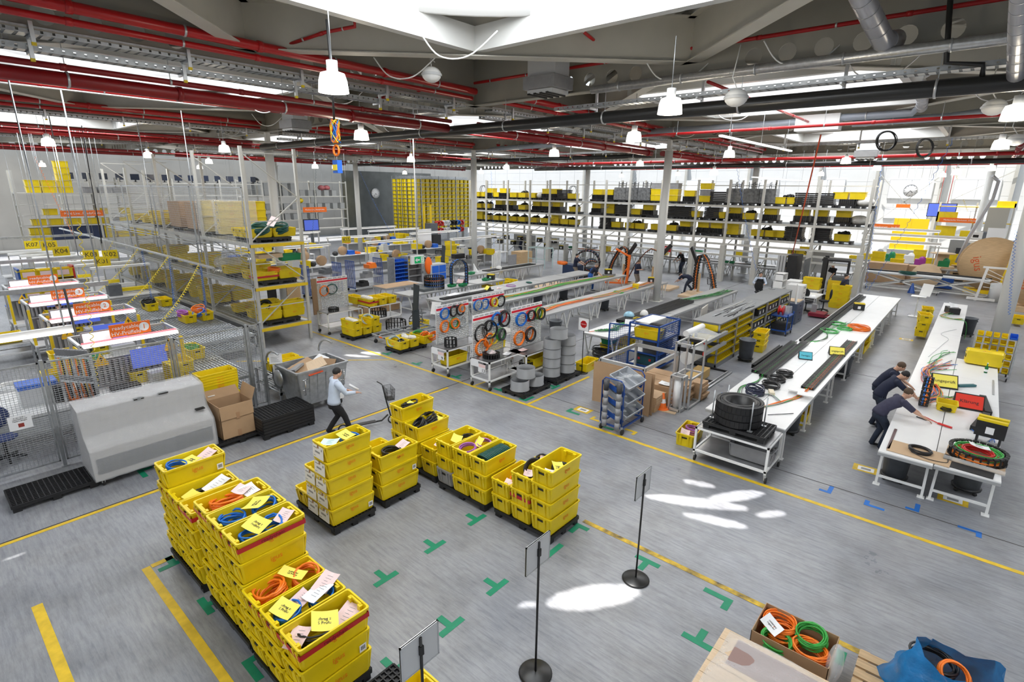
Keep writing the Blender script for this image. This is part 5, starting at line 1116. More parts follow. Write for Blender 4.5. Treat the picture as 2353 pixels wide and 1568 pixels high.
for i,(x,y,l) in enumerate(((-2.75,13.85,'round grey waste bin under the front end of the wide bench'),(-2.62,19.6,'grey waste bin under the middle of the wide bench'),(-.45,12.9,'black waste bin under the front of the narrow bench'),(.72,13.35,'dark waste bin with orange lettering under the outer front table'),(.30,29.3,'grey waste bin standing at the far side of the narrow bench'),(-13.6,22.8,'grey waste bin under the orange cable row'),(-16.4,21.0,'dark waste bin under the bib overalls row'),(-12.2,16.8,'grey waste bin behind the peg board of trolley six'),(-16.6,23.5,'second dark waste bin under the bib overalls row'))): trash(l,(x,y,0),1.0)
crate((-2.75,14.9,0),.1,'yellow crate under the wide bench behind the waste bin'); crate((-2.7,23.5,0),0,'yellow crate under the far part of the wide bench'); crate((-2.7,24.4,0),0,'second yellow crate under the far part of the wide bench'); crate((-2.7,24.4,.3),0,'yellow crate stacked under the far part of the wide bench')
crate((-4.42,11.75,0),.1,'yellow crate with purple cable on the floor behind the white trolley'); coil((-4.42,11.9,.16),PUR,'purple coil in the crate behind the white trolley',.15,.014,7,.1); paper((-4.45,11.5,.26),(.3,.3,.4),'pink slip in the crate behind the white trolley',PINK)
rt=frame_trolley('trolley','white trolley with the big black chain coil on a pallet',(-3.98,10.86,0),1.55,.98,.80,.22); crate_grey((-2.85,11.3,.27),PI/2,'light grey crate on the lower shelf of the white trolley')
pallet((-3.22,11.36,.805),0,'black pallet on top of the white trolley')
def big_coil():
    r=T('chain_coil','big rolled up black cable chain on the white trolley','cable chain',(-3.28,11.4,.957)); mb=MB(); n=34
    for row_ in range(3):
        for i in range(n):
            a=2*PI*(i+.5*(row_%2))/n; mb.bar((.47*cos(a),.47*sin(a),.03+.165*row_),(.47*cos(a),.47*sin(a),.17+.165*row_),.085,.03,up=(cos(a),sin(a),0))
    mb.lathe([(.40,0),(.465,0),(.465,.5),(.43,.5),(.40,.47),(.40,0)],40); P('outer_turn',mb,BLK2,r)
    P('middle_turn',MB().lathe([(.36,0),(.395,0),(.395,.49),(.36,.49),(.36,0)],40),mat('chain_dark',(.03,.03,.032),.5),r); P('inner_turn',MB().lathe([(.29,0),(.355,0),(.355,.50),(.29,.50),(.29,0)],40),BLK2,r)
    for a in (PI*1.12,PI*1.75,.25,PI*.75): P('rod',MB().cyl((.53*cos(a),.50*sin(a),0),.014,.66,8).box(.53*cos(a)-.05,.53*cos(a)+.05,.5*sin(a)-.03,.5*sin(a)+.03,0,.02),GALV,r)
big_coil()
# ---- narrow bench with the two men
o=crate((.78,20.4,Z+.0),0,'yellow crate lying on its side at the end of the wide table'); o.rotation_euler=(0,PI/2,PI/2); o.location=(.75,20.75,Z+.23)
r=T('bottle','green bottle with a white label beside the tipped yellow crate','bottle',(.83,20.05,Z)); P('glass',MB().lathe([(0,0),(.04,0),(.042,.16),(.016,.22),(.015,.28),(0,.28)],14),mat('green_glass',(.01,.16,.04),.15),r); P('label_sheet',MB().lathe([(.043,.04),(.043,.11)],14),PAP,r); P('cap',MB().cyl((0,0,.28),.016,.02,10),PAP,r)
wedge((-.02,17.75,Z),.25,YPAP,'ungeprüft','yellow sign wedge between the cables and cutter on the narrow bench',s=1.35); wedge((.52,16.3,Z),.1,mat('red_card',(.75,.035,.015),.5),'Klärung','red sign wedge on the outer table',s=1.35)
b=crate_body(.42,.42,.2,True); b.box(-.19,.19,-.01,.01,.02,.1); O('parts_bin',b,YEL,'square yellow bin with dark cables in front of the red sign wedge','bin',(.13,15.8,Z),.05); coil((.13,15.7,Z+.03),BKC,'dark cable in the square yellow bin',.12,.012,5,.05)
chain_ring((-.38,15.75,Z+.36),'upright chain ring with blue and orange cables beside the leaning man',.34,.16,20,(PI/2,0,PI/2),ins=(BLUC,ORC),w=.05)
for i,(m,l) in enumerate(((ORC,'%s orange cable of the fan spreading over the narrow bench'),(BKC,'%s black cable of the fan spreading over the narrow bench'),(GRC,'%s green cable of the fan spreading over the narrow bench'),(REDC,'%s red cable of the fan spreading over the narrow bench'),(BLUC,'%s blue cable of the fan spreading over the narrow bench'))):
    for k in range(4): wire([(-.40+U(-.1,.1),16.0,Z+.05),(-.15+U(-.2,.2),16.8+U(-.2,.2),Z+.03),(-.35+U(-.15,.2),18.0+U(-.3,.3),Z+.04+.02*k),(-.55+U(-.05,.2),19.0+U(-.3,.3),Z+.03),(-.1+U(-.3,.3),20.2+U(-.6,.6),Z+.02)],m,l%ORD[k],.012 if m in(ORC,BKC) else .008,g='cables of the fan over the narrow bench')
wires(6,[(-.3,15.9,Z),(.0,16.6,Z),(.35,16.9,Z),(.45,17.1,Z)],.1,[GRC,ORC,BKC],'%s cable end reaching toward the red sign wedge')
wires(5,[(-.5,19.8,Z),(-.35,21,Z),(-.2,21.7,Z),(.0,22,Z)],.14,[GRC,GRC,BKC],'%s thin green wire end on the narrow bench')
wire([(-.55,20.8,Z+.01),(-.3,23,Z+.01),(-.2,24,Z+.01),(-.45,24.8,Z+.01),(-.05,26,Z+.01)],GYC,'single thin grey cable snaking along the narrow bench',.006)
O('cable_box',MB().prism([(-.2,-.3,0),(.2,-.3,0),(.2,.3,0),(-.2,.3,0)],(0,0,.26)),BLK,'black box with red edge full of cables at the far narrow bench','box',(-.35,29.6,Z),.3); paper((-.35,29.7,Z+.30),(.4,.2,.3),'white sheet on the black cable box',PAP,.3,.45)
wires(5,[(-.4,29.2,Z+.05),(-.6,28.5,Z),(-.2,28.1,Z),(.1,28.4,Z)],.12,[GRC,ORC,GRC],'%s cable hanging out of the black cable box'); wire([(-.2,28.2,Z),(.15,28.0,Z),(.25,28.0,.5),(.26,27.9,.15)],GRC,'green cable hanging down the bench side by the waste bin',.012)
for i,(a,b_,l) in enumerate((((.78,17.3),(.9,16.0),'black folded chain profile beyond the red sign wedge'),((.86,15.9),(.66,14.7),'black chain profile angled toward the yellow striped case'))): O('chain_profile',MB().bar((*a,Z+.05),(*b_,Z+.05),.13,.10),BLK2,l,'cable chain')
wires(4,[(.66,14.8,Z),(.8,14.5,Z),(1.0,14.6,Z),(.95,14.2,Z)],.08,[BLUC,BLUC,GYC],'%s blue wire curling above the yellow striped case')
O('tool',MB().bar((.28,18.0,Z+.03),(.62,18.35,Z+.03),.10,.05),mat('teal_tool',(.02,.12,.14),.45),'dark teal cable cutter beside the yellow sign wedge','tool'); O('ruler',MB().box(-.02,.02,-.75,.75,0,.008),ALU,'aluminium ruler along the outer table edge','ruler',(1.0,18.6,Z)); O('steel_strip',MB().box(-.025,.025,-.62,.62,0,.008),mat('dark_strip',(.13,.08,.08),.4),'dark metal strip set along the front table edge','strip',(-.62,13.0,Z))
O('pliers',MB().bar((-.22,14.85,Z+.02),(.05,14.6,Z+.02),.02,.015).bar((.05,14.6,Z+.02),(.3,14.5,Z+.02),.05,.03),REDC,'red handled pliers on the front white table','tool'); O('pen',MB().bar((-.35,14.75,Z+.01),(-.15,14.65,Z+.01),.018),TXT,'black pen on the front white table','pen')
cs=case((.9,14.15,Z+.16),'black case with yellow straps held over the round chain',None,-.1,1.2)
P('stand_leg',MB().box(-.2,-.16,-.12,.1,-.16,0),BLK,cs); P('stand_leg',MB().box(.16,.2,-.12,.1,-.16,0),BLK,cs)
O('cardboard_sheet',MB().box(-.5,.5,-.32,.32,0,.008),mat('cardboard_light',(.52,.36,.22),.75),'brown card sheet under the small black coil at the bench front','cardboard',(-.12,12.58,Z),-.06); coil((-.12,12.65,Z+.01),BKC,'small black coil on the brown card sheet',.17,.012,7,.05); wire([(-.25,12.5,Z+.02),(.0,12.35,Z+.02),(.3,12.4,Z+.02),(.32,12.6,Z+.02)],BKC,'loose black cable end on the brown card sheet',.007)
O('cardboard_sheet',MB().box(-.45,.45,-.42,.42,0,.008),MATS['cardboard_light'],'brown card sheet under the round chain with red and green cables','cardboard',(.72,13.0,Z),-.05)
chain_ring((.74,13.1,Z+.012),'round black chain lying flat around red and green cables',.43,.17,24,w=.06); coil((.74,13.1,Z+.06),REDC,'red cable coil inside the flat round chain',.22,.014,11,.08); coil((.74,13.1,Z+.1),GRC,'green cable coil inside the flat round chain',.33,.013,5,.06,seed=2); coil((.72,13.05,Z+.05),ORC,'orange cable coil at the edge of the flat round chain',.36,.012,3,.04,seed=3); paper((.74,13.2,Z+.21),(.1,.2,.3),'white folded sheet on the red cable coil',PAP,.34,.14)
O('black_sheet',MB().box(-.35,.3,-.16,.16,0,.006),BLK,'black plastic sheet at the front edge of the outer table','sheet',(.7,12.42,Z),-.08); O('bubble_roll',MB().tube([(-.5,.08,.04),(.4,-.02,.04)],.05,8),PLASTIC,'crumpled clear wrap along the front edge of the outer table','wrap',(.75,12.55,Z))
# ---- row with black chains and green wires
for k in range(3): chain_strip(-10.05+.24*k,18.0,23.8,.22,.12,'%s wide black chain lying on the grey table row'%ORD[k],pitch=.1)
for j in range(2): wires(9,[(-9.7,18.2,Z+.05),(-9.7,17.4,Z+.03),(-9.55,16.9,Z),(-9.9,16.3+.3*j,Z)],.16,[GRC,GRC,DGC,BKC],('%s green wire end before the black chains','%s short green wire end before the black chains')[j])
for j in range(2): wires(10,[(-9.85,23.7,Z+.06),(-9.6,25.0,Z+.05),(-9.4,26.5,Z+.02),(-9.5+.2*j,28.2,Z)],.2,[GRC,DGC,BKC,GRC],('%s green wire running on past the black chains','%s dark wire running on past the black chains')[j])
O('blue_bag',MB().ell((0,0,.12),.22,.2,.18,12,8),mat('pale_blue_film',(.35,.62,.78),.3,noise=.2,scale=9,bump=.5),'pale blue and white bag at the foot of the column','bag',(-10.1,18.9,Z)); O('white_bag',MB().ell((0,0,.12),.16,.2,.2,12,8),MATS['white_plastic'],'white plastic bag at the foot of the column','bag',(-9.75,19.5,Z)); crate_small=O('parts_bin',crate_body(.3,.3,.14,True),YEL,'small yellow bin by the white bag at the column','bin',(-9.6,18.7,Z))
wedge((-9.5,17.9,Z),.4,PAP,'','white sign wedge at the end of the black chains'); wire([(-10.1,16.0,Z+.01),(-9.8,16.9,Z+.01),(-9.6,17.7,Z+.01),(-9.5,18.1,Z+.01)],ORC,'thin orange cable along the white end table',.009)
# ---- orange cable row, bib row, others
for j in range(2): wires(6,[(-13.4,17.5,Z),(-13.6,19.5,Z),(-13.3,22.5,Z),(-13.4,27.5,Z)],.22,[ORC,ORC,GRC,GYC],('%s long cable on the orange cable row','%s additional cable on the orange cable row')[j],.012)
coil((-13.3,23.6,Z),mat('light_green_cable',(.1,.48,.13)),'green coil on the orange cable row',.25,.012,5,.04); O('yellow_hood',crate_body(.35,.5,.2,True),YEL,'yellow open box on the orange cable row','box',(-13.3,25.4,Z),.4); case((-13.5,27.6,Z),'black case with yellow straps at the far end of the orange cable row',None,.3); paper((-13.7,27.0,Z+.01),(0,0,.3),'white drawing sheet on the orange cable row',PAP,.6,.8)
for j in range(2): wires(7,[(-16.6,18.5,Z),(-16.4,20.5,Z+.02),(-16.6,23.5,Z+.02),(-16.3,28.0,Z)],.2,[GRC,ORC,GRC],('%s cable on the bib overalls row','%s further cable on the bib overalls row')[j],.012)
wires(1,[(-16.5,17,Z),(-16.2,18.5,Z),(-16.5,20,Z),(-16.4,21,Z)],.02,[GRC],'%s lone green cable at the near end of the bib row'); case((-16.5,27.9,Z+.12),'black and yellow case before the man in bib overalls',None,.8); O('grey_box',MB().box(-.25,.25,-.35,.35,0,.12),GRY,'flat grey box before the man in bib overalls','box',(-16.5,28.0,Z))
chain_strip(-18.3,16.2,19.6,.3,.06,'flat black chain on the bare row behind the peg boards'); paper((-18.7,17.4,Z+.01),(0,0,.2),'white drawing on the bare row',PAP,.5,.8); wedge((-18.4,19.4,Z),-.4,YPAP,'','black wedge with a yellow note on the bare row'); coil((-18.4,21.2,Z),PUR,'thin purple coil on the bare row',.25,.01,3,.02); O('dark_roll',MB().ell((0,0,.04),.22,.12,.05,12,6),DGC,'dark green flat roll on the bare row','roll',(-18.3,22.6,Z)); paper((-18.35,20.2,Z+.01),(0,0,.5),'pink sheet on the bare row',PINK)
chain_ring((-20.75,17.9,Z),'tall black chain ring with orange and blue strips on the short row',.50,.62,30,ins=(BLUC,BLUC,ORC),w=.05); O('grey_tray',MB().box(-.6,.4,-.35,.35,0,.13),mat('slate',(.10,.11,.115),.5),'dark grey tray before the tall chain ring','tray',(-20.7,17.2,Z))
def chain_arc(loc,rz,label,R_=.75,h=1.5,m2=BLUC,w=.16,kind='n'):
    r=T('chain_arc',label,'cable chain',loc,rz); pts=[]
    if kind=='n': pts=[(-R_+.0,0,.1)]+[(-R_*cos(PI*i/10),0,h-R_+R_*sin(PI*i/10)) for i in range(11)]+[(R_,0,.0)]
    else: pts=[(-1.3,0,h+.5),(-.9,0,h+.15),(-.62,0,h-.4)]+[(-.5,0,h*.5),(-.55,0,.3)]+[]
    mb=MB(); cb=MB()
    for a,b in zip(pts,pts[1:]):
        a=Vector(a);b=Vector(b); n=max(1,int((b-a).length/.13))
        for k in range(n): p=a+(b-a)*(k/n); q=a+(b-a)*((k+.8)/n); mb.bar(p-V3(0,w/2,0),q-V3(0,w/2,0),.03,.09,up=(0,1,0)); mb.bar(p+V3(0,w/2,0),q+V3(0,w/2,0),.03,.09,up=(0,1,0)); mb.bar(p-V3(0,w/2,0),p+V3(0,w/2,0),.05,.05)
    P('links',mb,BLK2,r)
    for k in (-1,0,1): t=MB(); t.tube([(x,k*w*.28,z) for x,y,z in pts],.018,6); P('cable',t,m2,r)
    return r
chain_arc((-20.6,19.5,Z),PI*.4,'black chain arch with blue cables rising from the short table row',.45,1.35,BLUC,.3)
for x,y,l in ((-20.5,18.9,'green tray with white parts before the chain arch'),(-20.2,19.4,'second green tray beside the black wedge'),(-20.6,21.6,'green tray at the far end of the short row'),(-22.8,22.6,'green tray on the far row of tables')): O('green_tray',crate_body(.34,.55,.12,True),GRN,l,'tray',(x,y,Z),.3)
wedge((-20.9,19.9,Z),.3,PINK,'','black wedge with a pink note by the green trays'); case((-20.6,22.0,Z),'black case with yellow lid near the green tray of the short row',None,.4)
chain_strip(-23.0,24.0,28.8,.5,.05,'wide flat black chain on the far row'); O('white_fin',MB().prism([(-.2,0,0),(.2,0,0),(-.2,0,.5)],(0,.04,0)),WHP,'white upright fin on the far row','panel',(-23.2,23.4,Z)); O('white_bag',MB().ell((0,0,.1),.2,.2,.15,10,6),MATS['white_plastic'],'white bag on the far row beside the column','bag',(-22.9,25.2,Z))
for k in range(3): crate((-20.3,21.6,.14*k),PI/2+.1,'%s yellow crate nested on the floor between the short and bare rows'%('lowest','middle','topmost')[k])
for x,y,l in ((-22.0,24.6,'yellow crate under the far row'),(-22.0,25.3,'second yellow crate under the far row'),(-9.6,16.9,'yellow crate under the white end table'),(-9.8,18.0,'yellow crate under the grey chain table')): crate((x,y,0),PI/2,l)
coil((-9.6,16.2,.02),BKC,'black cable heap under the white end table',.35,.02,9,.2); O('green_tray',crate_body(.4,.7,.2,True),GRN,'dark green tray under the white end table','tray',(-9.75,16.9,.32))
for x,y,l,w_,d in ((-20.5,26.3,'large wooden board lying on a pallet behind the bare row',2.2,2.6),(-19.2,31.5,'wooden board on the floor by the round chain bundle',1.6,1.2),(-14.3,30.9,'wooden board under the chain stands',1.4,1.6),(-11.6,29.9,'plywood base under the bending man',1.8,2.0)): O('wooden_board',MB().box(-w_/2,w_/2,-d/2,d/2,.0,.12),WOODL,l,'board',(x,y,0),.05)
O('white_box',MB().box(-.6,.6,-.3,.3,0,.5),WHP,'white box unit on the floor behind the bare row','box',(-19.9,24.0,0),.1)
# chain stands beyond the tables
r=chain_ring((-20.2,31.3,1.0),'huge upright black chain ring bundle on a stand',.85,.55,26,(PI/2,0,.5),ins=(BLUC,ORC),w=.10); O('tool_stand',MB().box(-.6,.6,-.4,.4,0,.85),mat('tool_blue',(.02,.04,.10),.4),'dark tool chest under the huge chain ring','tool chest',(-20.9,30.6,0)); coil((-21.6,30.3,.86),ORC,'orange and green coil on the dark tool chest',.32,.02,9,.1); chain_ring((-19.3,30.4,.9),'tilted chain wheel with orange and blue cables',.42,.3,18,(.8,0,.3),ins=(ORC,BLUC),w=.07); O('tool_stand',MB().box(-.35,.35,-.35,.35,0,.85),BLK,'black stand under the tilted chain wheel','stand',(-19.3,30.4,0))
def arm_stand(x,y,rz,l):
    r=T('chain_stand',l,'chain stand',(x,y,0),rz); P('post',MB().box(-.05,.05,-.05,.05,0,1.2),WOOD,r); pts=[(1.5,0,.4),(1.1,0,1.3),(.55,0,2.05),(.2,0,2.3),(-.15,0,2.2),(-.3,0,1.7),(-.35,0,.9),(-.3,0,.2)]; mb=MB(); cb=MB()
    for a,b in zip(pts,pts[1:]):
        a=Vector(a);b=Vector(b); n=max(1,int((b-a).length/.14))
        for k in range(n): p=a+(b-a)*(k/n); q=a+(b-a)*((k+.8)/n); mb.bar(p-V3(0,.12,0),q-V3(0,.12,0),.035,.12,up=(0,1,0)); mb.bar(p+V3(0,.12,0),q+V3(0,.12,0),.035,.12,up=(0,1,0)); mb.bar(p-V3(0,.12,0),p+V3(0,.12,0),.05,.06)
    P('links',mb,BLK2,r); cb.tube(pts,.035,6); P('cable',cb,ORC,r); m2=MB(); m2.bar((-.3,0,1.75),(-1.0,0,2.6),.24,.09,up=(0,1,0)); P('arm',m2,BLK2,r); P('base',MB().box(-.6,1.7,-.35,.35,0,.1),WOODL,r); return r
arm_stand(-12.0,30.6,-.55,'black chain arch with orange cables on a wooden base beside the bending man'); arm_stand(-15.3,31.3,PI+.3,'black chain arch standing behind the man in tan trousers'); arm_stand(-17.2,31.0,PI-.35,'leaning black chain arm on the orange lifting frame')
r=T('lifting_frame','orange floor crane holding the leaning chain arm','floor crane',(-16.6,30.4,0)); P('mast',MB().bar((0,0,.1),(.1,0,1.9),.12),ORS,r); P('leg',MB().bar((-.1,-.1,.1),(-1.3,-.6,.08),.10),ORS,r); P('leg',MB().bar((-.1,.1,.1),(-1.2,.7,.08),.10),ORS,r); P('boom',MB().bar((.1,0,1.8),(-.9,0,2.2),.10),ORS,r); P('brace',MB().bar((-.5,-.2,.1),(.05,0,1.2),.06),ORS,r)
coil((-15.0,29.3,.05),GYC,'silver grey cable heap on the floor by the lifting frame',.3,.03,7,.2)
# ---------------------------------------------------------------- long pallet rack across the hall
RC=crate_body(.82,.62,.40,True).mesh('plastic_crate',YEL); RCG=crate_body(.82,.62,.40,True).mesh('plastic_crate',GRY)
PM=MB(); PM.box(-.58,.58,-.42,.42,.10,.15)
for x in (-.5,0,.5): PM.box(x-.07,x+.07,-.4,.4,0,.1)
PMM=PM.mesh('plastic_pallet',BLK)
def put(name,me,loc,l,cat,g=None,rz=0): o=link(bpy.data.objects.new(name,me)); o.location=loc; o.rotation_euler=(0,0,rz); return tag(o,l,cat,g)
KX=MB()
for i in range(9): KX.box(-.42+.105*i-.02,-.42+.105*i+.025,-.35,.35,0,.34)
KX.box(-.45,.45,-.35,.35,0,.04); KXM=KX.mesh('chain_stack',BLK2)
BBM=MB()
for i in range(6): BBM.box(-.5+U(-.03,.03),.5+U(-.03,.03),-.38,.38,.115*i,.115*i+.1)
BBMM=BBM.mesh('chain_stack',BLK2)
HPM=MB()
for i in range(9): HPM.ell((U(-.28,.28),U(-.15,.15),U(.02,.12)),U(.1,.2),U(.1,.2),U(.08,.14),8,6)
HPMM=HPM.mesh('chain_heap',BLK2)
WRM=MB(); WRM.box(-.48,.48,-.38,.38,0,.85); WRM.prism([(-.5,-.4,.02),(.5,-.4,.02),(.46,-.36,.9),(-.46,-.36,.9)],(0,.76,0))
WRMM=WRM.mesh('wrapped_load',mat('grey_wrap',(.16,.165,.17),.22,noise=.5,scale=7,bump=.5))
CHM=MB()
for x in (-.3,.05): CHM.bar((x,0,0),(x,0,.45),.04); CHM.bar((x+.25,0,0),(x+.28,0,.42),.04); [CHM.bar((x,0,z),(x+.25,0,z),.04) for z in (.15,.3)]
CHMM=CHM.mesh('chain_end',BLK2)
RKP=[-36.6,-34.5,-31.9,-29.4,-27.3,-24.6,-22.0,-20.0,-17.5,-14.9,-12.8,-10.7,-7.6,-5.0]; LV=[('top',4.97),('middle',3.95),('low',2.93)]
rk=T('pallet_rack','long pale steel pallet rack full of yellow crates and black chains','rack',(0,36.2,0))
for x in RKP:
    P('upright',MB().box(x-.07,x+.07,-.06,.06,0,6.55),STL,rk); P('upright',MB().box(x-.06,x+.06,2.3,2.42,0,6.55),STL,rk)
    mb=MB(); 
    for z0,z1 in ((.4,1.6),(2.2,2.9),(3.2,4.2),(4.4,5.6)): mb.bar((x,0,z0),(x,2.36,z1),.04)
    P('brace',mb,STL,rk)
    if x>-30: P('foot_cladding',MB().box(x-.15,x+.15,-.2,.2,0,2.4),STL,rk)
for nm,z in LV:
    P('shelf',MB().box(RKP[0],RKP[-1],.05,2.35,z-.05,z-.01),GALV,rk); P('beam',MB().box(RKP[0],RKP[-1],-.05,.03,z-.14,z-.01),STL,rk); P('beam',MB().box(RKP[0],RKP[-1],2.36,2.42,z-.14,z-.01),STL,rk)
for z in (2.47,2.11,1.75): P('beam',MB().box(RKP[4] if z<2 else RKP[0],RKP[-1],-.05,.05,z-.06,z+.06),STL,rk)
P('back_rail',MB().box(RKP[0],RKP[-1],2.36,2.40,6.18,6.24),STL,rk)
CON={'top':'-35.9c -35.5a -34.5k -33.8c -32.9k -31.7c -30.7h -29.6c -28.8g -28.1k -27.2k -26.4b -25.5a -23.1k -22.1k -21.1w -20.1w -19.1w -18.2s -16.9s -15.7k -14.6s -13.7b -12.7w -11.6w -10.6w -9.5H -8.5b -7.4b -6.2K -5.4g',
'middle':'-36.0h -34.9h -33.4k -32.1k -30.7h -29.1k -28.1k -27.0k -25.3h -23.1k -21.9d -20.9b -19.7c -18.7k -16.7b -15.9b -15.2c -14.0b -13.5c -12.5k -11.6h -10.3k -8.5k -7.5k -6.3k -5.5g',
'low':'-35.8d -34.9h -33.8h -32.8h -31.7h -30.7h -29.4h -28.2h -27.1d -25.7H -22.2b -21.3c -19.7H -18.0c -16.8h -15.8k -14.5k -13.6k -12.5d -10.5H -9.6c -8.8b -7.3b -6.2h'}
for nm,z in LV:
    cn={}
    for t in CON[nm].split():
        x,k=float(t[:-1]),t[-1]; y=37.0; cn[0]=cn.get(0,0)+1; n=cn[0]; q=ORD[(n-1)%26] if n<=26 else 'late '+ORD[n-27]; lv=nm+' long rack level'
        put('plastic_pallet',PMM,(x,y,z),'black pallet, %s along the %s'%(q,lv),'pallet','rack pallets'); zz=z+.152
        c=lambda dz,l,me=RC,dx=0: put('plastic_crate',me,(x+dx,y-.05,zz+dz),'%s, %s along the %s'%(l,q,lv),'crate','crates on the long rack')
        s=lambda me,l,dz=0,nme='chain_stack': put(nme,me,(x,y,zz+dz),'%s, %s along the %s'%(l,q,lv),'cable chain','chains on the long rack')
        if k=='c': c(0,'yellow crate')
        elif k=='a': c(0,'yellow crate under a black arch'); chain_ring((x,y,zz+.62),'black chain ring standing up, %s along the %s'%(q,lv),.36,.22,18,(PI/2,0,0))
        elif k=='k': s(KXM,'row of black chains under a crate'); c(.345,'yellow crate on black chains')
        elif k=='b': s(BBMM,'black chain block')
        elif k=='h': c(0,'yellow crate heaped with black chain'); s(HPMM,'black chain heap in a crate',.36,'chain_heap')
        elif k=='H': [c(0,l,RC,d) for l,d in (('left yellow crate of a heaped pair',-.43),('right yellow crate of a heaped pair',.43))]; s(HPMM,'wide black chain heap',.36,'chain_heap')
        elif k=='d': [c(.41*i,l) for i,l in enumerate(('lower yellow crate of two','upper yellow crate of two'))]
        elif k=='s': [c(.41*i,l,RCG if (i==2 and x<-16) or (i==1 and x>-15) else RC) for i,l in enumerate(('lower crate of a tall stack','middle crate of a tall stack','upper crate of a tall stack'))]
        elif k=='w': put('wrapped_load',WRMM,(x,y,zz),'grey wrapped load, %s along the %s'%(q,lv),'load','wrapped loads on the rack'); s(CHMM,'bare chain ends on a wrapped load',.86,'chain_end')
        elif k=='K': s(KXM,'black chains under two crates'); c(.345,'left yellow crate on chains',RC,-.43); c(.345,'right yellow crate on chains',RC,.43)
        elif k=='g': put('white_bag',bpy.data.meshes.get('gb') or MB().ell((0,0,.2),.5,.35,.28,12,8).mesh('gb',MATS['white_plastic']),(x,y,zz),'pale plastic bag, %s along the %s'%(q,lv),'bag')
# benches below and behind the rack
for j,(y,h,x0,n) in enumerate(((35.3,.95,-26.9,7),(39.6,.95,-26.9,8),(43.5,1.0,-26.9,8))):
    tp=table_proto(1.0,2.6,h,'V',WHT if j else TOPG)
    for i in range(n): tp((x0+2.65*(i+.5),y+ (3.0 if j==0 else 0),0),PI/2,'%s bench in the %s bench line at the long rack'%(ORD[i],('front','second','rear')[j]),'benches at the long rack')
for i in range(18):
    x=-26.3+1.12*i+U(-.2,.2); y=(38.3,39.6,43.5)[i%3]; k=i%4
    if k==0: O('green_tray',crate_body(.4,.7,.14,True),GRN,'%s green tray on the benches behind the rack posts'%ORD[i//4],'tray',(x,y,1.0),PI/2)
    elif k==1: chain_strip(x,y-.3,y+.3,.9,.08,'%s black chain bundle on the benches behind the rack posts'%ORD[i//4],1.0,pitch=.2)
    elif k==2: O('white_profile',MB().box(-1.2,1.2,-.1,.1,0,.08),WHP,'%s long white profile on the benches behind the rack posts'%ORD[i//4],'profile',(x,y,1.0))
    else: put('plastic_crate',RC,(x,y,1.0),'%s yellow crate on the benches behind the rack posts'%ORD[i//4],'crate')
for i in range(5): wire([(-26+.3*i,38.2+.05*i,1.02),(-22,38.3,1.02),(-17,38.2,1.02),(-12+i*.5,38.4,1.02)],(ORC,BKC,ORC,GRC,BKC)[i],'%s long cable along the front rack bench'%ORD[i],.03)
for i in range(7): put('light_rail',bpy.data.meshes.get('lrail') or MB().box(-1.3,1.3,-.06,.06,0,.07).mesh('lrail',TUBE),(-25.6+2.9*i,40.4,2.45),'%s white strip light over the benches behind the rack'%ORD[i],'strip light')
for i in range(10): case((-34.2+.8*i+(.6 if i>5 else 0),36.9,1.45-.45*(i%2)),'%s black tool case on the low rack beams'%ORD[i],None,0,1.1)
r=T('rack_shelf','low steel shelves of the rack carrying the black tool cases','shelf',(0,36.9,0)); [P('shelf_board',MB().box(-34.8,-26.0,-.3,.3,z-.04,z),STL,r) for z in (1.0,1.45)]; [P('post',MB().box(x-.04,x+.04,-.3,.3,0,1.45),STL,r) for x in (-34.8,-30.4,-26.0)]
O('grey_partition',MB().box(-1.25,1.25,-.03,.03,0,1.9),LGR,'plain grey partition standing between the rack posts','partition',(-30.9,37.4,.0)); O('whiteboard',MB().box(-.8,.8,-.03,.03,.9,1.9).box(-.78,-.72,-.03,.03,0,.9).box(.72,.78,-.03,.03,0,.9),WHP,'white board standing beside the worker seen from behind','board',(-27.6,37.0,0)); O('whiteboard',MB().box(-1.3,1.3,-.03,.03,.9,2.2).box(-1.2,-1.1,-.03,.03,0,.9).box(1.1,1.2,-.03,.03,0,.9),WHP,'wide white board behind the forklift','board',(-8.0,38.4,0))
r=T('hanging_sign','red sign with white lettering hung behind the column','sign',(-16.86,36.0,1.85)); P('plate',MB().box(-.5,.5,-.02,.0,-.2,.2),RED,r); text('2/5',.3,TXW,r,(0,-.025,0),FACE['-y'])
# ---------------------------------------------------------------- tall store with rows of small yellow boxes
st=T('box_store','tall steel store packed with rows of small yellow boxes','rack',(-47,38.4,0)); YB=MB(); b=crate_body(.52,.40,.33,True); YBM=None
mb=MB(); [mb.box(-.03,.03,-.05,.0,0,.0) for _ in range(1)]
NB=13; NR=13; L=8.4; dz=.42; z0=1.35
for i in range(NB+1):
    if i%4==1 or i==0 or i==NB: P('upright',MB().box(-.02,.06,L*i/NB-.04,L*i/NB+.04,0,7.1),GALV,st)
for k in range(6): P('upright',MB().box(-4.2+.84*k-.03,-4.2+.84*k+.03,-.05,.02,0,7.1),GALV,st)
for k in range(NR+1): P('shelf',MB().box(-.55,.03,0,L,z0+dz*k-.035,z0+dz*k-.01).box(-4.2,0,-.02,.5,z0+dz*k-.035,z0+dz*k-.01),GALV if k%4 else ALU,st)
mb=MB()
for i in range(0,NB-1,2): [mb.bar((.06,L*i/NB,z0+dz*3.2*q),(.06,L*(i+1.6)/NB,z0+dz*3.2*(q+1)),.025) or mb.bar((.06,L*(i+1.6)/NB,z0+dz*3.2*q),(.06,L*i/NB,z0+dz*3.2*(q+1)),.025) for q in range(4)]
P('cross_brace',mb,GALV,st); P('back_panel',MB().box(-.75,-.70,.5,L,0,7.1).box(-4.2,-.7,.52,.56,0,7.1),GALV,st)
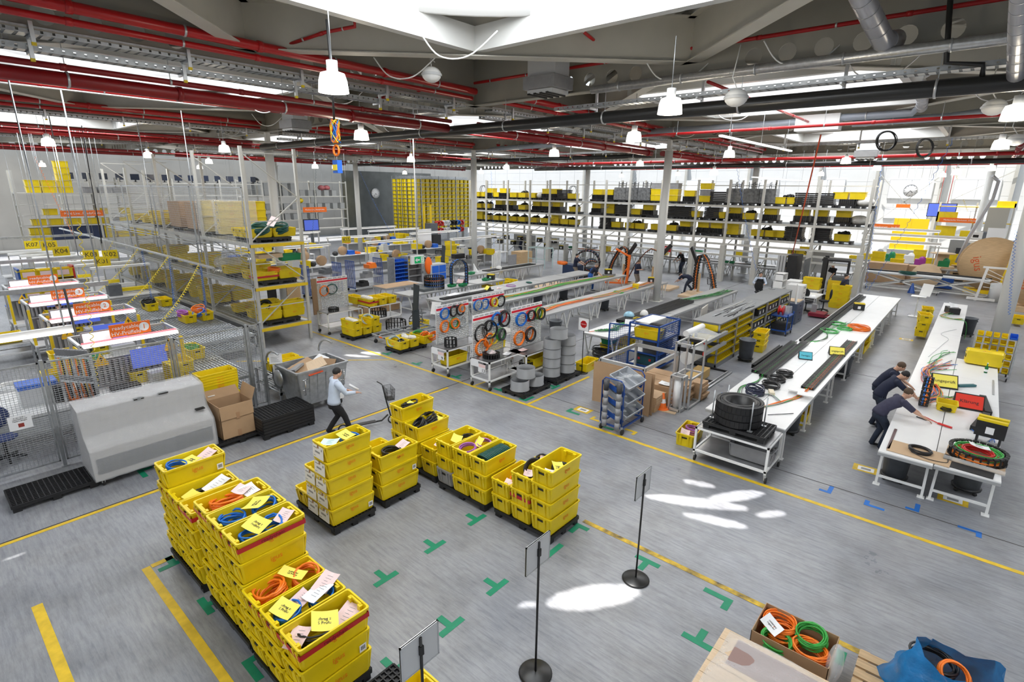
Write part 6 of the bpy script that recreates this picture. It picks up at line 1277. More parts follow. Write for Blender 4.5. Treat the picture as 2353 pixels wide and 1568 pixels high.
BXM=crate_body(.58,.50,.35,True).mesh('storage_box',YEL)
for k in range(NR):
    for i in range(NB): put('storage_box',BXM,(-46.98-.27,38.4+L*(i+.5)/NB,z0+dz*k),'yellow box, %s row up and %s column of the tall box store'%(ORD[k],ORD[i]),'storage box','yellow boxes of the tall store')
    for i in range(6): put('storage_box',BXM,(-51.0+.68*i,38.68,z0+dz*k),'yellow box, %s row up on the short side, %s from the end'%(ORD[k],ORD[i]),'storage box','yellow boxes on the short side of the store')
# cable reels on bars below the store
for i in range(16):
    m=(REDC,REDC,PAP,PAP,BKC,BKC,BLUC,REDC)[i%8]; o=coil((-44.2,38.6+.5*(i%8),2.2-.75*(i//8)),m,'%s reel of %s cable on the lower bars by the box store'%(ORD[i],{REDC.name:'red',PAP.name:'white',BKC.name:'black',BLUC.name:'blue'}[m.name]),.22,.05,5,.35,(0,PI/2,0),seed=i%3)
r=T('reel_rack','steel reel rack in front of the box store','rack',(-44.2,38.2,0)); [P('bar',MB().box(-.03,.03,0,4.4,z-.02,z+.02),GALV,r) for z in (2.2,1.45)]; [P('post',MB().box(-.2,.2,y-.04,y+.04,0,2.5),GALV,r) for y in (0,2.2,4.4)]
# ---------------------------------------------------------------- racks along the west side
def west_rack(x,y0,y1,lv,label,zt,bays,d=1.1):
    r=T('storage_rack',label,'rack',(x,y0,0)); n=bays; L=y1-y0
    for i in range(n+1):
        for xx in (0,-d): P('upright',MB().box(xx-.06,xx+.06,L*i/n-.06,L*i/n+.06,0,zt),STL,r)
    for z in lv: P('shelf',MB().box(-d,.05,0,L,z-.09,z-.01),STL,r)
    return r
wr='pale rack by the orange multi line sign'; west_rack(-48,6.0,14.5,[5.2,4.45,3.74,3.07,2.07],wr,6.6,2); MG=crate_body(.8,.6,.42,True)
def wbox(x,y,z,me,l): put('plastic_crate',me,(x-.45,y,z),l,'crate','crates on the west racks',PI/2)
for li,(z,ys) in enumerate(((5.2,'7.0s 7.8d 8.7q 10.0g 10.9g 11.8g'),(3.74,'7.6c 10.6c 12c'),(3.07,'6.9c 7.8c 8.8H 9.8c 10.5c 11.1g 11.8c 12.6c 13.4c'),(2.07,'6.7d 7.4d 9.9c 10.7d 11.6c 12.5d 13.4c'))):
    for n,t in enumerate(ys.split()):
        y,k=float(t[:-1]),t[-1]; m={'c':1,'d':2,'s':2,'q':5,'g':1,'H':1}[k]
        for i in range(m): wbox(-48,y,z+.42*i,RCG if k=='g' else RC,'%s crate, %s along and %s up on shelf %s of the west rack'%('grey' if k=='g' else 'yellow',ORD[n],ORD[i],('one','two','three','four')[li]))
O('dark_cabinet',MB().box(-.5,.5,-1.5,1.5,0,.9),mat('navy_box',(.02,.035,.09),.5),'long dark blue cabinet on the lowest shelf of the west rack','cabinet',(-48.6,8.9,2.08))
west_rack(-52,9.0,24.0,[6.0,5.0,4.0],'rack with dark monitors along its top shelf','7' and 6.3,4)
for i in range(14):
    r=T('monitor','%s dark monitor on the top shelf beyond the caged rack'%ORD[i],'monitor',(-52.4,9.8+1.05*i,6.0),U(-.5,.5)); P('stand',MB().box(-.15,.1,-.12,.12,0,.03).box(-.06,-.02,-.05,.05,0,.3),BLK,r); P('screen',MB().box(-.03,.03,-.30,.30,.16,.62),mat('screen_off',(.02,.03,.06),.25),r)
west_rack(-54,23.0,34.2,[6.3,4.85,3.5,2.5,1.5],'pale rack of grey bins in front of the steel wall',6.4,3)
GB=crate_body(.8,.6,.62,True).mesh('grey_bin',mat('grey_bin',(.36,.37,.37),.5))
for z,n,lab in ((4.86,11,'upper'),(5.5,6,'stacked upper'),(3.51,12,'second'),(2.51,9,'third')):
    for i in range(n): put('grey_bin',GB,(-54.45,23.6+.92*i,z),'%s grey bin along the %s shelf of the grey bin rack'%(ORD[i],lab),'bin','bins of the grey bin rack')
for i,(y,z,m) in enumerate(((24.5,6.15,BLK),(28.9,4.2,YEL),(31.5,5.5,mat('mauve_bag',(.42,.12,.13),.6)),(32.1,5.5,MATS['mauve_bag']))): O('sack',MB().ell((0,0,.2),.35,.4,.28,10,7),m,('black coil heap on top of the grey bins','yellow sack among the grey bins','dark red sack on the bin rack','second dark red sack on the bin rack')[i],'sack',(-54.4,y,z))
def clock(x,y,z,face,l):
    r=T('wall_clock',l,'clock',(x,y,z)); r.rotation_euler=face; P('face',MB().lathe([(0,0),(.52,0),(.52,.06),(0,.06)],32),PAP,r); P('rim',MB().lathe([(.52,0),(.56,0),(.56,.08),(.52,.08)],32),LGR,r)
    t=MB(); [t.bar((.40*cos(a),.40*sin(a),.065),(.47*cos(a),.47*sin(a),.065),.03,.008) for a in (PI/6*i for i in range(12))]; P('hour_marks',t,TXT,r)
    a1,a2=PI/2-rad(140),PI/2-rad(215); P('hand',MB().bar((0,0,.07),(.28*cos(a1),.28*sin(a1),.07),.04,.008),TXT,r); P('hand',MB().bar((0,0,.075),(.42*cos(a2),.42*sin(a2),.075),.03,.008),TXT,r)
clock(-55.2,38.9,5.15,(PI/2,0,PI/2),'large round white clock on the dark steel wall'); clock(-5.6,61.2,6.1,(PI/2,0,0),'large round white clock between the far windows')
O('steel_partition',MB().box(-.1,0,0,13,0,7.6),mat('steel_sheet_wall',(.20,.215,.215),.32,metal=.75,noise=.25,scale=.8),'dark sheet steel partition wall behind the clock','partition',(-55.25,34.6,0))
def banner(loc,w,h,t,l,s,m=ORS,tm=TXW,face='+x',al='CENTER'):
    r=T('hanging_sign',l,'sign',loc); P('plate',MB().box(-.02,.02,-w/2,w/2,-h/2,h/2) if face=='+x' else MB().box(-w/2,w/2,-.02,.02,-h/2,h/2),m,r); text(t,s,tm,r,(.026,0,0) if face=='+x' else (0,-.026,0),FACE[face]); 
    for d in (-w*.4,w*.4): P('hanger',MB().cyl((0 if face=='+x' else d,d if face=='+x' else 0,h/2),.006,8.2-loc[2]-h/2,5),GALV,r)
    return r
banner((-44,8.55,3.98),2.3,.36,'Multi Line...ReadyCable.','long orange hanging sign with white lettering over the west cells',.20); banner((-52,29.2,3.55),2.6,.5,'Machine Line..ReadyCable.','orange hanging sign beside the screen near the grey bins',.20)
KM=YEL
for x,y,z,t in ((-38.5,5.0,2.62,'K07'),(-37,5.45,2.62,'K06'),(-34.4,5.1,2.9,'K05'),(-32.5,5.2,2.75,'K04'),(-32,6.2,2.55,'K03'),(-32,6.95,2.5,'K02'),(-30.6,6.3,2.35,'K01'),(-31.3,19.6,2.5,'K15'),(-36.5,15.0,2.3,'K16')): banner((x,y,z),.62,.42,t,'small yellow hanging plate reading '+t,.30,YEL,TXT)
banner((-8.6,36.6,2.2),.7,.6,'N','yellow plate with a black letter N above the machine cabinet',.4,YEL,TXT,'-y'); banner((-7.9,36.4,2.35),.7,.6,'S','yellow plate with a black letter S above the machine cabinet',.4,YEL,TXT,'-y')
r=T('exit_sign','green exit sign box with arrow and running figure on a long pole','sign',(-21.9,17.9,2.2)); P('box',MB().box(-.06,.06,-.55,.30,-.2,.24),WHP,r); mb=MB(); mb.box(.06,.065,-.34,.28,-.16,.18); P('panel',mb,mat('exit_green',(.0,.33,.10),.4,emit=.25),r); mb=MB(); mb.prism([(.066,-.30,.01),(.066,-.16,.12),(.066,-.16,-.10)],(.002,0,0)); mb.box(.066,.068,-.2,.0,-.025,.045); mb.box(.066,.068,.08,.26,-.14,.16); P('arrow',mb,TXW,r)
mb=MB(); mb.ell((.07,.16,.10),.004,.03,.03,8,6); mb.bar((.07,.17,.07),(.07,.15,-.02),.04,.004); mb.bar((.07,.15,-.02),(.07,.21,-.1),.025,.004); mb.bar((.07,.15,-.02),(.07,.10,-.1),.025,.004); P('figure',mb,MATS['exit_green'],r); P('pole',MB().cyl((0,-.1,.24),.03,6.0,8),WHP,r)
# ---------------------------------------------------------------- caged pallet rack
cr=T('caged_rack','tall pallet rack with wire mesh cladding beside the test cells','rack',(0,0,0)); CX_=[-19.4,-23.7,-28.2,-32.7,-36.8]
for i,x in enumerate(CX_):
    for y in (8.35,10.25): P('upright',MB().box(x-.05,x+.05,y-.05,y+.05,0,7.1 if i<3 else 6.6),STL,cr)
    for a,b in (((8.35,.9),(10.25,2.4)),((10.25,2.4),(8.35,3.9)),((8.35,3.9),(10.25,5.4)),((10.25,5.4),(8.35,6.9))): P('brace',MB().bar((x,a[0],a[1]),(x,b[0],b[1]),.035),STL,cr)
    for z in (1.5,3.1,4.6,6.9): P('cross_bar',MB().bar((x,8.35,z),(x,10.25,z),.03),STL,cr)
BY_=mat('yellow_beam',(.80,.55,.01),.45)
for z in (.78,2.3,3.85): P('shelf',MB().box(-36.8,-19.4,8.35,10.25,z-.05,z-.02),GALV,cr); P('beam',MB().box(-36.8,-19.4,8.28,8.36,z-.14,z-.02),STL,cr); P('end_beam',MB().box(-19.5,-19.34,8.3,10.3,z-.16,z-.05),BY_,cr); P('beam',MB().box(-36.8,-19.4,10.24,10.32,z-.14,z-.02),BY_,cr)
NP=[-19.05,-23.75,-28.2,-32.7,-36.85]; ZR=[(1.0,2.36),(2.42,3.55),(3.62,5.76)]
for i in range(4):
    for j,(z0,z1) in enumerate(ZR): mesh_panel(NP[i+1]+.03,NP[i]-.03,'%s wire mesh panel of the caged rack, %s row'%(ORD[i],('bottom','middle','top')[j]),z0,z1,.11,.09,.0055,'x',8.1)
def ccrate(x,y,z,l,rz=0): crate((x,y,z),rz,l)
CR=[(3.86,'-20.0c -20.5c -21.0c -22.3t -24.0t -25.5B -27.6B -29.5c -30.3d -31.6c -34.0c'),(2.31,'-19.9r -20.6c -22.4g -24.6c -26.0c -27.4c -29.0d -31.5c -33.5c'),(.80,'-19.9d -20.6c -22.0c -24.5d -25.4d -26.5c -28.5d -29.6d -31.8d -33.5c -35.5d')]
for li,(z,s) in enumerate(CR):
    P_n=('upper','middle','lower')[li]
    for n,t in enumerate(s.split()):
        x,k=float(t[:-1]),t[-1]; pallet((x,9.3,z-.02),PI/2,'black pallet %s on the %s level of the caged rack'%(ORD[n],P_n)) if n%2==0 else None
        zz=z+.135
        if k=='B': carton((x,9.1,zz),0,'%s brown carton on the %s level of the caged rack'%(ORD[n],P_n),1.4,.9,1.1,flaps=False)
        else:
            for i in range({'d':2,'t':4}.get(k,1)): ccrate(x,8.9,zz+.3*i,'%s crate up, stack %s of the %s caged rack level'%(ORD[i],ORD[n],P_n)); (ccrate(x,9.82,zz+.3*i,'%s rear crate up, stack %s of the %s caged rack level'%(ORD[i],ORD[n],P_n)) if n<3 or n%2 else None)
        if k=='g': O('clear_bag',MB().ell((0,0,.3),.8,.5,.35,14,8),PLASTIC,'big clear plastic bag behind the mesh of the caged rack','bag',(x-.9,9.0,zz))
        if k=='t': O('stretch_film',MB().box(-.26,.26,-.5,.95,0,1.25),PLASTIC,'clear film around crate stack %s of the caged rack'%ORD[n],'film',(x,8.9,zz))
for x,y in ((-20.0,9.0),(-20.05,9.75),(-20.6,9.3)): coil((x,y,4.18),DGC,'dark green coil on top of the crates at rack end, %s'%{9.0:'front one',9.75:'rear one',9.3:'inner one'}[y],.3,.03,9,.16,(.2,.1,0))
paper((-19.8,9.4,4.55),(.9,.2,.5),'pink slip among the dark green coils at the rack end',PINK,.3,.4); coil((-19.9,9.3,2.72),ORC,'orange coil in the red banded crate at the rack end',.2,.02,7,.1); band(-20.14,-19.66,8.45,9.35,2.58,'red band round a crate at the caged rack end'); coil((-19.95,8.9,1.38),BKC,'black corrugated coil in the lower crate at the rack end',.2,.03,6,.15,(.7,0,.3))
O('green_box',crate_body(.4,.8,.25,True),GRN,'dark green box on the middle level at the rack end','box',(-19.8,9.9,3.1)); O('wood_tray',MB().box(-.2,.2,-.45,.45,0,.15),WOODL,'wooden tray on the middle level at the rack end','tray',(-19.8,9.1,3.25))
# ---------------------------------------------------------------- roller flow racks between rack and fence
def flow(x0,x1,y0,y1,z,l):
    r=T('roller_rack',l,'roller rack',(x0,y0,0)); w=x1-x0; d=y1-y0
    for k in range(2):
        zz=z-.42*k; mb=MB(); n=int(d/.09)
        for i in range(n): mb.tube([(.04,.09*i+.05,zz),(w-.04,.09*i+.05,zz)],.022,6)
        P('roller_bed',mb,GALV,r); mb=MB(); [mb.box(x,x+.05,0,d,zz-.06,zz+.02) for x in (0,w*.5,w-.05)]; P('rail',mb,GALV,r)
    for x in (.03,w-.03):
        for y in (.05,d-.05): P('leg',MB().box(x-.03,x+.03,y-.03,y+.03,0,z),GALV,r)
    return r
flow(-18.6,-14.1,4.75,5.75,.92,'roller flow rack behind the fence beside test cell one'); flow(-23.2,-18.8,5.6,7.9,.75,'roller flow rack in front of the caged rack'); flow(-29.0,-23.6,5.6,7.9,.75,'farther roller flow rack in front of the caged rack')
for x,y,z,rz,l in ((-16.9,5.2,.95,PI/2,'yellow crate with green cable on the roller rack behind the fence'),(-15.9,4.55,.95,PI/2,'yellow crate on the roller rack nearest the wrapped machine'),(-22.4,6.9,.78,PI/2,'yellow crate of purple cable below the caged rack'),(-22.4,7.5,.78,PI/2,'yellow crate of orange and blue cable below the caged rack'),(-25.7,6.6,.78,PI/2,'yellow crate of black cable below the caged rack'),(-26.3,7.3,.78,PI/2,'small yellow crate behind it below the caged rack')): crate((x,y,z),rz,l)
coil((-16.9,5.2,1.17),GRC,'green and white cable in the crate on the roller rack',.17,.01,8,.1); coil((-22.5,7.4,1.02),ORC,'orange cable heap below the caged rack',.22,.022,9,.18,(.2,0,0)); coil((-22.2,7.3,1.04),BLUC,'blue cable loop below the caged rack',.2,.014,6,.1,(.5,0,0)); coil((-22.5,6.8,1.0),PUR,'purple cable heap below the caged rack',.16,.03,6,.12); coil((-25.7,6.6,1.02),BKC,'black cable heap below the caged rack',.22,.02,9,.15,(.3,0,0))
O('blue_tray',crate_body(.55,.7,.18,True),BLU,'upturned dark blue tray on the lower roller rack behind the fence','tray',(-15.4,5.3,.55)); crate((-15.1,4.3,1.0),0,'upright yellow crate beside the cell one table',rot=(PI/2,0,.1)); crate((-14.6,6.75,.75),0,'yellow crates of white bags behind the waste container'); crate((-14.05,6.75,.75),0,'second yellow crate of bags behind the waste container'); flow(-15.2,-13.75,6.2,7.4,.73,'low roller rack behind the waste container')
# ---------------------------------------------------------------- high voltage test cells
YTRI=mat('warning_yellow',(.9,.50,.01),.45)
def warn(r,x,y,z,s=.22):
    t=T('warning_sign','%s','sign') if False else None
    P('warning_plate',MB().prism([(x,y-s*.62,z-s*.5),(x,y+s*.62,z-s*.5),(x,y,z+s*.62)],(.004,0,0)),YTRI,r,'yellow triangle with black lightning bolt'); P('warning_plate',MB().box(x,x+.004,y-s*.62,y+s*.62,z-s*.85,z-s*.55),YTRI,r); P('bolt',MB().prism([(x+.005,y+.02,z+.07),(x+.005,y-.04,z-.02),(x+.005,y,z-.015),(x+.005,y-.02,z-.1),(x+.005,y+.045,z+.01),(x+.005,y+.005,z+.005)],(.003,0,0)),TXT,r)
for n,x in ((1,-15.6),(2,-19.2),(3,-22.3),(4,-26.3)):
    r=T('test_bench','test bench %s with lit top rail, monitor and orange sign'%('one two three four'.split()[n-1]),'workbench',(x,2.45,0)); 
    for xx in (-1.1,0):
        for y in (0,2.1): P('post',MB().box(xx-.03,xx+.03,y-.03,y+.03,0,2.1),ALU,r)
    for y in (-.02,2.12): P('light_post',MB().box(.03,.09,y-.035,y+.035,.8,1.95),BY_,r)
    P('top_frame',MB().bar((0,0,2.1),(0,2.1,2.1),.06).bar((-1.1,0,2.1),(-1.1,2.1,2.1),.06).bar((0,0,2.1),(-1.1,0,2.1),.06).bar((0,2.1,2.1),(-1.1,2.1,2.1),.06),ALU,r)
    P('light_bar',MB().box(.02,.16,.05,2.05,2.06,2.13),TUBE,r); P('red_strip',MB().box(-.08,.02,.05,2.05,2.13,2.15),mat('red_glow',(1,.10,.12),.4,emit=1.2),r)
    P('table_top',MB().box(-1.15,.2,-.05,2.15,.76,.80),WHT,r); P('back_panel',MB().box(-.62,-.60,0,2.1,.8,1.55),SHT,r)
    s=P('sign',MB().box(.02,.05,.62,1.48,2.2,2.5),ORS,r); text('readycable',.13,TXW,r,(.055,.95,2.41),FACE['+x']); text('HV-Prüffeld',.13,TXW,r,(.055,.95,2.27),FACE['+x']); P('number_disc',MB().lathe([(0,0),(.11,0),(.11,.01),(0,.012)],20).xf(MV(.05,1.34,2.36)@Matrix.Rotation(PI/2,4,'Y')),PAP,r); text(str(n),.17,ORS,r,(.065,1.34,2.36),FACE['+x'])
    P('monitor',MB().box(-.30,-.25,.1,.72,1.95,2.36),GRY,r); P('screen',MB().box(-.25,-.245,.13,.69,1.98,2.33),SCR,r); warn(r,.0,.35,1.72); warn(r,.0,1.85,1.80)
    m=MB(); [m.box(-.55,-.50,.2+.12*i,.26+.12*i,.9,1.5) for i in range(13)]; P('test_sockets',m,GRY,r); P('control_panel',MB().box(-.4,.1,1.3,1.9,.8,1.1),LGR,r); P('screen',MB().box(-.2,-.19,1.0,1.8,1.25,1.75),SCRB,r); O('keyboard_box',MB().box(-.2,.2,-.3,.3,0,.10),(BLK,GRN,BIN,GRY)[n-1],'instrument box on test bench '+'one two three four'.split()[n-1],'box',(x-.1,3.2,.8)); crate((x-.75,3.6,.8),PI/2,'yellow crate on test bench '+'one two three four'.split()[n-1])
# connector carousel beside bench one
r=T('connector_stand','stand full of grey test connectors and cables beside test bench one','stand',(-15.2,2.0,0)); P('frame',MB().bar((-.5,0,0),(-.5,0,2.0),.05).bar((.25,.5,0),(.25,.5,2.0),.05).bar((-.5,0,1.95),(.25,.5,1.95),.05).bar((-.5,0,1.35),(.25,.5,1.35),.05),ALU,r)
for i in range(12): x,y=-.45+.06*i,.03+.04*i; P('connector',MB().bar((x,y,1.98),(x+.05,y-.03,2.15),.05).bar((x,y,1.38),(x+.03,y-.02,1.5),.05),GRY,r); P('cable',MB().tube([(x,y,1.95),(x+.03*(i%3),y,1.5),(x,y+.05,.9)],.018,6),(ORC,BKC,GYC)[i%3],r)
# desk behind the fence
r=T('desk','white desk behind the fence with a blue chair seat pushed in','desk',(-16.6,.2,0)); P('table_top',MB().box(-.9,1.3,-1.2,2.4,.74,.80),WHT,r); [P('leg',MB().box(x,x+.06,y,y+.06,0,.74),WHP,r) for x in (-.85,1.2) for y in (-1.1,2.3)]; P('modesty_panel',MB().box(1.22,1.25,-1.1,2.3,.35,.74),LGR,r)
r=T('office_chair','office chair with black star base behind the fence','chair',(-15.0,.75,0)); P('seat',MB().ell((0,0,.55),.26,.26,.06,14,6),mat('blue_seat',(.02,.04,.16),.8),r); P('column',MB().cyl((0,0,.08),.03,.45,10),BLK,r); [P('base_arm',MB().bar((0,0,.14),(.32*cos(a),.32*sin(a),.07),.05),BLK,r) for a in (2*PI*i/5 for i in range(5))]; P('backrest',MB().ell((-.28,0,.95),.05,.22,.25,12,8),MATS['blue_seat'],r)
O('instrument',MB().box(-.25,.25,-.35,.35,0,.42),LGR,'pale grey instrument with blue lid on the desk','instrument',(-16.2,1.6,.8)); O('blue_cover',MB().box(-.26,.26,-.36,.36,0,.1),BLUB,'blue lid on the pale instrument','lid',(-16.2,1.6,1.22)); coil((-15.9,2.3,.81),ORC,'orange coil with white plugs on the desk behind the fence',.22,.016,6,.05); coil((-17.2,1.3,1.0),PAP,'white hose coil behind the fence',.25,.02,5,.06); O('instrument',MB().box(-.2,.2,-.2,.2,0,.4),BLK,'dark instrument block on the desk','instrument',(-16.0,2.0,.8)); O('white_bag',MB().ell((0,0,.12),.3,.35,.15,12,7),MATS['white_plastic'],'white cloth bundle on the desk behind the fence','bag',(-15.7,.6,.8))
for x,y,z,m,l in ((-16.9,2.1,.9,YEL,'yellow crate standing beside the connector stand'),(-17.6,2.4,1.2,YEL,'yellow crate higher behind the connector stand')): O('plastic_crate',crate_body(.5,.6,.4,True),m,l,'crate',(x,y,z))
for z in (.9,.6): pass
# carts and shelves in the left aisle
r=frame_trolley('trolley','low trolley with a long yellow crate and green crate in the west aisle',(-24.6,1.2,0),.8,1.8,.62); crate((-24.2,1.9,.63),0,'long yellow crate on the low trolley in the west aisle'); 
r=frame_trolley('trolley','blue topped trolley beside the test cells',(-24.4,2.55,0),.7,.7,.8,.2); O('green_tray',crate_body(.4,.6,.25,True),GRN,'green tray on the blue topped trolley','tray',(-24.1,2.9,.81)); O('blue_board',MB().box(-.35,.35,-.5,.5,0,.04),BLUB,'bright blue board with yellow gloves in the west aisle','board',(-28.4,3.0,1.1)); O('gloves',MB().ell((0,0,.06),.12,.25,.07,10,6),YEC,'yellow gloves on the bright blue board','gloves',(-28.4,3.0,1.14)); frame_trolley('trolley','small trolley under the bright blue board',(-28.75,2.5,0),.7,1.0,1.09,.3)
r=T('parts_rack','blue and red wheeled rack of yellow crates with pink labels','rack',(-33.5,3.6,0)); [P('end_frame',MB().box(-.5,.5,y-.04,y+.04,.15,2.0),m,r) for y,m in ((0,BLU),(2.0,RED))]; [P('shelf',MB().box(-.45,.45,0,2.0,z-.03,z),GRY,r) for z in (.5,1.0,1.5)]
for z in (.5,1.0,1.5):
    for k in range(3):
        o=put('plastic_crate',RC,(-33.3,3.95+.63*k,z),'%s yellow crate on shelf at %s height of the blue and red rack'%(ORD[k],{.5:'low',1.0:'middle',1.5:'top'}[z]),'crate',None,PI/2); P('paper_label',MB().box(-.24,.2,-.325,-.32,.1,.34).xf(rotz(0)),PINK,o)
# overhead aluminium rails and coiled hoses over the cells
for i,(x,y0,y1,z,l) in enumerate(((-19.25,-1,4.0,3.0,'first'),(-26.9,-1,5.0,3.0,'second'),(-38.9,-1,7.8,3.0,'third'),(-18.0,-1,2.8,2.1,'lowest lit'))):
    r=T('overhead_rail','%s overhead rail crossing the test cell area'%l,'rail',(x,0,z)); P('rail',MB().box(-.06,.06,y0,y1,-.06,.06),GALV if i<3 else WHP,r); P('drop_rod',MB().cyl((0,y1-.2,0),.02,8.2-z,6),GALV,r); P('drop_rod',MB().cyl((0,y0+2.2,0),.02,8.2-z,6),GALV,r)
    if i==3: P('light_tube',MB().box(.02,.14,y0,y1,-.12,-.06),TUBE,r)
r=T('busbar','long thin cable duct hung along the front of the caged rack','rail',(0,0,0)); P('duct',MB().bar((-39,6.4,3.4),(-20.2,7.3,3.0),.09,.06),GALV,r); [P('drop_rod',MB().cyl((x,6.4+.9*(x+39)/18.8,3.2),.015,5,5),GALV,r) for x in (-37,-31,-25,-21)]
def spiral(a,b,m,l,r_=.035,n=26,tr=.008):
    a=Vector(a);b=Vector(b); d=b-a; t=d.normalized(); x=t.orthogonal().normalized(); y=t.cross(x); mb=MB(); k=n*8
    mb.tube([d*(i/k)+x*r_*cos(2*PI*i/8)+y*r_*sin(2*PI*i/8)+V3(0,0,-.25*d.length*.12*sin(PI*i/k)) for i in range(k+1)],tr,5); return O('coiled_hose',mb,m,l,'hose',a)
for a,b,m,l in (((-30.3,6.8,3.25),(-27.5,4.3,1.0),YEC,'first yellow coiled hose in front of the caged rack'),((-27.2,6.95,3.15),(-24.0,4.5,1.9),YEC,'second yellow coiled hose in front of the caged rack'),((-24.0,7.1,3.1),(-20.8,4.6,1.9),YEC,'third yellow coiled hose in front of the caged rack'),((-21.2,7.2,3.05),(-17.2,4.6,2.0),YEC,'longest yellow coiled hose reaching test bench one'),((-27.0,7.0,3.1),(-26.8,7.0,1.0),BLUC,'blue coiled hose hanging at the caged rack'),((-24.0,7.1,3.05),(-22.6,6.6,1.2),BLUC,'blue coiled hose slanting before the caged rack'),((-21.1,7.2,3.0),(-21.0,7.1,1.2),BLUC,'blue coiled hose nearest the caged rack end'),
  ((-1.45,26.3,7.8),(-3.95,33.0,.95),BLUC,'long slanting blue coiled hose to the end of the wide bench'),((-4.9,36.6,7.8),(-4.1,33.4,.95),BLUC,'upright blue coiled hose at the last rack post'),((-12.5,36.0,7.4),(-9.3,32.0,1.5),BLUC,'blue coiled hose in front of the rear rack posts'),((.9,26.7,4.6),(1.3,26.3,1.6),BLUC,'blue coiled hose on the large column'),((-19.5,36,7.3),(-17.6,32,1.2),BKC,'dark coiled cable before the rack near the column'),((-33.5,35.8,7.3),(-31.0,33.5,1.0),BLUC,'blue coiled hose beside the white board'),((-45,30,7.5),(-36,27,1.8),BLUC,'blue coiled hose in front of the clock wall'),((-42,24,7.3),(-40,22,1.8),DGC,'green coiled hose in front of the steel wall'),((-2.2,47,7.5),(-.5,44,4.0),YEC,'yellow coiled hose at the far column'),((-39,6,7.2),(-36.5,6.5,3.2),ORC,'red and black coiled hose over the west cells'),((-15.0,2.8,5.0),(-15.1,2.5,.85),YEC,'brass coloured coiled cable beside the black pole')): spiral(a,b,m,l)
for a,b,m,w,l in (((-19.15,2.95,2.95),(-15.35,2.45,1.0),BKC,.03,'thick black cable drop beside test bench one'),((-29.9,6.37,8.2),(-29.1,6.1,3.3),BKC,.02,'thin black cable slanting down to the cable duct'),((-5.8,26.1,8.1),(-8.8,37.0,1.5),mat('red_hose',(.72,.09,.02),.5),.03,'red orange hose hanging over the machine cabinet')): O('hanging_cable',MB().tube([Vector(a)-Vector(a),(Vector(b)-Vector(a))*.5+V3(0,0,-.1),Vector(b)-Vector(a)],w,8),m,l,'cable',a)
# ---------------------------------------------------------------- pipes, trays, ducts under the roof
DR=mat('dark_red_pipe',(.27,.008,.010),.35,noise=.15,scale=2)
def pipe(pts,r_,m,label,cat='pipe',step=3.2,clamp=ALU,joint=True,n=12):
    a=Vector(pts[0]); r=T('ceiling_pipe',label,cat,a); q=[Vector(p)-a for p in pts]; P('run',MB().tube(q,r_,n),m,r)
    for p,s in zip(q,q[1:]):
        d=s-p; L=d.length; t=d.normalized(); k=step*.5
        while k<L:
            c=p+t*k; P('clamp',MB().tube([c-t*.02,c+t*.02],r_*1.12,n),clamp,r)
            if abs(t.z)<.5 and a.z+c.z<8.3: P('hanger',MB().bar(c,(c.x,c.y,8.35-a.z),.012),GALV,r)
            if joint and k+step*.5<L: c2=c+t*step*.45; P('coupling',MB().tube([c2-t*.05,c2+t*.05],r_*1.18,n),m,r)
            k+=step
    return r
def tray(a,b,w,label,h=.09,m=GALV,br=2.4):
    a=Vector(a);b=Vector(b); r=T('cable_tray',label,'cable tray',a); d=b-a; L=d.length; ax='x' if abs(d.x)>abs(d.y) else 'y'; sgn=1 if (d.x+d.y)>0 else -1
    def bx(mb,s0,s1,t0,t1,z0,z1): (mb.box(*sorted((s0*sgn,s1*sgn)),t0,t1,z0,z1) if ax=='x' else mb.box(t0,t1,*sorted((s0*sgn,s1*sgn)),z0,z1))
    mb=MB(); p=.16; n=int(L/p)
    for i in range(n): bx(mb,i*p,i*p+.11,-w/2,w/2,0,.003); bx(mb,i*p,i*p+.12,-w/2,-w/2+.004,.02,h-.03); bx(mb,i*p,i*p+.12,w/2-.004,w/2,.02,h-.03)
    for t in (-w/2,-w*.2,w*.2,w/2-.004): bx(mb,0,L,t,t+.006,0,.006)
    for t in (-w/2,w/2-.006): bx(mb,0,L,t,t+.006,-.004,.02); bx(mb,0,L,t,t+.006,h-.03,h)
    P('channel',mb,m,r); mb=MB(); [bx(mb,0,L,t-.012,t+.012,.01,.03) for t in (-w*.3,-w*.15,0,w*.2)]; P('cables',mb,GYC,r)
    k=br*.4
    while k<L:
        for t in (w/2+.03,): 
            mb=MB(); bx(mb,k-.03,k+.03,t-.02,t+.03,-.16,8.4-a.z); P('bracket',mb,ALU,r); mb=MB(); bx(mb,k-.032,k+.032,t-.022,t+.032,-.19,-.14); P('end_cap',mb,YEL,r)
        mb=MB(); bx(mb,k-.02,k+.02,-w/2,w/2+.03,-.05,0); P('arm',mb,ALU,r); k+=br
    return r
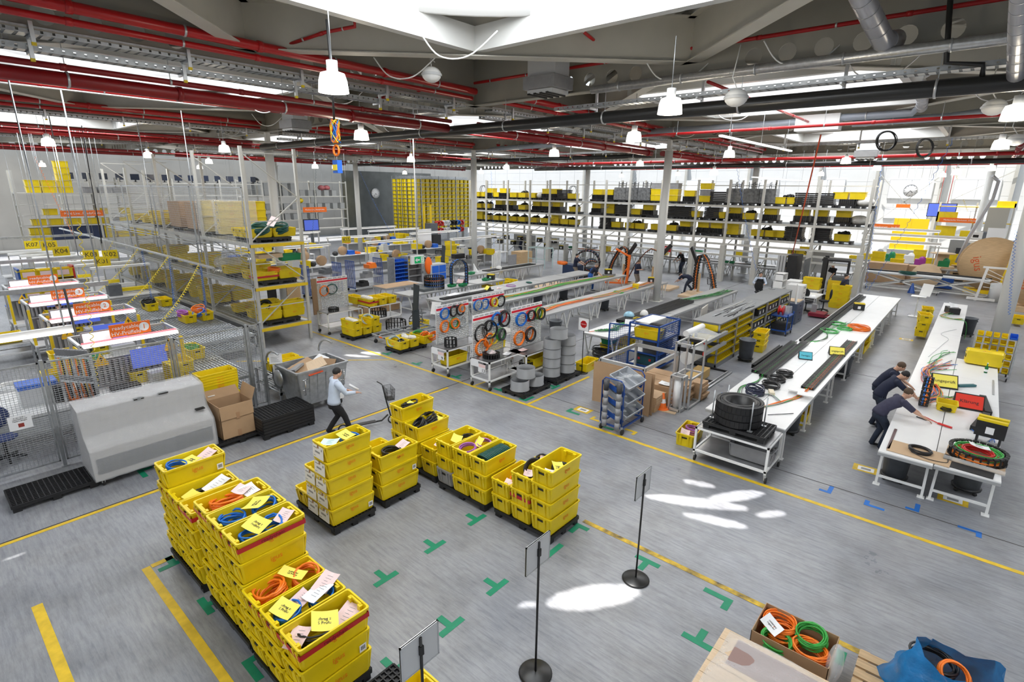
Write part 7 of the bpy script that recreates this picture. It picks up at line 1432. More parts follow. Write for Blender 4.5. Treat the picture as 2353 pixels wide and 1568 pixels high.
for i,(x,nm) in enumerate(((-12.8,'near'),(-26.8,'second'),(-40.8,'third'),(1.2,'outer'))):
    for j,(y0,y1,sg) in enumerate(((-3.5,12.4,'camera side'),(13.6,26.4,'middle'),(27.6,40.4,'far'))):
        if i==3 and j!=2: continue
        w=' of the %s roof axis, %s stretch'%(nm,sg)
        if i!=3:
            pipe([(x+.55,y0,8.68),(x+.55,y1,8.60)],.095,RED,'bright red sprinkler main'+w,joint=True); pipe([(x+.40,y0,8.47),(x+.40,y1,8.42)],.060,RED,'thinner bright red pipe'+w)
            tray((x-.05,y0,8.22),(x-.05,y1,8.22),.36,'wide perforated cable tray'+w,.12); 
            if i==0 or j: tray((x-.35,y0,8.02),(x-.35,y1,8.02),.28,'lower narrow cable tray'+w,.10)
        pipe([(x-.55,y0,7.88),(x-.55,y1,7.84)],.055,DR,'slim dark red pipe'+w); pipe([(x-.72,y0,7.70),(x-.72,y1,7.64)],.13 if i==0 else .09,DR,'thick dark red pipe'+w,step=4.2)
BPIPE=mat('black_pipe',(.022,.022,.022),.3)
INS=mat('foil_insulation',(.62,.63,.64),.3,metal=.7,noise=.2,scale=14,bump=.3); DUCT=mat('grey_duct',(.36,.40,.46),.4,metal=.2)
pipe([(-27,12.7,7.60),(-13,12.7,7.60),(.2,12.7,7.60),(8,12.7,7.58)],.15,BPIPE,'thick black drain pipe across the hall above the trolleys',step=3.4,joint=False)
pipe([(-8.2,12.5,8.26),(8,12.5,8.22)],.10,INS,'foil insulated pipe along the beam with round holes',step=1.6,joint=False); pipe([(-19.6,12.5,8.2),(-14,12.5,8.2)],.09,INS,'shorter foil insulated pipe beyond the near tray',step=1.6,joint=False)
tray((-9.6,12.95,7.9),(6,12.95,7.9),.30,'long cable tray beside the black drain pipe',br=2.9); tray((-8.6,26.95,7.78),(8,26.95,7.78),.30,'long cable tray crossing before the pallet rack',br=2.9); tray((-20,26.95,7.78),(-14,26.95,7.78),.3,'short cable tray across the middle of the hall')
pipe([(-18.6,12.9,8.98),(-12,12.9,8.95),(8,12.9,8.92)],.042,RED,'thin red sprinkler pipe crossing the holed beam',step=2.6)
pipe([(-7.7,12.9,8.95),(-7.3,10.6,9.1),(-7.25,10.55,9.75)],.036,RED,'thin red branch pipe rising beside the round roof light',step=1.5); pipe([(-12.3,6.5,8.75),(-11.4,7.0,8.98),(-10.6,7.2,9.0),(-10.6,7.2,9.2)],.036,RED,'short red branch with an upright sprinkler head',step=1.0)
for j,(y,z) in enumerate(((20.5,7.9),(33.5,7.6),(19.0,8.9),(47,7.7))):
    pipe([(-26 if j%2 else -11,y,z),(-9,y,z),(8,y,z)],.05 if j!=1 else .085,RED,'%s red pipe running across the far bays'%ORD[j],step=3)
for j,(x,y0,y1,z) in enumerate(((-19.8,1,11,8.35),(-33.8,3,24,8.2),(-19.8,14,26,8.35),(-33.8,28,40,8.2),(-5.8,14,26,8.4),(-47.8,5,26,8.1))): pipe([(x,y0,z),(x,y1,z)],.04,RED,'%s slim red branch line under a row of roof lights'%ORD[j],step=2.6)
pipe([(-27,33.8,7.3),(8,33.8,7.3)],.12,BPIPE,'black drain pipe above the pallet rack',step=4,joint=False); pipe([(-41,27.3,7.6),(-14,27.3,7.6)],.1,BPIPE,'black drain pipe across the middle of the hall',step=4,joint=False)
pipe([(-12.5,24.0,8.42),(-6,24.0,8.42),(-5.2,24.0,8.48),(-2.6,24.0,8.5),(-2.3,23.2,8.7),(-2.5,20.4,9.3)],.13,DUCT,'grey round duct with a bend running to the white filter box',step=2.5,joint=False); pipe([(-4.4,24.3,8.3),(-1.6,24.3,8.32),(.2,24.0,8.45),(3,23.5,8.5)],.13,DUCT,'lower grey round duct right of the white filter box',step=2.5,joint=False); pipe([(-30,27.6,8.3),(-20.5,26.4,8.3),(-16.5,26.4,8.35)],.14,DUCT,'grey round duct across the middle bays',step=3,joint=False)
O('filter_box',MB().box(-.75,.75,-.3,.3,-.28,.28),WHP,'white filter box hung between the grey ducts','filter',(-5.5,24.1,8.36))
SIL=mat('spiral_duct',(.52,.52,.55),.35,metal=.5)
def spduct(pts,r_,l):
    a=Vector(pts[0]); r=T('spiral_duct',l,'duct',a); q=[Vector(p)-a for p in pts]; P('pipe',MB().tube(q,r_,18),SIL,r)
    for p,s in zip(q,q[1:]):
        L=(s-p).length; t=(s-p).normalized(); k=.15
        while k<L-.05: c=p+t*k; P('seam',MB().tube([c-t*.008,c+t*.008],r_*1.035,18),SIL,r); k+=.28
spduct([(-2.55,10.0,9.6),(-2.25,11.2,8.95),(-1.98,12.35,8.42),(-1.85,12.75,8.5)],.17,'silver spiral duct dropping diagonally to the holed beam'); spduct([(-2.46,19.6,9.4),(-2.25,22.6,8.72),(-2.3,23.3,8.55)],.16,'second silver spiral duct above the white filter box')
spduct([(-.24,9.4,8.6),(-.16,11.0,8.15),(-.06,12.5,7.68)],.13,'dark grey pipe dropping to the black drain at the image edge'); pipe([(-1.18,12.55,9.2),(-1.02,12.55,7.98),(-.52,12.6,7.9),(-.50,12.65,7.72)],.045,BPIPE,'black vent pipe with two elbows above the drain',step=9,joint=False)
# ---- heaters and pendant lamps
def heater(x,y,z,l):
    r=T('unit_heater',l,'heater',(x,y,z)); P('body',MB().box(-.45,.45,-.3,.3,0,.42),LGR,r); P('hood',MB().prism([(-.5,-.42,-.32),(.5,-.42,-.32),(.5,.42,-.32),(-.5,.42,-.32)],(0,0,.30)),GRY,r); P('louvre',MB().box(-.4,.4,-.36,.36,-.42,-.33),LGR,r); [P('fin',MB().box(-.38+.2*i,-.30+.2*i,-.38,.38,-.45,-.41),DRK,r) for i in range(4)]; [P('hanger',MB().cyl((sx*.4,0,.4),.01,9.0-z-.4 if z<8.6 else .3,5),GALV,r) for sx in (-1,1)]
    return r
heater(-9.3,12.1,8.62,'grey unit heater hung by the beam above the trolleys'); heater(-21.6,11.6,8.35,'grey unit heater near the caged rack'); heater(-5.2,33.5,7.9,'grey unit heater above the pallet rack')
def lamp(loc,l,s=1,g='pendant lamps'):
    r=T('pendant_lamp',l,'lamp',loc,0,g); P('shade',MB().lathe([(.19*s,-.14*s),(.175*s,.0),(.15*s,.08*s),(.06*s,.11*s),(.0,.12*s)],24),LMP,r); P('glow',MB().lathe([(0,-.13*s),(.185*s,-.13*s)],24),LAMP,r); P('ballast',MB().cyl((0,0,.11*s),.07*s,.12*s,14),WHP,r); P('rod',MB().cyl((0,0,.23*s),.008,8.4-loc[2]-.23*s,6),GALV,r); return r
LMP=mat('lamp_shade',(.95,.93,.86),.4,emit=1.6)
lp=Proto(lambda: lamp((0,0,7.3),None,1.15))
LPS=[(-7.6,4.73,7.3,'pendant lamp in front of the bright red mains'),(-4.67,9.7,7.3,'pendant lamp over the sunlit patches'),(-14.24,9.66,7.3,'pendant lamp over the waste container aisle'),(-7.98,14.45,7.3,'pendant lamp over the blue cage'),(.05,14.13,7.3,'pendant lamp over the outer white table'),(-.08,22.6,7.3,'pendant lamp by the large column'),(-24.27,9.82,7.3,'pendant lamp over the caged rack'),(-26.7,4.58,7.3,'pendant lamp over the test cells'),(-14.1,18.9,7.3,'pendant lamp over the orange cable row'),(-23.8,19.15,7.3,'pendant lamp over the exit sign'),(-5.47,30.2,7.3,'pendant lamp over the forklift'),(-5.1,36.8,7.2,'pendant lamp at the rack end post'),(-25.7,29,7.3,'pendant lamp before the long rack'),(-37.9,14.3,7.3,'pendant lamp beyond the caged rack'),(-33.1,9.6,7.3,'pendant lamp at the far end of the caged rack'),(-34.9,21.4,7.2,'pendant lamp over the machine line'),(-36,20.5,7.2,'twin pendant lamp over the machine line'),(-55,8.8,7.2,'pendant lamp over the west rack'),(-8.3,22.9,7.3,'pendant lamp over the bin shelves'),(-15.3,28.6,7.3,'pendant lamp over the man in tan trousers'),(-.3,39,7.2,'pendant lamp beside the far column'),(-1.7,39.1,7.0,'pendant lamp over the scissor tables'),(-11.2,29,6.8,'round pendant lamp before the rack'),(-47,17,7.2,'pendant lamp over the grey bins'),(-42,33,7.2,'pendant lamp before the box store'),(-33,34,7.2,'pendant lamp at the near end of the long rack'),(-20,44,7.2,'pendant lamp behind the long rack'),(-10,47,7.2,'pendant lamp in the far bay'),(-3,52,7.2,'pendant lamp by the far clock'),(-27,47,7.2,'pendant lamp far behind the rack')]
for x,y,z,l in LPS:
    lp((x,y,z),0,l,'pendant lamps under the roof'); L=bpy.data.lights.new('pendant_light','POINT'); L.energy=55; L.color=(1,.88,.68); L.shadow_soft_size=.18; lo=link(bpy.data.objects.new('pendant_light',L)); lo.location=(x,y,z-.32)
for x,y,z,l in ((-.31,16.0,7.6,'round white emergency lamp beside the outer pendant lamp'),(.24,22.8,7.4,'round white emergency lamp by the large column'),(-10.2,8.9,8.3,'round white emergency lamp behind the red mains'),(-4.2,11.6,7.6,'round white emergency lamp above the sunlit patch lamp')):
    r=T('emergency_lamp',l,'lamp',(x,y,z)); P('housing',MB().ell((0,0,0),.22,.22,.17,16,8),WHP,r); P('rim',MB().lathe([(.225,-.03),(.24,0),(.225,.03)],20),LGR,r); P('cable',MB().tube([(0,0,.16),(-.15,.1,.4),(-.1,.2,8.6-z)],.012,6),WHP,r)
for i,(x,y0,y1,z) in enumerate(((-6.3,16.5,24,7.35),(-3.2,38,50,6.6),(-10.5,33,45,6.6))): r=T('strip_light','%s suspended strip light in the far bays'%ORD[i],'strip light',(x,y0,z)); P('tube',MB().box(-.05,.05,0,y1-y0,0,.05),TUBE,r); [P('wire',MB().cyl((0,(y1-y0)*t,.05),.006,8.4-z,4),GALV,r) for t in (.1,.5,.9)]
o=T('wire_bundle','tangled bundle of orange and blue wires hanging with a yellow socket','cable',(-9.3,5.75,0))
for i in range(10): P('loop',MB().tube([(.10*cos(t)+U(-.04,.04),.10*sin(t)*.6,6.78+.2*sin(t+i)) for t in (2*PI*k/10 for k in range(10))],.007,5,True),(ORC,BLUC,YEC)[i%3],o)
P('drop_cable',MB().tube([(0,0,6.9),(.03,0,7.6),(0,0,8.6)],.02,6),BKC,o); P('ring',MB().tube([(.09*cos(t),0,6.45+.09*sin(t)) for t in (2*PI*k/14 for k in range(14))],.02,6,True),ORC,o); P('socket_box',MB().box(-.08,.08,-.05,.05,6.05,6.28),BLUB,o); P('socket_cap',MB().box(-.07,.07,-.06,.06,6.1,6.2),YEC,o)
chain=coil((-2.5,18.6,7.2),BKC,'black cable coil hanging from the tray over the benches',.24,.012,6,.05,(PI/2,0,.6)); coil((-1.9,22,7.2),BKC,'second black cable coil hanging at the slanting hose',.26,.012,7,.05,(PI/2,0,.8))
for i in range(14):
    x0,y0=[(-9,7.6),(-11.4,8.2),(-6.6,12.2),(-16,9.5),(-20,9),(-4,12.2),(-24,11),(-8,20),(-3,14.5),(-17,20),(-22,16),(-12,25),(-1,20),(-30,12)][i]; wire([(x0,y0,8.7),(x0+.3,y0+.2,8.3),(x0+.9,y0+.4,8.25),(x0+1.3,y0+.8,8.7)],WHP,'%s white cable looped below the roof beams'%ORD[i],.015)
# ---------------------------------------------------------------- plastic covered crate, cable box and blue bag at the camera's feet
r=T('wooden_crate','pale wooden crate under clear plastic sheeting at the bottom edge','crate',(-.72,5.0,0)); 
for i in range(6): P('board',MB().box(-.70,.72,-.58+.195*i,-.58+.195*i+.188,.80,.83),WOODL,r)
P('side',MB().box(-.70,.72,-.58,-.56,.12,.80).box(-.70,.72,.57,.59,.12,.80).box(-.70,-.68,-.58,.59,.12,.80).box(.70,.72,-.58,.59,.12,.80),WOODL,r); [P('runner',MB().box(-.70,.72,y-.05,y+.05,0,.12),WOOD,r) for y in (-.5,0,.5)]
P('dark_sheet',MB().box(-.52,.60,.08,.50,.831,.836),mat('brown_film',(.27,.17,.15),.4),r)
mb=MB(); n=12; vs=[]
for i in range(n+1):
    for j in range(n+1):
        x=-.76+1.56*i/n; y=-.66+1.32*j/n; e=max(abs(x-.01)-.70,0)+max(abs(y)-.58,0); vs.append((x,y,.855+.018*sin(5*x+3*y)+.012*sin(11*y-4*x)-e*3.2))
mb.add(vs,[(i*(n+1)+j,(i+1)*(n+1)+j,(i+1)*(n+1)+j+1,i*(n+1)+j+1) for i in range(n) for j in range(n)],True); P('plastic_sheet',mb,PLASTIC,r)
r=carton((-.82,6.42,.0),0,'open brown box full of orange and green cable coils',.86,.62,.52,flaps=False); [bpy.data.objects.remove(c) for c in list(bpy.data.objects) if c.parent==r and (c.name.startswith('lid') or c.name.startswith('tape'))]
BOXI=mat('brown_box_inside',(.10,.055,.03),.7)
for x,y,z,R_,m,l,s in ((-1.02,6.55,.40,.175,ORC,'orange coil at the far corner of the brown box',0),(-.98,6.50,.30,.18,ORC,'orange coil below it in the brown box',1),(-.62,6.35,.38,.185,ORC,'front orange coil of the brown box',2),(-.64,6.38,.26,.19,ORC,'lower orange coil of the brown box',3),(-.98,6.26,.36,.17,GRC,'green coil at the near side of the brown box',4),(-.66,6.57,.42,.16,GRC,'green coil lying over the orange coils of the brown box',5)): coil((x,y,z),m,l,R_,.011,11,.08,(U(-.15,.15),U(-.15,.15),0),seed=s)
paper((-1.08,6.38,.51),(.5,.3,-.4),'white printed slip on the cable coils of the brown box',PAP,.24,.16,'ionierung\nlingen zur'); O('bubble_wrap',MB().ell((0,0,.18),.09,.22,.24,12,8),PLASTIC,'bubble wrap hanging over the corner of the brown box','wrap',(-.36,6.34,.26))
r=T('wooden_pallet','wooden pallet under the blue plastic bag','pallet',(.32,6.75,0)); wood_pallet(r,1.0,.9,.15)
bag=MB(); n=22; m_=12; vs=[]
for j in range(m_+1):
    t=j/m_
    for i in range(n):
        a=2*PI*i/n; q=1+.10*sin(5*a+4*t)+.07*sin(9*a-7*t); rx=(.55-.18*t)*q; ry=(.42-.12*t)*q; vs.append((rx*cos(a)+.1*t,ry*sin(a),.62*t**.8+.05*sin(3*a+6*t)*t+.12*max(0,sin(2*a+1.2))*t*t))
bag.add(vs,[(j*n+i,j*n+(i+1)%n,(j+1)*n+(i+1)%n,(j+1)*n+i) for j in range(m_) for i in range(n)],True); O('blue_bag',bag,BAG,'crumpled bright blue plastic bag open at the top','bag',(.62,6.85,.15)); coil((.68,6.85,.60),ORC,'orange coil inside the blue plastic bag',.13,.012,7,.1,(.7,.2,0)); coil((.5,6.95,.55),BKC,'dark coil inside the blue plastic bag',.2,.014,6,.08)
# ---------------------------------------------------------------- desks, fan and forklift past the bin shelves
r=T('desk_fan','grey desk fan on the end of the shelf unit','fan',(-6.75,25.9,1.57)); P('base',MB().cyl((0,0,0),.14,.03,18),GRY,r); P('stem',MB().cyl((0,0,.03),.02,.3,10),GRY,r)
g=MB(); [g.tube([(.03,.22*s*cos(t),.50+.22*s*sin(t)) for t in (2*PI*i/20 for i in range(20))],.005,5,True) for s in (1,.75,.5,.25)]; [g.bar((.03,0,.5),(.03,.22*cos(a),.5+.22*sin(a)),.005) for a in (PI/12*i for i in range(24))]; P('grille',g,LGR,r); [P('blade',MB().ell((0,.1*cos(a),.5+.1*sin(a)),.01,.09 if i!=1 else .06,.06,10,6),LGR,r) for i,a in enumerate((.3,2.4,4.5))]
O('tall_board',MB().box(-.03,.03,-.3,.3,0,1.1),WHP,'tall narrow white panel at the end of the shelf unit','panel',(-5.85,26.6,.7),.3)
def cabinet(name,l,loc,w,d,h,m,shelves=0,doors=0,rz=0,cat='cabinet'):
    r=T(name,l,cat,loc,rz); P('body',MB().box(-w/2,w/2,-d/2,d/2,0,h) if not shelves else MB().box(-w/2,w/2,-d/2,-d/2+.03,0,h).box(-w/2,w/2,d/2-.03,d/2,0,h).box(-w/2,-w/2+.03,-d/2,d/2,0,h).box(-w/2,w/2,-d/2,d/2,h-.03,h),m,r)
    for i in range(shelves): P('shelf',MB().box(-w/2,w/2,-d/2,d/2,h*i/shelves,h*i/shelves+.03),m,r)
    for i in range(doors): z0=h*(i+.08)/doors; z1=h*(i+.92)/doors; q=P('drawer',MB().box(w/2,w/2+.015,-d/2+.03,d/2-.03,z0,z1),m,r); P('handle',MB().box(w/2+.015,w/2+.03,-.08,.08,(z0+z1)/2-.015,(z0+z1)/2+.015),DRK,q)
    return r
cabinet('shelf_cabinet','tall white open cabinet between fan and printer',(-6.9,27.6,0),.45,.8,2.1,WHP,6); cabinet('printer','large white office printer on a grey stand',(-6.35,28.6,.75),.7,.75,.75,WHP,0,3,cat='printer'); cabinet('printer_stand','grey stand under the white printer',(-6.35,28.6,0),.75,.8,.74,LGR,0,1); cabinet('workbench','blue grey workbench cabinet before the white cabinet',(-6.1,26.9,0),.8,1.2,.95,mat('bench_blue',(.07,.09,.14),.5),0,3); O('bench_plate',MB().box(-.35,.35,-.4,.4,0,.03),WOODL,'small wooden board on the blue grey bench','board',(-6.1,27.2,.95))
cabinet('machine_cabinet','tall dark machine cabinet with steel profiles',(-7.9,34.2,0),.5,1.3,2.35,BLK); [O('steel_profile',MB().box(-.06,.06,-.1,.1,0,2.3),ALU,'%s upright steel profile at the machine cabinet'%ORD[i],'profile',(-8.6+.16*i,33.6,0)) for i in range(3)]; O('dark_screen',MB().box(-.03,.03,-.6,.6,1.0,2.2).box(-.03,.03,-.06,.06,0,1.0),BIN,'big dark screen panel facing the desks','screen',(-7.2,34.0,0))
cabinet('copier','white copier with rounded lid at the machine cabinet',(-7.3,32.3,.7),.7,.9,.45,WHP,0,0,cat='printer'); cabinet('copier_stand','stand under the white copier',(-7.3,32.3,0),.7,.9,.7,LGR,0,1)
r=T('desk','white desk with papers, bottle and black tools','desk',(-6.3,30.3,0)); P('table_top',MB().box(-.5,.7,-.8,.8,.74,.78),WHT,r); [P('leg',MB().box(x,x+.05,y,y+.05,0,.74),LGR,r) for x in (-.45,.6) for y in (-.75,.7)]
r=T('bottle','green bottle on the white desk','bottle',(-6.3,30.7,.78)); P('glass',MB().lathe([(0,0),(.04,0),(.042,.16),(.016,.22),(.015,.28),(0,.28)],12),MATS['green_glass'],r); paper((-6.0,30.0,.785),(0,0,.3),'white papers on the desk beside the forklift',PAP,.5,.6); O('tool_heap',MB().ell((0,0,.05),.25,.2,.08,10,6),BLK,'dark tools on the desk beside the forklift','tool',(-6.5,30.3,.78))
def chair(loc,rz,l):
    r=T('office_chair',l,'chair',loc,rz); P('seat',MB().ell((0,0,.55),.25,.25,.06,14,6),BLKCL,r); P('backrest',MB().ell((0,.26,.92),.22,.05,.25,12,8),BLKCL,r); P('column',MB().cyl((0,0,.08),.03,.45,10),BLK,r); P('back_post',MB().bar((0,.2,.55),(0,.28,.9),.04),BLK,r); [P('base_arm',MB().bar((0,0,.14),(.3*cos(a),.3*sin(a),.06),.05),BLK,r) for a in (2*PI*i/5 for i in range(5))]
chair((-5.4,30.4,0),-PI/2,'black office chair beside the white desk'); chair((-6.0,29.5,0),.6,'second black chair between printer and desk'); chair((-8.6,30.6,0),PI,'black chair of the man behind the fan')
r=T('pallet_truck','dark red pallet truck base on the floor by the desks','pallet truck',(-5.3,29.0,0)); P('body',MB().box(-.35,.35,-.5,.3,.06,.22),mat('dark_red',(.22,.01,.03),.4),r); P('fork',MB().box(.1,1.3,-.4,-.22,.05,.12),MATS['dark_red'],r); P('fork',MB().box(.1,1.3,.05,.23,.05,.12),MATS['dark_red'],r); P('mast',MB().box(-.3,-.1,-.2,.0,.2,.6),GRY,r)
for k in range(4): crate((-5.0,32.0+.02*k,.3*k),PI/2,'%s yellow crate of the stack by the forklift'%('lowest',ORD[1],ORD[2],'topmost')[k])
for k in range(2): crate((-6.5,32.6,.75+.3*k),PI/2,'%s yellow crate behind the bottle desk'%('lower','upper')[k])
O('low_table',MB().box(-.5,.5,-.6,.6,.7,.74).box(-.45,-.4,-.5,.5,0,.7).box(.4,.45,-.5,.5,0,.7),LGR,'low grey table under crates behind the bottle desk','table',(-6.5,32.6,0))
r=T('forklift','yellow reach truck with a black mast','forklift',(-5.55,33.6,0),.1); YP=mat('forklift_yellow',(.85,.58,.01),.35)
P('body',MB().box(-.35,.55,-.5,.5,.12,1.25),YP,r); P('panel',MB().box(-.1,.3,-.515,-.5,.25,1.0),BLK,r); P('label_sheet',MB().box(-.02,.22,-.52,-.515,.55,.95),PAP,r); P('console',MB().box(-.2,.5,-.45,.45,1.25,1.42),BIN,r)
for y in (-.45,.45): P('mast',MB().box(-.75,-.55,y-.08,y+.08,.05,2.45),BLK,r)
P('roof',MB().box(-.8,.5,-.5,.5,2.25,2.35),BLK,r); P('roof_post',MB().box(.42,.5,-.45,-.37,1.3,2.3).box(.42,.5,.37,.45,1.3,2.3),BLK,r); P('fork',MB().box(-1.8,-.7,-.35,-.22,.06,.11),BLK,r); P('fork',MB().box(-1.8,-.7,.22,.35,.06,.11),BLK,r); [P('wheel',MB().lathe([(0,-.06),(.14,-.06),(.14,.06),(0,.06)],14).xf(MV(x,y,.14)@Matrix.Rotation(PI/2,4,'X')),RUB,r) for x in (-.5,.4) for y in (-.45,.45)]
r=T('tool_cart','small blue tool cart with a red hose reel','cart',(-5.75,24.2,0)); P('shelf',MB().box(-.35,.35,-.45,.45,.18,.22).box(-.35,.35,-.45,.45,.8,.84),BLU,r); [P('post',MB().box(x-.02,x+.02,y-.02,y+.02,.1,.95),BLU,r) for x in (-.33,.33) for y in (-.43,.43)]; castors(r,[(-.3,-.4),(.3,-.4),(-.3,.4),(.3,.4)],.05); O('hose_reel',MB().lathe([(0,-.1),(.2,-.1),(.2,-.07),(.09,-.06),(.09,.06),(.2,.07),(.2,.1),(0,.1)],20).xf(Matrix.Rotation(PI/2,4,'Y')),RED,'red hose reel on the blue tool cart','reel',(-5.75,23.95,1.05)); O('clear_box',MB().box(-.2,.2,-.2,.2,0,.32),PLASTIC,'clear plastic box on the blue tool cart','box',(-5.7,24.4,.84)); O('black_box',MB().box(-.3,.3,-.35,.35,0,.25),BLK,'black box on the lower shelf of the blue tool cart','box',(-5.75,24.2,.22))
# ---------------------------------------------------------------- right hand side: bin stand, floor crates, scissor tables, reels
r=T('bin_stand','wheeled sloping stand holding rows of yellow bins','stand',(1.0,23.0,0),PI); P('frame',MB().bar((-.52,-.3,.1),(-.52,.15,1.55),.05).bar((.52,-.3,.1),(.52,.15,1.55),.05).bar((-.52,.3,.1),(-.52,.15,1.55),.05).bar((.52,.3,.1),(.52,.15,1.55),.05).bar((-.52,.3,.12),(.52,.3,.12),.05).bar((-.52,-.3,.12),(.52,-.3,.12),.05),GALV,r); castors(r,[(-.5,-.28),(.5,-.28),(-.5,.28),(.5,.28)],.07)
for k in range(6):
    for i in range(5): sbin((.52+.2*i,22.92+.07*k-.1,.22+.215*k),BMB if (k,i)==(5,4) else BMS,'%s %s bin of the %s row up on the sloping bin stand'%(ORD[i],'blue' if (k,i)==(5,4) else 'yellow',ORD[k]),'bins on the sloping stand',-PI/2)
for x,y,k,l in ((-1.15,27.6,3,'stack of crates on a dolly beside the narrow bench'),(-1.25,31.0,2,'crate pair at the far end of the narrow bench'),(2.35,24.2,2,'crate pair at the image edge'),(2.0,33.5,1,'crate pair behind the column')):
    for i in range(k): crate((x,y,.12+.3*i),.1*i,'%s yellow crate of the %s'%(ORD[i],l))
O('drawing_desk',MB().box(-.3,.3,-.25,.25,1.0,1.03).box(-.03,.03,-.03,.03,0,1.0).bar((.2,.2,1.03),(.28,.35,1.6),.5,.02).box(-.25,.25,-.2,.2,0,.03),WHP,'white reading desk on a pole between the benches','stand',(-1.75,32.3,0))
def scissor(loc,rz,L,l):
    r=T('scissor_table',l,'table',loc,rz); P('table_top',MB().box(-L/2,L/2,-.45,.45,1.0,1.08),LGR,r); P('chain_edge',MB().box(-L/2,L/2,.3,.45,1.08,1.16),BLK2,r); P('base_frame',MB().bar((-L/2,-.4,.18),(L/2,-.4,.18),.06).bar((-L/2,.4,.18),(L/2,.4,.18),.06).bar((-L/2,-.4,.18),(-L/2,.4,.18),.06).bar((L/2,-.4,.18),(L/2,.4,.18),.06),WSTL,r)
    for y in (-.35,.35): P('scissor_arm',MB().bar((-L*.4,y,.2),(L*.4,y,1.0),.07),WSTL,r); P('scissor_arm',MB().bar((L*.4,y,.2),(-L*.4,y,1.0),.07),WSTL,r)
    castors(r,[(-L/2+.1,-.4),(L/2-.1,-.4),(-L/2+.1,.4),(L/2-.1,.4)],.07)
scissor((-3.2,40.6,0),0,3.8,'scissor lift table with a black chain edge near the bench end'); scissor((-.9,41.2,0),-.12,3.6,'second scissor lift table sloping toward the cable reel'); coil((-3.0,40.5,1.1),DGC,'green and blue cable heap on the scissor table',.4,.02,8,.1); coil((-3.5,33.0,.86),DGC,'green cable heap at the far end of the wide bench',.3,.012,6,.05) if False else None
def reel(loc,R_,l,rz=0,txt='igus',w=.9):
    r=T('cable_reel',l,'cable reel',loc,rz)
    for y in (-w/2,w/2-.06): P('flange',MB().lathe([(0,0),(R_,0),(R_,.06),(0,.06)],40).xf(MV(0,y,R_)@Matrix.Rotation(-PI/2,4,'X')),WOOD,r)
    P('drum',MB().lathe([(R_*.5,0),(R_*.5,w-.1)],28).xf(MV(0,-w/2+.05,R_)@Matrix.Rotation(-PI/2,4,'X')),WOODL,r)
    if txt: text(txt,R_*.38,mat('red_brand',(.62,.10,.02),.6),r,(-R_*.45,-w/2-.005,R_),(RX,rad(75),0))
    return r
reel((.75,43.3,.25),1.55,'huge wooden cable reel with orange lettering behind the yellow frame',.15); reel((2.55,38.2,.3),1.2,'wooden cable reel cut by the image edge behind the column',.2)
O('wooden_pallet',MB().box(-1.0,1.0,-.7,.7,.0,.28),WOOD,'wooden base under the reel at the image edge','pallet',(2.55,38.2,0)); O('reel_support',MB().box(-1.0,1.2,-.5,.5,0,.24),YP,'yellow base under the huge cable reel','base',(.75,43.3,0))
r=T('reel_lifter','yellow lifting frame leaning on the huge cable reel','frame',(1.3,42.4,0)); [P('bar',MB().bar((x,0,.1),(x+.35,.1,2.9),.14),BY_,r) for x in (0,.5,.9)]; P('cross_bar',MB().bar((.3,.1,2.7),(1.2,.1,2.7),.12).bar((.1,0,.6),(1.0,0,.6),.12),BY_,r)
r=T('tensioner','white metal frame with wires in front of the cable reel','frame',(.9,40.0,0)); P('frame',MB().bar((-.5,0,0),(-.3,0,1.9),.12).bar((-.5,0,1.9),(1.2,0,1.9),.1).bar((-.9,0,.1),(1.2,0,.1),.14),WHP,r); [P('wire',MB().bar((-.3,0,1.8-.25*i),(1.1,.1,1.1-.1*i),.03),WHP,r) for i in range(5)]; P('drum',MB().cyl((.5,.4,0),.5,1.0,20),LGR,r)
for k,(z,R_) in enumerate(((0,.75),(.06,.35),(.95,.62),(1.0,.33),(1.8,.55))): pass
r=T('reel_stack','two pale plywood reels stacked upright','cable reel',(-1.75,46.5,0)); P('reel',MB().lathe([(0,0),(.8,0),(.8,.06),(.4,.06),(.4,1.0),(.8,1.0),(.8,1.06),(0,1.06)],28),WOODL,r); P('reel',MB().lathe([(0,1.07),(.75,1.07),(.75,1.13),(.38,1.13),(.38,1.95),(.7,1.95),(.7,2.0),(0,2.0)],28),WOODL,r)
for k in range(7): r=T('wooden_pallet','%s wooden pallet of the pile behind the plywood reels'%ORD[k],'pallet',(-.3,48.5,.16*k)); P('boards',MB().box(-.9,.9,-.6,.6,.12,.15),WOOD,r); [P('block',MB().box(x-.08,x+.08,-.6,.6,0,.12),WOOD,r) for x in (-.8,0,.8)]
carton((-4.4,44.0,0),0,'long brown carton behind the scissor table',2.2,1.0,1.3,flaps=False); carton((-2.6,44.6,0),0,'second long brown carton behind the scissor table',2.0,1.0,1.2,flaps=False); O('plywood_disc',MB().lathe([(0,0),(.8,0),(.8,.05),(0,.05)],28).xf(Matrix.Rotation(rad(70),4,'X')),WOODL,'round plywood reel side leaning behind the scissor table','reel',(-2.2,42.9,.78)); O('blue_skip',crate_body(1.3,1.0,.8,True),BLU,'dark blue steel skip behind the second scissor table','skip',(-1.4,43.4,.1)); r=T('traffic_cone','small blue cone under the scissor table','cone',(-2.6,40.2,0)); P('body',MB().lathe([(.2,0),(.03,.6),(0,.6)],16),BLU,r)
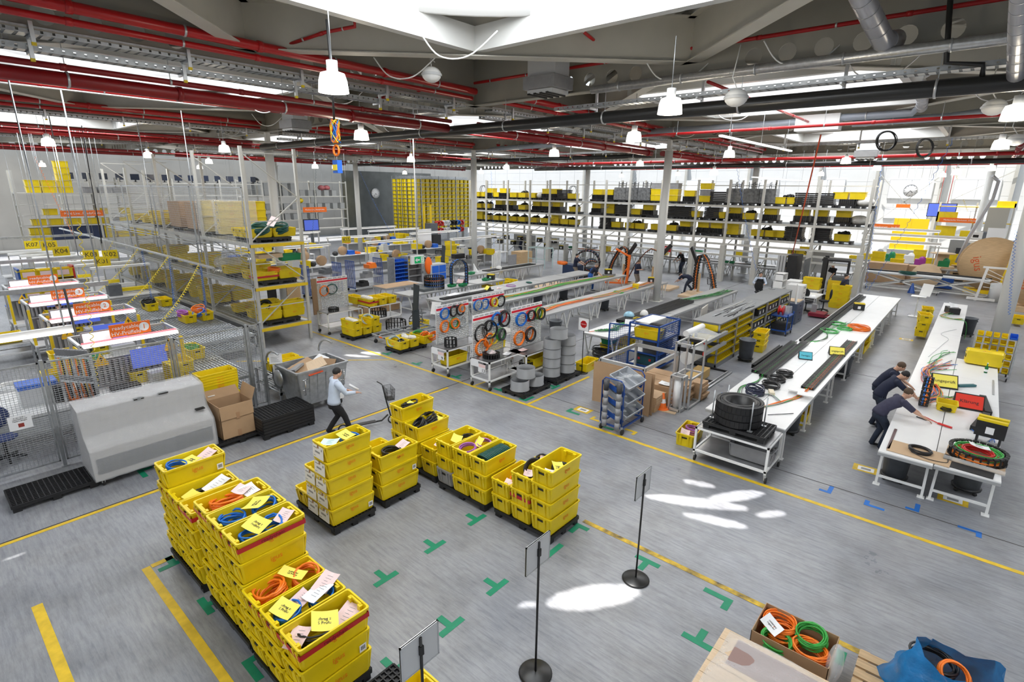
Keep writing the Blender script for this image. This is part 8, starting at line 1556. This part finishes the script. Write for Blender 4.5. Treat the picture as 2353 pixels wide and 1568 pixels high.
cabinet('machine','grey machine housing with a dark window near the far wall',(-.9,52.5,0),1.6,1.2,2.7,mat('machine_grey2',(.25,.25,.25),.45)); cabinet('machine','dark slanted machine housing beside the grey one',(.5,52.8,0),1.3,1.4,3.2,BIN); O('machine_window',MB().box(-.35,.35,-.02,.0,0,.8),TXT,'black window of the grey machine','window panel',(-.9,51.88,1.2)); O('fire_extinguisher',MB().lathe([(0,0),(.09,0),(.09,.5),(.03,.58),(0,.6)],12),RED,'red fire extinguisher between the machines and column','extinguisher',(.95,51.5,.9)); O('extinguisher_stand',MB().box(-.1,.1,-.1,.1,0,.9),GRY,'grey post under the fire extinguisher','post',(.95,51.5,0))
r=T('control_box','white control box on the far column','box',(-.3,49.2,2.6)); P('body',MB().box(-.35,.35,-.1,.08,0,.75),WHP,r); P('display',MB().box(-.15,.15,-.11,-.1,.3,.55),DRK,r); O('notice_board',MB().box(-.5,.5,-.02,.0,0,1.3).box(-.03,.03,0,.03,-2.3,0),PAP,'white notice sheet stand beside the far column','notice',(.75,50.5,2.3)); cabinet('grey_cabinet','grey electrical cabinet high beside the far column',(.6,53.6,3.2),1.2,.4,1.7,mat('cab_grey',(.38,.36,.31),.5)); O('cabinet_frame',MB().box(-.5,-.4,-.1,.1,0,3.2).box(.4,.5,-.1,.1,0,3.2),GALV,'steel legs under the high electrical cabinet','frame',(.6,53.6,0))
r=T('shelf_rack','far rack with yellow packs below the small orange sign','rack',(-1.9,56.5,0)); [P('upright',MB().box(x-.05,x+.05,-.4,.4,0,5.2),STL,r) for x in (-1.1,1.2,3.4)]; [P('shelf',MB().box(-1.1,3.4,-.5,.5,z-.05,z),BY_ if z>3 else STL,r) for z in (1.6,2.6,3.7,4.9)]
for i,(x,z,w_) in enumerate(((-2.4,3.7,1.3),(-2.3,2.6,1.3),(-.6,2.6,1.5),(.7,3.7,1.0),(.6,2.6,.9),(1.0,4.9,1.1))): O('yellow_pack',MB().box(-w_/2,w_/2,-.4,.4,0,.75 if i<2 else .45),YEL,'%s yellow pack on the far rack by the orange sign'%ORD[i],'pack',(x,56.5,z))
banner((-1.5,55.6,3.85),2.6,.36,'Mechanische Werkstatt...E-Ketten','orange wall sign in front of the far yellow packs',.15,ORS,TXW,'-y'); banner((-6.2,55.0,3.1),1.9,.5,'Werkstatt... igubal','orange hanging sign beside the last rack post',.26,ORS,TXW,'-y'); banner((-5.6,58.0,4.8),1.0,.3,'','small plain orange sign high on the north wall',.1,ORS,TXW,'-y')
r=T('wall_screen','large blue wall screen between the far windows','screen',(-2.9,57.5,4.55)); P('panel',MB().box(-.95,.95,-.04,.04,-.55,.55),BLK,r); P('screen',MB().box(-.9,.9,-.05,-.04,-.5,.5),SCRB,r); [P('pole',MB().cyl((x,0,.5),.02,3.3,6),RED,r) for x in (-.3,.3)]
O('yellow_door_panel',MB().box(-1.2,1.2,-.1,.1,0,2.6).box(-.02,.02,-.12,-.1,0,2.6),BY_,'wide yellow double panel at the far wall','panel',(-4.7,57.0,1.2)); O('panel_base',MB().box(-1.3,1.3,-.3,.3,0,1.2),LGR,'grey base below the yellow panels','base',(-4.7,57.0,0))
for i,(x0,x1,z,y) in enumerate(((-6.6,.0,2.95,46.5),(-6.4,-1.9,2.55,45.5),(-6.6,-2.2,3.25,48))): r=T('light_rail','%s white light rail over the far right benches'%ORD[i],'strip light',(x0,y,z)); P('rail',MB().box(0,x1-x0,-.12,.12,0,.16),WHP,r); P('tube',MB().box(.05,x1-x0-.05,-.05,.05,-.03,0),TUBE,r); [P('post',MB().box((x1-x0)*t-.03,(x1-x0)*t+.03,-.03,.03,-z,0),ALU,r) for t in (.02,.98)]
for i in range(16):
    x=-6.6+.42*i+U(-.1,.1); y=(46.2,48.5,50.2)[i%3]; k=i%5; l='%s %s on the crowded benches before the far right machines'
    if k in(0,1,3): put('plastic_crate',RC,(x,y,1.0+(.41 if k==3 else 0)),l%(ORD[i],'yellow crate'),'crate')
    else: O('machine_part',MB().box(-.3,.3,-.25,.25,0,.5).ell((.1,0,.5),.2,.2,.2,10,6),(GRN,mat('magenta_part',(.35,.04,.32),.5),GRY,PAP)[i%4],l%(ORD[i],('green machine part','magenta machine part','grey machine part','white machine part')[i%4]),'machine part',(x,y,1.0))
    if k==3: put('plastic_crate',RC,(x,y,1.0),l%('lower '+ORD[i],'yellow crate'),'crate')
for j,y in enumerate((46.2,48.5,50.2)): tp=table_proto(1.0,2.4,1.0,'V',LGR); [tp((-5.6+2.5*i,y,0),PI/2,'%s far right bench in line %s'%(ORD[i],('one','two','three')[j])) for i in range(3)]
spduct([(-.2,44,6.9),(.15,44.4,6.6),(.1,44.6,5.6),(-.6,44.6,3.2),(-.9,44.6,1.6)],.10,'silver exhaust pipe dropping in a bend beside the far column')
# ---------------------------------------------------------------- crowded benches left of the middle columns
def bench(x,y0,y1,l,z=.9,light=True,w=.9):
    r=T('work_bench',l,'workbench',(x,y0,0)); L=y1-y0; P('table_top',MB().box(-w,0,0,L,z-.05,z),WHT,r); [P('leg',MB().box(xx-.04,xx+.04,yy-.04,yy+.04,0,z-.05),LGR,r) for xx in (-w+.05,-.05) for yy in (.06,L/2,L-.06)]; P('apron',MB().box(-w,-w+.03,0,L,.15,z),LGR,r)
    if light: [P('post',MB().box(-w-.03,-w+.03,yy-.03,yy+.03,0,2.15),ALU,r) for yy in (.05,L-.05)]; P('light_rail',MB().box(-w-.1,-w+.22,0,L,2.1,2.22),WHP,r); P('tube',MB().box(-w,-w+.1,.1,L-.1,2.07,2.1),TUBE,r)
    return r
for i,(x,y0,y1) in enumerate(((-31.5,15.3,19.0),(-34.5,14.5,19.2),(-38,15.0,21.0),(-35.5,21.2,26.5),(-31.0,21.5,26.0),(-41.5,17,24),(-43,27,33),(-39.5,27.5,33),(-35,28.5,34),(-29,27.5,33))):
    bench(x,y0,y1,'%s white work bench with overhead light left of the middle column'%ORD[i]); k=0; y=y0+.3
    while y<y1-.3:
        k+=1; q=(i*7+k)%9; n='%s item along the %s lit bench: '%(ORD[k-1],ORD[i])
        if q in(0,3): put('plastic_crate',RC,(x-.45,y,.9),n+'yellow crate','crate')
        elif q==1: O('yellow_tray',MB().box(-.3,.3,-.28,.28,0,.12),YEL,n+'yellow part tray','tray',(x-.45,y,.9))
        elif q==2: O('white_machine',MB().box(-.3,.3,-.25,.25,0,.45).box(-.1,.25,-.2,.2,.45,.6),LGR,n+'pale machine','machine',(x-.45,y,.9))
        elif q==4: O('black_part',MB().ell((0,0,.15),.25,.22,.17,10,6),BLK,n+'black part heap','part',(x-.45,y,.9))
        elif q==5: O('cardboard_reel',MB().lathe([(0,-.12),(.32,-.12),(.32,.12),(0,.12)],20).xf(MV(0,0,.32)@Matrix.Rotation(PI/2,4,'Y')),CARD,n+'brown cardboard reel','reel',(x-.45,y,.9))
        elif q==6: O('blue_case',MB().box(-.28,.28,-.25,.25,0,.3),BLUB,n+'blue box','box',(x-.45,y,.9))
        elif q==7: coil((x-.45,y,.9),(ORC,BLUC,GYC)[i%3],n+'cable coil',.24,.02,7,.1)
        else: paper((x-.45,y,.905),(0,0,.4),n+'white sheet',PAP,.4,.5)
        y+=.62
for i,(x0,x1,y0,y1,z) in enumerate(((-40,-29.5,3.2,3.6,.9),(-40,-29.5,5.0,5.4,.9),(-36,-29.3,6.4,6.9,.9))): pass
for i in range(8):
    x=-40+1.5*i; y=4.4+.28*i; r=T('crimp_station','%s light grey crimping station under the yellow hanging plates'%ORD[i],'workbench',(x,y,0)); P('table_top',MB().box(-.5,.5,-.7,1.6,.85,.9),WHT,r); P('cabinet',MB().box(-.45,.45,-.6,1.5,0,.84),LGR,r); P('post',MB().box(-.5,-.45,-.7,-.65,.9,2.2).box(-.5,-.45,1.55,1.6,.9,2.2),ALU,r); P('light_rail',MB().box(-.55,-.25,-.7,1.6,2.1,2.2),WHP,r); P('machine',MB().box(-.3,.2,-.3,.2,.9,1.4),(WHP,BIN,GRY)[i%3],r); P('bin_row',MB().box(-.45,-.25,.3,1.5,1.0,1.15),YEL if i%2 else PAP,r)
r=T('monitor','blue lit monitor on a stand below the orange line sign','monitor',(-46.5,25.6,0)); P('stand',MB().box(-.1,.1,-.1,.1,0,1.9).box(-.4,.4,-.5,.5,0,.05),BIN,r); P('panel',MB().box(-.06,.05,-.75,.75,1.9,2.95),BLK,r); P('screen',MB().box(.05,.06,-.68,.68,1.97,2.88),SCRB,r)
# blue stacking bins, grey cabinets, blue grid carts, chain benches
r=T('bin_rack','rack of bright blue stacking bins','rack',(-26.6,19.6,0)); P('post',MB().box(-.35,.35,.98,1.04,0,1.75).box(-.35,.35,-.04,.0,0,1.75),GALV,r); P('back',MB().box(-.36,-.33,0,1.0,0,1.7),GALV,r)
for k in range(6):
    for i in range(5): sbin((-26.3+.02,19.62+.195*i,.3+.235*k),BMB,'%s blue bin of the %s row up in the bright blue bin rack'%(ORD[i],ORD[k]),'blue stacking bins')
cabinet('tool_cabinet','grey cabinet with blue drawers behind the tall chain ring',(-26.2,22.7,0),.7,1.3,1.15,LGR); O('drawer_front',MB().box(0,.02,-.55,.0,.1,.5).box(0,.02,.05,.6,.1,.5).box(0,.02,-.55,.0,.55,1.0).box(0,.02,.05,.6,.55,1.0),BLUB,'blue drawer fronts of the grey cabinet','drawers',(-25.84,22.7,.06)); cabinet('parts_cabinet','grey open cabinet with notices beside the blue bins',(-26.8,21.3,0),.5,1.2,1.75,GRY,4); O('orange_jacket',MB().ell((0,0,.5),.16,.28,.55,12,8),mat('hi_vis',(.95,.16,.01),.7),'orange jacket hung by the exit sign','jacket',(-26.0,22.0,.6))
for i in range(10): sbin((-26.53,20.8+.2*(i%5),1.2+.2*(i//5)),BMS,'%s yellow bin in the grey open cabinet'%ORD[i],'yellow bins of the open cabinet')
def gridcart(x,y,l):
    r=T('grid_cart',l,'cart',(x,y,0)); 
    for yy in (0,1.9):
        mb=MB(); [mb.bar((-.45+.1*i,yy,.2),(-.45+.1*i,yy,1.75),.025) for i in range(10)]; mb.bar((-.45,yy,1.75),(.45,yy,1.75),.04); mb.bar((-.45,yy,.2),(.45,yy,.2),.04); P('end_grid',mb,BLU,r)
    [P('shelf',MB().box(-.45,.45,0,1.9,z-.03,z),SHT,r) for z in (.25,.75,1.25)]; castors(r,[(-.4,.05),(.4,.05),(-.4,1.85),(.4,1.85)],.07)
gridcart(-26.9,14.2,'blue grid cart with orange rods beside the caged rack'); gridcart(-27.0,17.0,'second blue grid cart with steel parts before the blue bins')
for i in range(6): O('steel_parts',MB().box(-.3,.3,-.25,.25,0,.2).box(-.2,.3,-.1,.2,.2,.3),(SHT,ORC,BIN,BLK,SHT,ORC)[i],('steel parts low on the first grid cart','orange rods on the first grid cart','dark parts on top of the first grid cart','black parts low on the second grid cart','steel parts on the second grid cart','orange part on top of the second grid cart')[i],'parts',(-26.9,(14.8 if i<3 else 17.7)+.3*(i%3),(.25,.75,1.25)[i%3]))
for i,(x,y,h,m) in enumerate(((-23.8,10.9,1.9,BLK),(-23.4,11.6,1.8,WOOD),(-24.3,12.3,2.0,WOOD),(-23.0,12.6,1.7,CARDD))): o=O('long_board',MB().box(-.03,.03,-.2,.2,0,h),m,('tall black board standing behind the caged rack','first tall plank standing behind the caged rack','second tall plank standing behind the caged rack','brown board standing behind the caged rack')[i],'board',(x,y,0))
carton((-22.0,14.6,0),.1,'closed brown carton before the far table',.9,.9,.6,flaps=False); carton((-21.6,15.6,0),.0,'second closed brown carton before the far table',.8,.8,.55,flaps=False)
for i in range(14):
    x=-33+1.35*(i%5)+U(-.3,.3); y=24.5+3.2*(i//5)+U(-.5,.5); r=T('chain_bench','%s steel bench of chain parts before the box store'%ORD[i],'workbench',(x,y,0),PI/2*(i%2)); P('table_top',MB().box(-.4,.4,-.9,.9,.82,.86),SHT,r); P('leg_frame',MB().bar((-.35,-.8,.8),(.35,-.8,0),.04).bar((.35,-.8,.8),(-.35,-.8,0),.04).bar((-.35,.8,.8),(.35,.8,0),.04).bar((.35,.8,.8),(-.35,.8,0),.04),WSTL,r); (chain_ring((x,y,.86),'%s chain ring on the steel benches before the box store'%ORD[i],.26,.26,14) if i%3==0 else put('plastic_crate',RC,(x,y,.86),'%s yellow crate on the steel benches before the box store'%ORD[i],'crate') if i%3==1 else O('black_part',MB().box(-.2,.2,-.5,.5,0,.3),BLK,'%s black part block on the steel benches before the box store'%ORD[i],'part',(x,y,.86)))
O('white_grid_panel',MB().box(-.02,.02,0,1.5,.2,2.4),PAP,'white grid panel standing before the box store','panel',(-36.5,29.8,0)); r=T('forklift','yellow order picker truck in front of the box store','forklift',(-42.5,36.2,0)); P('mast',MB().box(-.3,-.1,-.5,-.4,0,4.2).box(-.3,-.1,.4,.5,0,4.2),YP,r); P('body',MB().box(-.1,1.2,-.5,.5,.1,1.3),BLK,r); P('cab',MB().box(-.1,.8,-.45,.45,1.3,2.4),BIN,r)
for k in range(4): put('plastic_crate',RC,(-45.5+.9*(k%2),34.0+.7*(k//2),.9),'%s yellow crate on the pallet by the order picker truck'%ORD[k],'crate')
O('low_table',MB().box(-1.0,1.0,-.9,.9,.8,.88).box(-.9,-.8,-.8,.8,0,.8).box(.8,.9,-.8,.8,0,.8),LGR,'low table of crates by the order picker truck','table',(-45.1,34.3,0))
O('pallet_pile',MB().box(-.5,.5,-.7,.7,0,1.1),WOOD,'pile of wooden frames before the long rack','pallet',(-27.2,32.6,0)); O('steel_cage_frame',MB().bar((0,0,0),(0,0,1.5),.05).bar((1.6,0,0),(1.6,0,1.5),.05).bar((0,0,1.5),(1.6,0,1.5),.05).bar((0,0,.7),(1.6,0,.7),.05).bar((0,1,0),(0,1,1.5),.05).bar((1.6,1,0),(1.6,1,1.5),.05).bar((0,1,1.5),(1.6,1,1.5),.05).bar((0,0,1.5),(0,1,1.5),.05).bar((1.6,0,1.5),(1.6,1,1.5),.05),mat('pale_teal',(.45,.58,.58),.4),'pale steel frame cage before the long rack','frame',(-26.2,32.2,0))
for i in range(5): O('profile_bar',MB().box(-.04,.04,-.04,.04,0,1.3+.1*i),WHP,'%s upright white profile beside the middle column'%ORD[i],'profile',(-25.9+.18*i,27.8,0))
O('grey_board',MB().box(-.03,.03,-.45,.45,0,1.2),GRY,'grey board leaning beside the white profiles','board',(-25.6,29.6,0)); crate((-26.2,28.6,0),PI/2,'yellow crate on the floor beside the white profiles')
